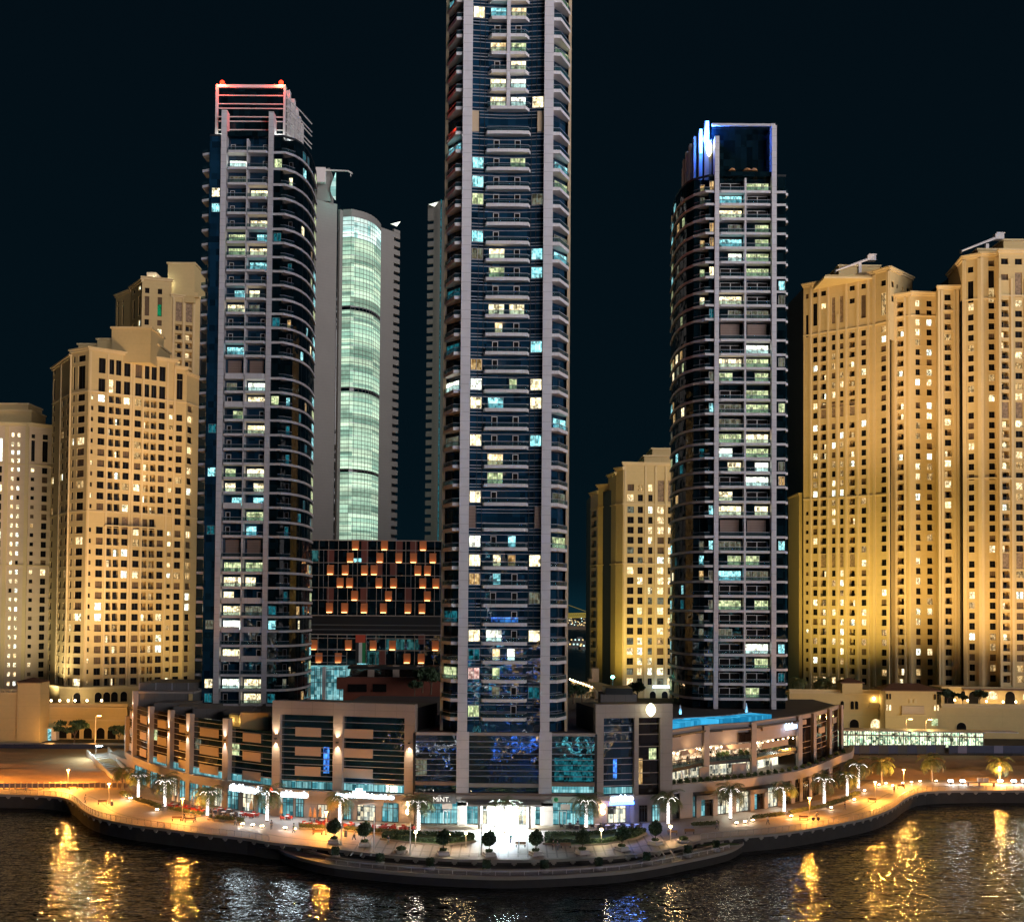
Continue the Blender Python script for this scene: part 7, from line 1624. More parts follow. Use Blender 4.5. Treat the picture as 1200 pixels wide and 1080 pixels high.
for k, (px, py) in enumerate(((393, 1006), (445, 1014), (504, 1019.5), (570, 1022), (638, 1022), (701.5, 1019), (758, 1012.5), (806, 1004), (839, 998))): place(po, k, tuple(gp(px, py, -1.05)), k, 'clipped square shrub in a round stone pot, %s from the west on the lower deck' % nth[k], 'shrub pots on the edge of the lower deck')
# hedges
def hedge(label, P, w=1.3, h=.55, z=0, n_per=90, mat='hedge_leaf'):
    P = [gp(*p).to_2d() for p in P]; t = thing('hedge', label, 'hedge', (P[0].x, P[0].y, 0)); m = MB(); m.strip([tuple(p) for p in P], .004, .35, w, 'coping'); m.build('kerb', t); m = MB(); Q = offset_line(P, w / 2)
    for a, b in zip(Q, Q[1:]):
        L = (b - a).length; u = (b - a) / L; nn = Vector((-u.y, u.x))
        for _ in range(int(L * n_per)):
            p2 = a + u * rnd.uniform(0, L) + nn * rnd.uniform(-w * .45, w * .45); p = Vector((p2.x, p2.y, rnd.uniform(.3, .35 + h))); q = Euler((rnd.uniform(0, 6), rnd.uniform(0, 6), 0)).to_matrix(); m.face([p + q @ Vector(w_) * .13 for w_ in ((-1, -.6, 0), (1, -.6, 0), (1, .6, 0), (-1, .6, 0))], mat)
    m.build('foliage', t)
for lab, P in (('short low hedge beside the pale stair on the left', [(139, 931), (147, 936)]), ('low hedge behind the person at the westernmost lit palm', [(155, 939), (170, 943), (185, 949)]), ('long low hedge in front of the red chairs in the west', [(195, 950), (215, 954), (235, 957)]),
               ('low hedge in front of the dark tables right of the west street lamp', [(243, 960.5), (262, 962.5), (282, 964.5)]), ('low hedge in front of the orange parasols', [(350, 971.5), (380, 973)]), ('long low hedge in front of the restaurant tables left of the entrance', [(402, 974), (440, 977), (478, 979)]),
               ('low hedge in front of the first east shop', [(813, 970), (843, 968)]), ('long low hedge left of the east street lamp', [(885, 961.5), (921, 957)]), ('long low hedge behind the east street lamp', [(929, 955.5), (950, 951), (969, 947.5)]), ('low hedge beside the second last lit palm in the east', [(974, 945.5), (987, 941.5), (998, 938)]), ('short low hedge beside the easternmost lit palm', [(1000, 936), (1009, 931.5)])):
    hedge(lab, P)
def lawn(label, ring, hmat='lawn'):
    P = [gp(*p).to_2d() for p in ring]; t = thing('lawn_bed', label, 'lawn bed', (P[0].x, P[0].y, 0)); m = MB(); m.prism([tuple(p) for p in P], .004, .3, 'coping'); c = sum(P, Vector((0, 0))) / len(P); m.prism([tuple(c + (p - c) * .96) for p in P], .301, .42, 'lawn'); m.build('bed', t); m = MB()
    for a, b in zip(P, P[1:] + P[:1]):
        for _ in range(int((b - a).length * 60)):
            q = c + (a.lerp(b, rnd.random()) - c) * rnd.uniform(.82, .97); p = Vector((q.x, q.y, rnd.uniform(.4, 1.0))); r_ = Euler((rnd.uniform(0, 6), rnd.uniform(0, 6), 0)).to_matrix(); m.face([p + r_ @ Vector(w_) * .14 for w_ in ((-1, -.6, 0), (1, -.6, 0), (1, .6, 0), (-1, .6, 0))], 'leaf_dark')
    m.build('hedge_edge', t)
lawn('green lawn with a dark hedge border left of the entrance path', [(445, 983.5), (483, 988), (520, 991), (558, 986), (556, 981), (520, 980), (480, 979.5), (450, 979.5)])
lawn('curved green lawn with a dark hedge border right of the entrance path', [(636, 989), (670, 991.5), (710, 989.5), (745, 983), (759, 976.5), (752, 974.5), (715, 978.5), (675, 980.5), (637, 980)])

# lamps
def make_lamp():
    t = thing('street_lamp', '', 'street lamp'); m = MB(); m.lathe([(.16, 0), (.16, .25), (.08, .3), (.06, 3.9)], 8, 'lamp_post'); m.build('post', t, local=True); m = MB(); m.lathe([(.55, 4.25), (.5, 4.33), (.1, 4.45)], 12, 'lamp_post'); m.build('hood', t, local=True)
    m = MB(); m.lathe([(.08, 3.9), (.26, 3.98), (.30, 4.12), (.2, 4.24)], 10, 'lamp_sodium'); h = m.build('lamp', t, local=True); return t
la = make_lamp()
SL = [(79.5, 923.5, 'orange street lamp near the low wall of pale panels, westernmost'), (127.5, 941.5, 'orange street lamp with a dark bin at its foot, west of the lit palms'), (213.5, 961, 'orange street lamp with people under it, in front of the red chairs'), (382, 978, 'orange street lamp behind the westernmost ball tree'), (948.7, 959.5, 'orange street lamp with a passing cyclist beneath it'), (1025.6, 938.5, 'orange street lamp with a bench at its foot on the east bend'), (1059, 922.5, 'orange street lamp at the inner corner of the east quay'), (1171.5, 919, 'orange street lamp in front of the unlit palm near the right edge'), (-30, 924, 'orange street lamp beyond the left edge of the picture')]
for k, (px, py, lab) in enumerate(SL):
    g_ = gp(px, py); place(la, k, tuple(g_), 0, lab, 'orange street lamps on the promenade'); light('street_light', 'POINT', (g_.x, g_.y, 3.7), (1, .40, .065), {0: 24000, 6: 16000, 7: 20000, 8: 22000}.get(k, 10500), .22)
def make_globe():
    t = thing('globe_lamp', '', 'globe lamp'); m = MB(); m.tube((0, 0, 0), (0, 0, 2.3), .05, m='lamp_post'); m.build('post', t, local=True); m = MB(); m.lathe([(.06, 2.28), (.24, 2.4), (.28, 2.55), (.2, 2.72)], 9, 'lamp_warm'); m.build('lamp', t, local=True); return t
gb = make_globe()
for k, (px, py, lab, e, col) in enumerate(((526, 996, 'globe lamp between the ball tree and the entrance path', 500, (1, .8, .45)), (546, 993, 'globe lamp over the lawn left of the entrance path', 420, (1, .72, .36)), (487, 992, 'bright globe lamp below the palm by the MINT. sign', 600, (1, .92, .75)), (785.7, 985, 'globe lamp below the palm at the east corner of the stone frame', 700, (1, .62, .26)), (704.7, 989, 'bright globe lamp behind the lawn right of the entrance', 700, (1, .84, .5)))):
    g_ = gp(px, py); place(gb, k, tuple(g_), 0, lab, 'globe lamps near the entrance'); light('globe_light', 'POINT', (g_.x, g_.y - .5, 2.6), col, e, .25)
def make_spike(mat='lamp_warm'):
    t = thing('ground_light', '', 'ground light'); m = MB(); m.box(-.12, .12, -.1, .1, 0, .35, 'dark_metal'); m.build('base', t, local=True); m = MB(); m.box(-.3, .3, -.14, .08, .36, .55, mat); m.build('lamp', t, local=True); return t
sp_ = make_spike('lamp_cool'); sw = make_spike('lamp_warm')
GL = [(863, 966), (873, 964.5), (882, 963), (927, 958), (974, 948), (1001, 938.5), (1013, 928), (284, 967.5), (296, 968.5), (307, 970), (334, 972), (345, 973.5), (184, 950.5), (153, 937), (149, 935), (1046, 922), (1058, 919), (1068, 918), (1078, 917), (1097, 916.5), (1030, 921), (1038, 919.5)]
for k, (px, py) in enumerate(sorted(GL)):
    g_ = gp(px, py); place(sw, k, tuple(g_), .6, ORD[k] + ' small warm ground light from the west on the promenade paving', 'small ground lights of the promenade'); light('ground_glow', 'POINT', (g_.x - .4, g_.y - .9, .7), (1, .82, .6) if px > 850 else (.95, .95, .9), 60, .1)
for k, px in enumerate((1114, 1128, 1172, 1188, 1200, 1214)):
    g_ = gp(px, 918.5); o = place(sp_, k, tuple(g_), 0, ORD[k] + ' bright cool floodlight from the left on the far right quay', 'cool quay floodlights at the right', 1.8); light('quay_flood', 'POINT', (g_.x, g_.y - 1.5, 1.2), (.95, .92, .80), 300, .2)
def road_lamp():
    t = thing('road_lamp', '', 'road lamp'); m = MB(); m.tube((0, 0, 0), (0, 0, 7.4), .11, .07, 8, 'lamp_post'); m.build('post', t, local=True); m = MB(); m.tube((0, 0, 7.3), (.9, -.3, 7.55), .05, m='lamp_post'); m.build('arm', t, local=True); m = MB(); m.box(.6, 1.5, -.55, -.15, 7.45, 7.6, 'lamp_sodium'); m.build('lamp', t, local=True); return t
rl_ = road_lamp()
for k, (px, Yq, lab) in enumerate(((1062, 311, 'tall orange road lamp behind the station, the left one of two'), (1085, 310, 'tall orange road lamp behind the station, the right one of two'), (112, 303, 'tall unlit-looking road post in front of the arched doors at the left'))): 
    x = at(px, 850, Yq).x; place(rl_, k, (x, Yq, 3.4), 0, lab, 'road lamps'); light('road_light', 'POINT', (x + 1, Yq - .4, 10.4), (1, .62, .18), 1500 if k < 2 else 500, .3)
def thin_post():
    t = thing('light_post', '', 'post'); m = MB(); m.tube((0, 0, 0), (0, 0, 5.0), .10, .09, 8, 'frame_white'); m.build('post', t, local=True); m = MB(); m.tube((0, 0, 5.0), (0, 0, 5.25), .12, .12, 8, 'steel'); m.build('cap', t, local=True); return t
tp = thin_post()
for k, (px, py, lab) in enumerate(((400, 990, 'thin white post right of the westernmost ball tree'), (438, 996, 'thin white post right of the second ball tree'), (480.5, 1001, 'thin white post beside the low hexagonal planter'), (564, 1002, 'thin white post just left of the entrance path'), (608, 999, 'thin white post just right of the entrance path'))): place(tp, k, tuple(gp(px, py)), 0, lab, 'thin white posts of the centre steps')

# benches, bins, tables, chairs, parasols
def make_bench():
    t = thing('bench', '', 'bench'); m = MB(); m.box(-.9, .9, -.25, .25, .40, .47, 'wood'); m.build('seat', t, local=True); m = MB(); m.box(-.9, .9, .25, .31, .5, .85, 'wood'); m.build('backrest', t, local=True)
    for x in (-.75, .75): m = MB(); m.box(x - .06, x + .06, -.22, .3, 0, .40, 'dark_metal'); m.build('leg', t, local=True)
    return t
be = make_bench()
for k, (px, py, rz, lab) in enumerate(((207, 961.5, .1, 'wooden bench left of the people at the west street lamp'), (222, 963, .1, 'wooden bench right of the people at the west street lamp'), (372, 977.5, .05, 'wooden bench with a seated person, near the westernmost ball tree'), (942, 960.5, -.2, 'wooden bench beside the east street lamp'), (788, 978, -.1, 'wooden bench below the globe lamp at the east corner'), (808, 976.5, -.1, 'wooden bench where the east railing begins'), (1022, 939.5, -.4, 'wooden bench at the foot of the lamp on the east bend'), (1056, 923.5, -.4, 'wooden bench at the lamp on the inner corner of the east quay'), (663, 993, .1, 'wooden bench behind the two dark figures right of the entrance'), (610, 992, 0, 'wooden bench beside the bright entrance path'), (86, 924.5, .2, 'wooden bench beside the westernmost street lamp'), (120, 942, .2, 'wooden bench beside the lamp with the dark bin'))): place(be, k, tuple(gp(px, py)), rz, lab, 'wooden benches on the promenade')
def make_bin():
    t = thing('litter_bin', '', 'litter bin'); m = MB(); m.lathe([(.26, 0), (.3, .1), (.3, .85), (.24, .9)], 10, 'cloth_grey'); m.build('body', t, local=True); m = MB(); m.lathe([(.33, .95), (.33, 1.0), (.1, 1.1)], 10, 'dark_metal'); m.build('lid', t, local=True); return t
bi = make_bin()
for k, (px, py, lab) in enumerate(((131, 943.5, 'dark round bin at the foot of the second lamp from the west'), (770, 978, 'dark round bin near the east corner globe lamp'), (405, 980, 'dark round bin near the second ball tree'))): place(bi, k, tuple(gp(px, py)), 0, lab, 'round litter bins')
def make_chair(mat):
    t = thing('armchair', '', 'chair'); m = MB(); m.box(-.30, .30, -.28, .28, .30, .46, mat); m.build('seat', t, local=True); m = MB(); m.box(-.32, .32, .28, .38, .30, .88, mat); m.build('backrest', t, local=True)
    for s in (-1, 1): m = MB(); x0, x1 = sorted((s * .30, s * .38)); m.box(x0, x1, -.28, .30, .25, .64, mat); m.build('armrest', t, local=True)
    for x in (-.27, .27):
        for y in (-.24, .3): m = MB(); m.box(x - .03, x + .03, y - .03, y + .03, 0, .298, 'dark_metal'); m.build('leg', t, local=True)
    return t
def make_table():
    t = thing('cafe_table', '', 'table'); m = MB(); m.lathe([(.42, .70), (.45, .72), (.45, .75)], 14, 'cloth_white'); m.build('tabletop', t, local=True); m = MB(); m.lathe([(.28, 0), (.24, .04), (.05, .06), (.05, .70)], 10, 'dark_metal'); m.build('leg', t, local=True); return t
cr, cd, tb = make_chair('chair_red'), make_chair('chair_dark'), make_table(); nc = [0, 0]; ntb = 0
TB = [(203, 946, 0), (212, 948, 0), (222, 949.5, 0), (231, 950.5, 0), (240, 952, 0), (252, 953, 1), (262, 955, 1), (272, 957, 1), (282, 956.5, 0), (258, 951, 0), (268, 952, 1), (296, 957, 0), (336, 960, 0), (358, 968, 0), (370, 969, 0), (384, 968, 0), (377, 965, 0), (408, 969, 0), (420, 970.5, 0), (432, 970, 0), (444, 971.5, 0), (456, 971, 0), (468, 972.5, 0), (479, 972, 0), (700, 970, 1), (712, 971, 1), (724, 970.5, 1), (736, 971, 1), (746, 970, 1), (664, 970, 1), (676, 971, 1)]
tcount = {}; SIDE = ('east', 'building', 'west', 'water')
for k, (px, py, dk) in enumerate(sorted(TB)):
    g_ = gp(px, py); where = 'at the curved west shops' if px < 290 else 'below the orange parasols' if px < 400 else 'behind the long west hedge' if px < 500 else 'by the blue-lit shop'
    place(tb, ntb, tuple(g_), 0, ORD[tcount.get(where, 0)] + ' small round pale cafe table from the west ' + where, 'cafe tables ' + where); ntb += 1; tcount[where] = tcount.get(where, 0) + 1; nt_w = ORD[tcount[where] - 1]
    for q in range(3 + k % 2):
        az = q * 2 * math.pi / (3 + k % 2) + k; src = cd if (dk or (k + q) % 5 == 0) else cr; w = 1 if src is cd else 0
        place(src, nc[w], (g_.x + .85 * math.cos(az), g_.y + .85 * math.sin(az), .004), az - math.pi / 2, ('dark' if w else 'red') + ' armchair on the ' + SIDE[int(round(az / (math.pi / 2))) % 4] + ' side of the ' + nt_w + ' table ' + where, ('dark' if w else 'red') + ' armchairs ' + where); nc[w] += 1
def make_parasol(mat):
    t = thing('closed_parasol', '', 'parasol'); m = MB(); m.lathe([(.3, 0), (.3, .08), (.04, .1), (.035, 1.0)], 10, 'dark_metal'); m.build('pole', t, local=True); m = MB(); m.lathe([(.30, .75), (.34, .95), (.24, 1.7), (.12, 2.35), (.03, 2.55)], 9, mat); m.build('canopy', t, local=True); return t
pw, po_ = make_parasol('cloth_white'), make_parasol('cloth_orange')
PW = [(203, 942, 0, 'closed pale parasol farthest west in front of the curved wing'), (209, 943.5, 0, 'closed pale parasol second from the west in front of the curved wing'), (225, 946.5, 0, 'closed white parasol, left one of three close together'), (228.5, 947.5, 0, 'closed white parasol, middle one of three close together'), (232, 948, 0, 'closed white parasol, right one of three close together')]
for k, (px, py, z, lab) in enumerate(PW): place(pw, k, tuple(gp(px, py)), 0, lab, 'closed pale parasols')
for k, (px, py, lab) in enumerate(((294.5, 952.5, 'closed orange parasol under the big white sign of the west wing'), (329.5, 957, 'closed orange parasol in front of the west stone frame corner'), (363.5, 961, 'closed orange parasol, left one of the pair by the street lamp'), (368.5, 961.5, 'closed orange parasol, right one of the pair by the street lamp'), (375, 961, 'closed orange parasol just right of the pair by the street lamp'))): place(po_, k, tuple(gp(px, py)), 0, lab, 'closed orange parasols')
for k, (px, py, lab) in enumerate(((799, 916, 'closed white parasol on the lower terrace, first from the stone frame'), (803.5, 911.5, 'closed white parasol on the lower terrace, second from the stone frame'), (807.5, 911, 'closed white parasol on the lower terrace, third from the stone frame'), (821, 912, 'closed white parasol on the lower terrace beside the first pillar'), (882, 907, 'closed white parasol leaning near the second terrace pillar'), (886, 907, 'closed white parasol just right of the second terrace pillar'), (903.5, 904, 'closed white parasol alone before the dark glass of the terraces'))):
    place(pw, 1, tuple(gp(px, py, 5.96)), 0, lab, 'closed white parasols on the lower terrace')
def make_plant():
    t = thing('terrace_shrub', '', 'shrub'); m = MB(); m.lathe([(.3, 0), (.38, .45), (.3, .45)], 8, 'cloth_grey'); m.build('pot', t, local=True); m = MB(); clump(m, (0, 0, .95), .55, .6, 130, .13, 'leaf_mid', rnd, .2); m.build('foliage', t, local=True); return t
pt = make_plant(); kk = 0
for k in range(26):
    t_ = k / 25; px = 792 + t_ * 200; p = eg_point(px, 905); place(pt, kk, (p.x - .2, p.y + 1.7, 5.96), k, ORD[k] + ' potted shrub from the west behind the curved east terrace parapet', 'potted shrubs along the curved terrace'); kk += 1
for k, (px, f_) in enumerate(((838, .3), (848, .5), (862, .8), (870, .9), (845, .4), (893, .3), (900, .5), (905, .6))):
    i = 1 if px < 883 else 2; p = EP[i].lerp(EP[i + 1], f_); place(pt, kk, (p.x, p.y + 1.8 + (k % 3) * .6, 9.705), k, ORD[k] + ' potted plant placed on the lit upper gallery of the terraces', 'potted plants on the upper gallery', 1.1); kk += 1
for k in range(22):           # restaurant tables on deck and gallery
    t_ = (k % 11 + .5) / 11; i = int(t_ * 3); p = EP[i].lerp(EP[i + 1], t_ * 3 - i); z = 5.96 if k < 11 else 9.705; y = (-3.2 if k < 11 else 2.6) + (k % 2) * .8
    if k < 11: p = eg_point(800 + 100 * t_, 905); y = 4.2 + (k % 2)
    lab = 'on the lower terrace' if k < 11 else 'on the upper gallery'
    place(tb, 1, (p.x, p.y + y, z), 0, ORD[k % 11] + ' small round table from the west of the restaurant ' + lab, 'restaurant tables ' + lab)
    for q in range(2): place(cd, 1, (p.x + (.8 if q else -.8), p.y + y + .1, z), -math.pi / 2 if q else math.pi / 2, 'dark armchair on the ' + ('east' if q else 'west') + ' side of the ' + ORD[k % 11] + ' table ' + lab, 'restaurant chairs ' + lab)
def make_lounger():
    t = thing('sun_lounger', '', 'sun lounger'); m = MB(); m.box(-.3, .3, -.9, .35, .28, .36, 'cloth_white'); m.build('seat', t, local=True); m = MB(); M = Matrix.Translation((0, .35, .32)) @ Matrix.Rotation(R(40), 4, 'X'); m.box(-.3, .3, 0, .75, -.03, .05, 'cloth_white', M); m.build('backrest', t, local=True)
    for x in (-.27, .27): m = MB(); m.box(x - .03, x + .03, -.8, .3, 0, .279, 'steel'); m.build('leg', t, local=True)
    return t
lo = make_lounger()
for k in range(18):
    t_ = (k + .5) / 18 * 2.5; i = int(t_); p = offset_line(EP, 8.2)[i].lerp(offset_line(EP, 8.2)[i + 1], t_ - i); place(lo, k, (p.x, p.y, 17.01), .1 * (k % 3), ORD[k] + ' pale sun lounger from the left behind the rooftop pool', 'sun loungers behind the rooftop pool')
for k, (px, Yq) in enumerate(((797, 244), (874.5, 250))):
    o = place(po_ if False else pw, 1, (at(px, 830, Yq).x, Yq, 17.0), 0, 'closed parasol lit blue by the pool, ' + ('near the stone frame' if k == 0 else 'below the middle of the east dark tower'), 'closed parasols by the pool', 1.15); light('pool_light', 'POINT', (at(px, 830, Yq).x, Yq - 1.2, 18.2), (.1, .5, 1), 160, .2)
# bars and equipment on the quay at the right
m = MB(); g_ = gp(1148, 921); t = thing('exercise_frame', 'pale bench-like frame with two boxes on the quay at the far right', 'frame', tuple(g_)); m.box(g_.x - 3, g_.x + 4, g_.y, g_.y + .6, .8, 1.0, 'coping'); m.build('beam', t)
for dx in (-2.6, 0, 3.4): m = MB(); m.box(g_.x + dx - .15, g_.x + dx + .15, g_.y, g_.y + .6, 0, .799, 'wood'); m.build('leg', t)
for dx in (0.2, 1.6): m = MB(); m.box(g_.x + dx - .5, g_.x + dx + .5, g_.y, g_.y + .5, 1.001, 1.95, 'planter'); m.build('box', t)

# ------------------------------------------------------------------ people
def person(px, py, label, pose='stand', rz=0.0, top='cloth_navy', legs='cloth_grey', h=1.72, z=0.0):
    """one skinned body with clothing and hair; joints in metres, facing -y"""
    g_ = gp(px, py, z); t = thing('person', label, 'person', tuple(g_), rz); s = h / 1.72
    st = {'stand': .0, 'walk': .26, 'sit': 0, 'ride': 0}[pose]
    if pose in ('sit', 'ride'):
        hip = .50 if pose == 'sit' else .95; kn = [(-.10, -.42, hip - .02), (.10, -.42, hip - .02)] if pose == 'sit' else [(-.11, -.32, .62), (.11, -.28, .78)]; ft = [(-.10, -.42, .08), (.10, -.42, .08)] if pose == 'sit' else [(-.12, -.12, .22), (.12, -.15, .42)]
        J = {'p': (0, 0, hip)}; lean = -.05 if pose == 'sit' else -.28
    else:
        hip = .90; kn = [(-.10, -st * .7, .50), (.10, st * .25, .50)]; ft = [(-.10, -st, .08), (.10, st * 1.1, .12)]; J = {'p': (0, 0, hip)}; lean = -.03
    V = [(0, 0, hip), (0, lean * .4, hip + .22), (0, lean * .8, hip + .46), (0, lean, hip + .56), (0, lean - .01, hip + .66), (0, lean - .01, hip + .78)]
    Rr = [.15, .13, .16, .07, .09, .085]; E = [(0, 1), (1, 2), (2, 3), (3, 4), (4, 5)]
    for i, sx in ((0, -1), (1, 1)):
        a = len(V); V += [(sx * .09, 0, hip - .04), kn[i], ft[i], (ft[i][0], ft[i][1] - .15, ft[i][2] - .04)]; Rr += [.10, .07, .05, .045]; E += [(0, a), (a, a + 1), (a + 1, a + 2), (a + 2, a + 3)]
    sh = hip + .48
    for i, sx in ((0, -1), (1, 1)):
        a = len(V); sw_ = (st * .6 if i == 0 else -st * .6)
        el = (sx * .24, lean + .02 + sw_ * .4, sh - .27); ha = (sx * .22, lean - .08 + sw_, sh - .50)
        if pose == 'ride': el = (sx * .22, lean - .22, sh - .2); ha = (sx * .2, lean - .42, sh - .30)
        if pose == 'sit': ha = (sx * .12, lean - .28, hip + .08)
        V += [(sx * .18, lean * .8, sh), el, ha]; Rr += [.065, .045, .035]; E += [(2, a), (a, a + 1), (a + 1, a + 2)]
        b = len(V); d = (Vector(ha) - Vector(el)).normalized(); side = Vector((0, 1, 0)).cross(d).normalized() if abs(d.y) < .9 else Vector((1, 0, 0))
        for f in range(5): q = Vector(ha) + d * (.09 - .012 * abs(f - 2)) + Vector((0, (f - 2) * .02, 0)) if f else Vector(ha) + d * .05 + Vector((0, -.05, 0)); V.append(tuple(q)); Rr.append(.010); E.append((a + 2, b + f))
    def skin(nm, V, E, Rr, mat, root=0, lev=1):
        me = bpy.data.meshes.new(nm); me.from_pydata([tuple(Vector(v) * s) for v in V], E, []); o = bpy.data.objects.new(nm, me); C.objects.link(o); md = o.modifiers.new('skin', 'SKIN'); md.use_smooth_shade = True
        for i, v in enumerate(me.skin_vertices[0].data): v.radius = (Rr[i] * s, Rr[i] * s * .85); v.use_root = (i == root)
        sb = o.modifiers.new('sub', 'SUBSURF'); sb.levels = sb.render_levels = lev; dg = bpy.context.evaluated_depsgraph_get(); m2 = bpy.data.meshes.new_from_object(o.evaluated_get(dg)); bpy.data.objects.remove(o)
        o = bpy.data.objects.new(nm, m2); C.objects.link(o); m2.materials.clear(); m2.materials.append(MATS[mat]); o.parent = t; WL[o.name] = WL[t.name]; return o
    if not me_ok(): return t
    skin('body', V, E, Rr, 'skin_tone')
    skin('shirt', [V[0], V[1], V[2], (V[3][0], V[3][1], V[3][2] - .03)] + [V[14], V[15], V[22], V[23]], [(0, 1), (1, 2), (2, 3), (2, 4), (4, 5), (2, 6), (6, 7)], [.165, .15, .18, .09, .085, .065, .085, .065], top)
    skin('trousers', [V[0], V[6], V[7], V[8], V[10], V[11], V[12]], [(0, 1), (1, 2), (2, 3), (0, 4), (4, 5), (5, 6)], [.165, .12, .085, .07, .12, .085, .07], legs)
    hd = Vector(V[5]) * s; m = MB(); clump(m, (0, 0, 0), .10, .10, 60, .045, 'hair_dark', rnd, .85); m.v = [tuple(Vector(v) + WL[t.name] + hd + Vector((0, .02, .04))) for v in m.v]; m.build('hair', t)
    m = MB()
    for ex in (-.03, .03): m.box(ex - .012, ex + .012, -.012, .002, -.008, .008, 'black_void')
    m.box(-.012, .012, -.03, 0, -.05, -.01, 'skin_tone'); m.box(-.025, .025, -.008, .002, -.07, -.062, 'chair_red'); m.v = [tuple(Vector(v) + WL[t.name] + hd + Vector((0, -.088, -.01))) for v in m.v]; m.build('face', t)
    return t
def me_ok(): return True
person(165, 941, 'person standing in dark clothes at the west hedge beside the westernmost lit palm', 'stand', 2.6)
person(191, 950, 'person walking in dark clothes right of the ground light at the west hedge', 'walk', .4)
person(216, 962, 'person in dark clothes walking under the west street lamp, left of three', 'walk', -.8)
person(223.5, 959, 'person in teal standing behind the two walkers under the west street lamp', 'stand', .3, 'cloth_teal')
person(228.7, 962.5, 'person in dark clothes walking right under the west street lamp, right of three', 'walk', 1.2, 'cloth_grey', 'cloth_navy')
person(367.5, 976.5, 'person sitting on a bench near the westernmost ball tree', 'sit', .2, 'cloth_navy')
person(598.5, 988, 'person in teal walking on the bright entrance path', 'walk', .2, 'cloth_teal', 'cloth_navy')
person(648, 996, 'dark figure right of the entrance, the left one of a pair', 'stand', 1.2)
person(653.5, 996.5, 'dark figure right of the entrance, the right one of a pair', 'stand', -1.2, 'cloth_grey')
person(677, 970, 'person standing in front of the shop with the green emblem', 'stand', .5, 'cloth_navy')
person(1048, 928.5, 'person standing alone at the quay on the east bend', 'stand', 2.8)
person(602, 972, 'person in pale clothes at the main entrance', 'stand', .5, 'cloth_pale')
for px, py, po, rz, tp_, lab in ((250, 962, 'walk', 1.4, 'cloth_pale', 'person in a pale shirt walking below the light-wrapped palm behind the west lamp'), (276, 967, 'walk', -1.5, 'cloth_navy', 'person in navy walking beside the three ground lights of the west'), (318, 972, 'stand', .6, 'cloth_grey', 'person in grey standing by the palm in the low planter'), (344, 976, 'walk', 1.5, 'cloth_teal', 'person in teal walking towards the westernmost ball tree'), (415, 984, 'walk', -1.3, 'cloth_pale', 'person in pale clothes between the first two ball trees'), (455, 990, 'stand', .3, 'cloth_navy', 'person in navy on the centre steps left of the low planter'),
        (580, 976, 'stand', .2, 'cloth_navy', 'dark figure in the glare left of the main entrance'), (724, 976, 'walk', 1.2, 'cloth_navy', 'person in navy walking in front of the blue-lit shop'), (840, 972, 'walk', 1.5, 'cloth_grey', 'person in grey walking in front of the first east shops'), (900, 966, 'walk', -1.4, 'cloth_pale', 'person in pale clothes walking along the east railing'), (990, 949, 'walk', 1.0, 'cloth_navy', 'person in navy walking on the amber-lit east promenade'), (100, 941, 'walk', 1.2, 'cloth_grey', 'person in grey walking on the amber-lit west promenade'), (30, 928, 'walk', 1.5, 'cloth_navy', 'person in navy walking far left beside the low wall')):
    person(px, py, lab, po, rz, tp_)
bk = thing('bicycle', 'bicycle ridden past the east street lamp', 'bicycle', tuple(gp(956, 961)), R(100))
for y in (-.52, .52): m = MB(); M = Matrix.Translation((0, y, .34)) @ Matrix.Rotation(R(90), 4, 'Y'); m.lathe([(.30, -.02), (.34, -.02), (.34, .02), (.30, .02)], 16, 'dark_metal'); m.v = [tuple(M @ Vector(v)) for v in m.v]; m.build('wheel', bk, local=True)
m = MB(); P = [(0, -.52, .34), (0, -.38, .92), (0, .18, .86), (0, .05, .32), (0, -.36, .8)]
for a_, b_ in zip(P, P[1:]): m.tube(a_, b_, .025, m='chair_red')
m.tube(P[3], (0, .52, .34), .02, m='chair_red'); m.tube(P[2], (0, .52, .34), .02, m='chair_red'); m.build('frame', bk, local=True)
m = MB(); m.box(-.25, .25, -.42, -.38, .95, .99, 'dark_metal'); m.build('handlebar', bk, local=True); m = MB(); m.box(-.07, .07, .06, .32, .88, .93, 'dark_metal'); m.build('saddle', bk, local=True)
person(956, 961, 'person in dark clothes riding a bicycle past the east street lamp', 'ride', R(100), 'cloth_navy')
# ------------------------------------------------------------------ far shore and sea lights
m = MB(); a = at(655, 722, 2600); b = at(700, 722, 2600)
t = thing('far_island', 'low dark island with a line of lights, seen across the sea beside the tallest tower', 'island', (a.x, 2600, -3))
m.prism([(a.x - 300, 2600), (b.x + 300, 2600), (b.x + 300, 3200), (a.x - 300, 3200)], -3, 3, 'earth'); m.build('land', t)
rnd = random.Random(77); m = MB(); n = MB()
for k in range(150):
    x = rnd.uniform(a.x - 60, b.x + 60); h = rnd.uniform(4, 26); y = 2610 + rnd.uniform(0, 300); m.box(x - 9, x + 9, y, y + 14, 3, 3 + h, 'grey_clad')
    for _ in range(4): u = x + rnd.uniform(-8, 8); z = 3 + rnd.uniform(1, h); n.box(u - 1.1, u + 1.1, y - .5, y - .1, z, z + 2.0, rnd.choice(['isl_gold', 'isl_gold', 'isl_white']))
tag(m.build('buildings', t), kind='stuff'); tag(n.build('lamps', t), kind='stuff')
t = thing('lattice_crane', 'long yellow-lit crane boom low over the sea beside the tallest tower', 'crane', (at(665, 722, 900).x, 900, -3)); p = at(640, 724, 900); q = at(692, 722.5, 880); m = MB(); m.tube(p, q, .5, m='gold_lit'); m.tube(p + Vector((0, 0, 3)), q + Vector((0, 0, 3)), .4, m='gold_lit')
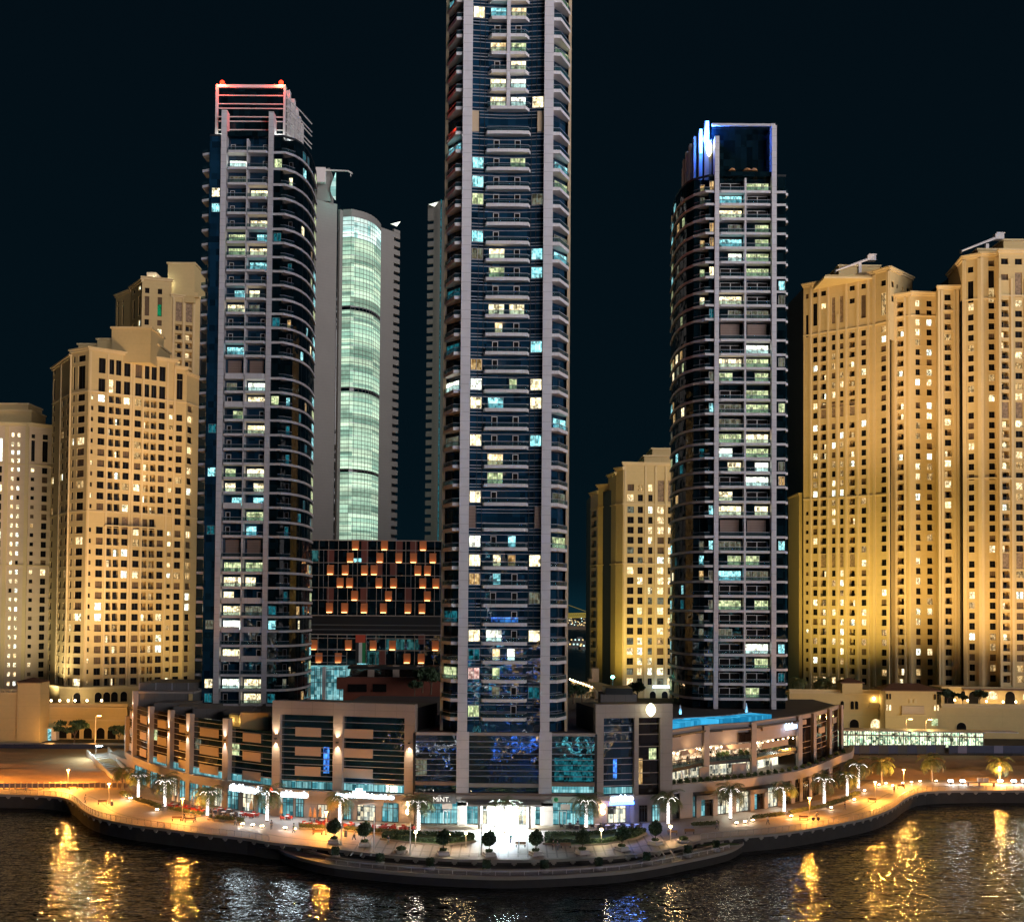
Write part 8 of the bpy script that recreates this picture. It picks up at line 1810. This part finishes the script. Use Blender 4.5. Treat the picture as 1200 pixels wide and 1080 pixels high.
for k in range(22): u = p.lerp(q, k / 22); v = p.lerp(q, (k + .5) / 22); m.tube(u, v + Vector((0, 0, 3)), .3, m='gold_lit', n=4); m.tube(v + Vector((0, 0, 3)), p.lerp(q, (k + 1) / 22), .3, m='gold_lit', n=4)
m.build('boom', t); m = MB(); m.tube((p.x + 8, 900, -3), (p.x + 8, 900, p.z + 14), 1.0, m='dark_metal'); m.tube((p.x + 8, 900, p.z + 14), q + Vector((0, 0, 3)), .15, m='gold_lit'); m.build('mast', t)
for k, (px, py, Yb, w) in enumerate(((668, 745, 1300, 26), (683, 741, 1500, 30), (692, 746, 1250, 22))):
    c = at(px, py, Yb); t = thing('barge', ('lit work barge nearest the tallest tower', 'lit work barge in the middle of the sea gap', 'lit work barge beside the yellow block')[k], 'barge', (c.x, Yb, WATER_Z)); m = MB(); m.prism([(c.x - w / 2, Yb), (c.x + w / 2, Yb), (c.x + w / 2 + 2, Yb + 6), (c.x - w / 2 - 2, Yb + 6)], WATER_Z - .5, WATER_Z + 3, 'grey_clad'); m.build('hull', t)
    m = MB(); m.box(c.x - w / 4, c.x, Yb + 2, Yb + 5, WATER_Z + 3, WATER_Z + 8, 'grey_clad'); m.build('cabin', t); m = MB()
    for j in range(7): x = c.x - w / 2 + w * j / 6; m.box(x - .9, x + .9, Yb - .5, Yb - .1, WATER_Z + 3.5, WATER_Z + 5.2, 'isl_white' if j % 3 else 'isl_gold')
    m.build('lamps', t)
# low white arcade with a chain of lights, between tallest tower and yellow block
A = plan(669, 800, 332); B = plan(698, 800, 296); F = fr(A, B); t = thing('arcade', 'low cream arcade with arches and a chain of bulbs along its roof edge', 'arcade', (A.x, A.y, 8)); z1 = at(684, 803, 314).z
m = MB(); fbox(m, F, 0, F[3], -8, 0, 6, z1, 'sandstone_pale'); fbox(m, F, 0, F[3], -.3, .3, z1, z1 + .4, 'sandstone_trim'); arches(m, A, B, (677, 681.5, 686, 690), 822, z1 - 6, z1 - 2.2, 1.6, mat='win_dim'); m.build('wall', t); m = MB()
for k in range(9): P = F[0] + F[1] * F[3] * (k + .3) / 9 + F[2] * .45; m.lathe([(.1, -.2), (.25, 0), (.1, .2)], 6, 'lamp_warm', (P.x, P.y, z1 + .7)); 
m.build('bulbs', t)
for k in (1, 4, 7): P = F[0] + F[1] * F[3] * (k + .3) / 9 + F[2] * 1.2; light('bulb_light', 'POINT', (P.x, P.y, z1 + .3), (1, .8, .5), 160, .2, t)
t = thing('gabled_house', 'cream stepped gable beside the chain of bulbs', 'building', (at(694, 790, 330).x, 330, 8)); m = MB(); c = at(687, 797, 331); d = at(694, 783, 331); e_ = at(702, 797, 331); m.box(c.x, e_.x, 331, 339, 6, c.z - 2, 'sandstone_pale'); m.box(c.x + .8, e_.x, 331.3, 338.5, c.z - 2.01, c.z + .4, 'sandstone_pale'); m.box(d.x, e_.x, 331.6, 338, c.z + .39, d.z, 'sandstone_pale'); m.build('wall', t)
c = at(718, 793, 345); m = MB(); m.lathe([(.3, -.4), (.6, 0), (.3, .4)], 8, 'teal_lamp', tuple(c)); m.tube((c.x, c.y, 6), (c.x, c.y, c.z - .4), .12, m='dark_metal'); tag(m.build('green_floodlight'), 'round green-white floodlight at the foot of the yellow block', 'floodlight'); light('green_light', 'POINT', (c.x, c.y - .5, c.z), (.25, 1, .7), 2200, .4)
# roof clutter behind the east stone frame
t = thing('plant_room', 'dark low plant room with a barrel roof behind the east stone frame', 'plant room', (at(720, 812, 250).x, 250, 17)); c = at(704, 822, 250); d = at(741, 806, 250); m = MB(); m.box(c.x, d.x + 1, 250, 258, 16.9, d.z - 1.4, 'grey_clad'); m.build('wall', t); m = MB(); m.box(c.x + 1, d.x, 249.6, 258, d.z - 1.4, d.z, 'dark_metal'); m.build('roof', t)
t = thing('roof_kiosk', 'pale low kiosk on the roof between the west stone frame and the tallest tower', 'kiosk', (at(500, 845, 225).x, 225, 17)); c = at(489, 850, 225); d = at(513, 838, 225); m = MB(); m.box(c.x, d.x, 225, 230, 16.99, d.z, 'pier_cladding'); m.build('wall', t); m = MB(); e_ = at(500, 844, 224.9); m.box(e_.x - .7, e_.x + .5, 224.85, 224.98, e_.z - .5, e_.z + .3, 'win_white'); m.build('window', t)

# ------------------------------------------------------------------ unseen buildings added behind the camera for glass reflections and to block low sun
for nm, c_, e_ in (('opp_blue', (.05, .2, 1), 40), ('opp_cyan', (.15, .8, .95), 26), ('opp_gold', (1, .62, .25), 26), ('opp_white', (.9, .95, 1), 34)): glow(nm, c_, e_, False)
rnd = random.Random(99)
def opp(label, x0, x1, y, h, mats, dens, cw=1.3, chh=1.1, fh=3.6):
    t = thing('added_building', label, 'building', ((x0 + x1) / 2, y, 0)); m = MB(); m.box(x0, x1, y - 14, y, -2.9, h, 'grey_clad'); z = 1.5
    while z < h - 2:
        x = x0 + 1
        while x < x1 - 2:
            if rnd.random() < dens: w = cw * rnd.choice([.5, 1, 1.6]); m.face([(x + w, y + .05, z), (x, y + .05, z), (x, y + .05, z + chh * rnd.choice([.5, 1, 1.5])), (x + w, y + .05, z + chh)], rnd.choice(mats))
            x += 2.6
        z += fh
    m.build('wall', t)
OPL = 'building with %s windows added behind the camera for reflections and shade'
opp(OPL % 'blue', -14, 16, -55, 26, ['opp_blue', 'opp_blue', 'opp_cyan', 'opp_white'], .34)
opp(OPL % 'cyan and white', 30, 66, -70, 21, ['opp_cyan', 'opp_cyan', 'opp_white', 'opp_blue'], .42)
opp(OPL % 'gold', -66, -30, -60, 24, ['opp_gold', 'opp_gold', 'opp_white', 'opp_blue'], .30)
opp(OPL % 'mixed', -150, -95, -90, 30, ['opp_gold', 'opp_cyan', 'opp_white'], .22)
opp(OPL % 'orange and green', 95, 150, -90, 30, ['opp_gold', 'opp_cyan', 'opp_white', 'opp_gold'], .25)
opp(OPL % 'sparse blue', 170, 300, -100, 54, ['opp_gold', 'opp_blue', 'opp_white'], .16)
opp(OPL % 'sparse cyan', 66.5, 94, -80, 32, ['opp_cyan', 'opp_blue', 'opp_gold'], .2)
opp(OPL % 'scattered gold', 310, 470, -120, 62, ['opp_gold', 'opp_cyan'], .12)
opp(OPL % 'scattered white', 150.5, 169, -80, 30, ['opp_gold', 'opp_white'], .14)
opp(OPL % 'scattered cyan', 17, 29.5, -62, 20, ['opp_cyan', 'opp_white', 'opp_gold'], .3)
opp(OPL % 'tall gold', -26, -13, -140, 185, ['opp_gold', 'opp_gold', 'opp_gold'], .2)
opp(OPL % 'bright turquoise', 9, 17.5, -42, 13, ['opp_cyan', 'opp_cyan', 'opp_white'], .6)
opp(OPL % 'tall cyan', 44, 60, -150, 74, ['opp_cyan', 'opp_white'], .30)

# unseen boats added below the camera, their lights mirrored in the podium glass
for k, (x, y, c1, c2, nm_) in enumerate(((-88, 100, 'opp_gold', 'opp_blue', 'gold and blue'), (-52, 92, 'opp_blue', 'opp_cyan', 'blue and turquoise'), (-24, 104, 'opp_white', 'opp_blue', 'white and blue'), (2, 96, 'opp_blue', 'opp_gold', 'blue and gold'), (24, 104, 'opp_cyan', 'opp_cyan', 'turquoise'), (44, 94, 'opp_blue', 'opp_white', 'blue and white'), (80, 100, 'opp_gold', 'opp_white', 'gold and white'))):
    t = thing('added_boat', 'two-deck boat strung with %s lights, added unseen for reflections in glass' % nm_, 'boat', (x, y, WATER_Z)); L = 9; m = MB()
    m.prism([(x - L, y - 1.5), (x - L + 1, y - 2.4), (x + L - 3, y - 2.4), (x + L + 1, y), (x + L - 3, y + 2.4), (x - L + 1, y + 2.4), (x - L, y + 1.5)], WATER_Z - .4, WATER_Z + 1.4, 'wood'); m.build('hull', t); m = MB(); m.box(x - L + 1.5, x + L - 4, y - 2, y + 2, WATER_Z + 1.41, WATER_Z + 3.6, 'brown_glass'); m.box(x - L + 1, x + L - 3.5, y - 2.2, y + 2.2, WATER_Z + 3.6, WATER_Z + 3.8, 'yacht_white'); m.box(x - L + 2, x + 2, y - 1.8, y + 1.8, WATER_Z + 5.8, WATER_Z + 6, 'yacht_white')
    for dx in (-L + 2, -L / 2, 0, 1.9): m.box(x + dx, x + dx + .1, y + 1.6, y + 1.7, WATER_Z + 3.8, WATER_Z + 5.8, 'steel')
    m.build('cabin', t); m = MB()
    for j in range(22):
        u = x - L + 1 + j * .72; q = rnd.random()
        for z in (1.9, 3.2, 5.4):
            if rnd.random() < .42: m.box(u, u + rnd.choice([.15, .3, .5]), y + 2.42, y + 2.5, WATER_Z + z + q * .3, WATER_Z + z + .35 + q * .5, c1 if rnd.random() < .7 else c2)
    m.build('lights', t)
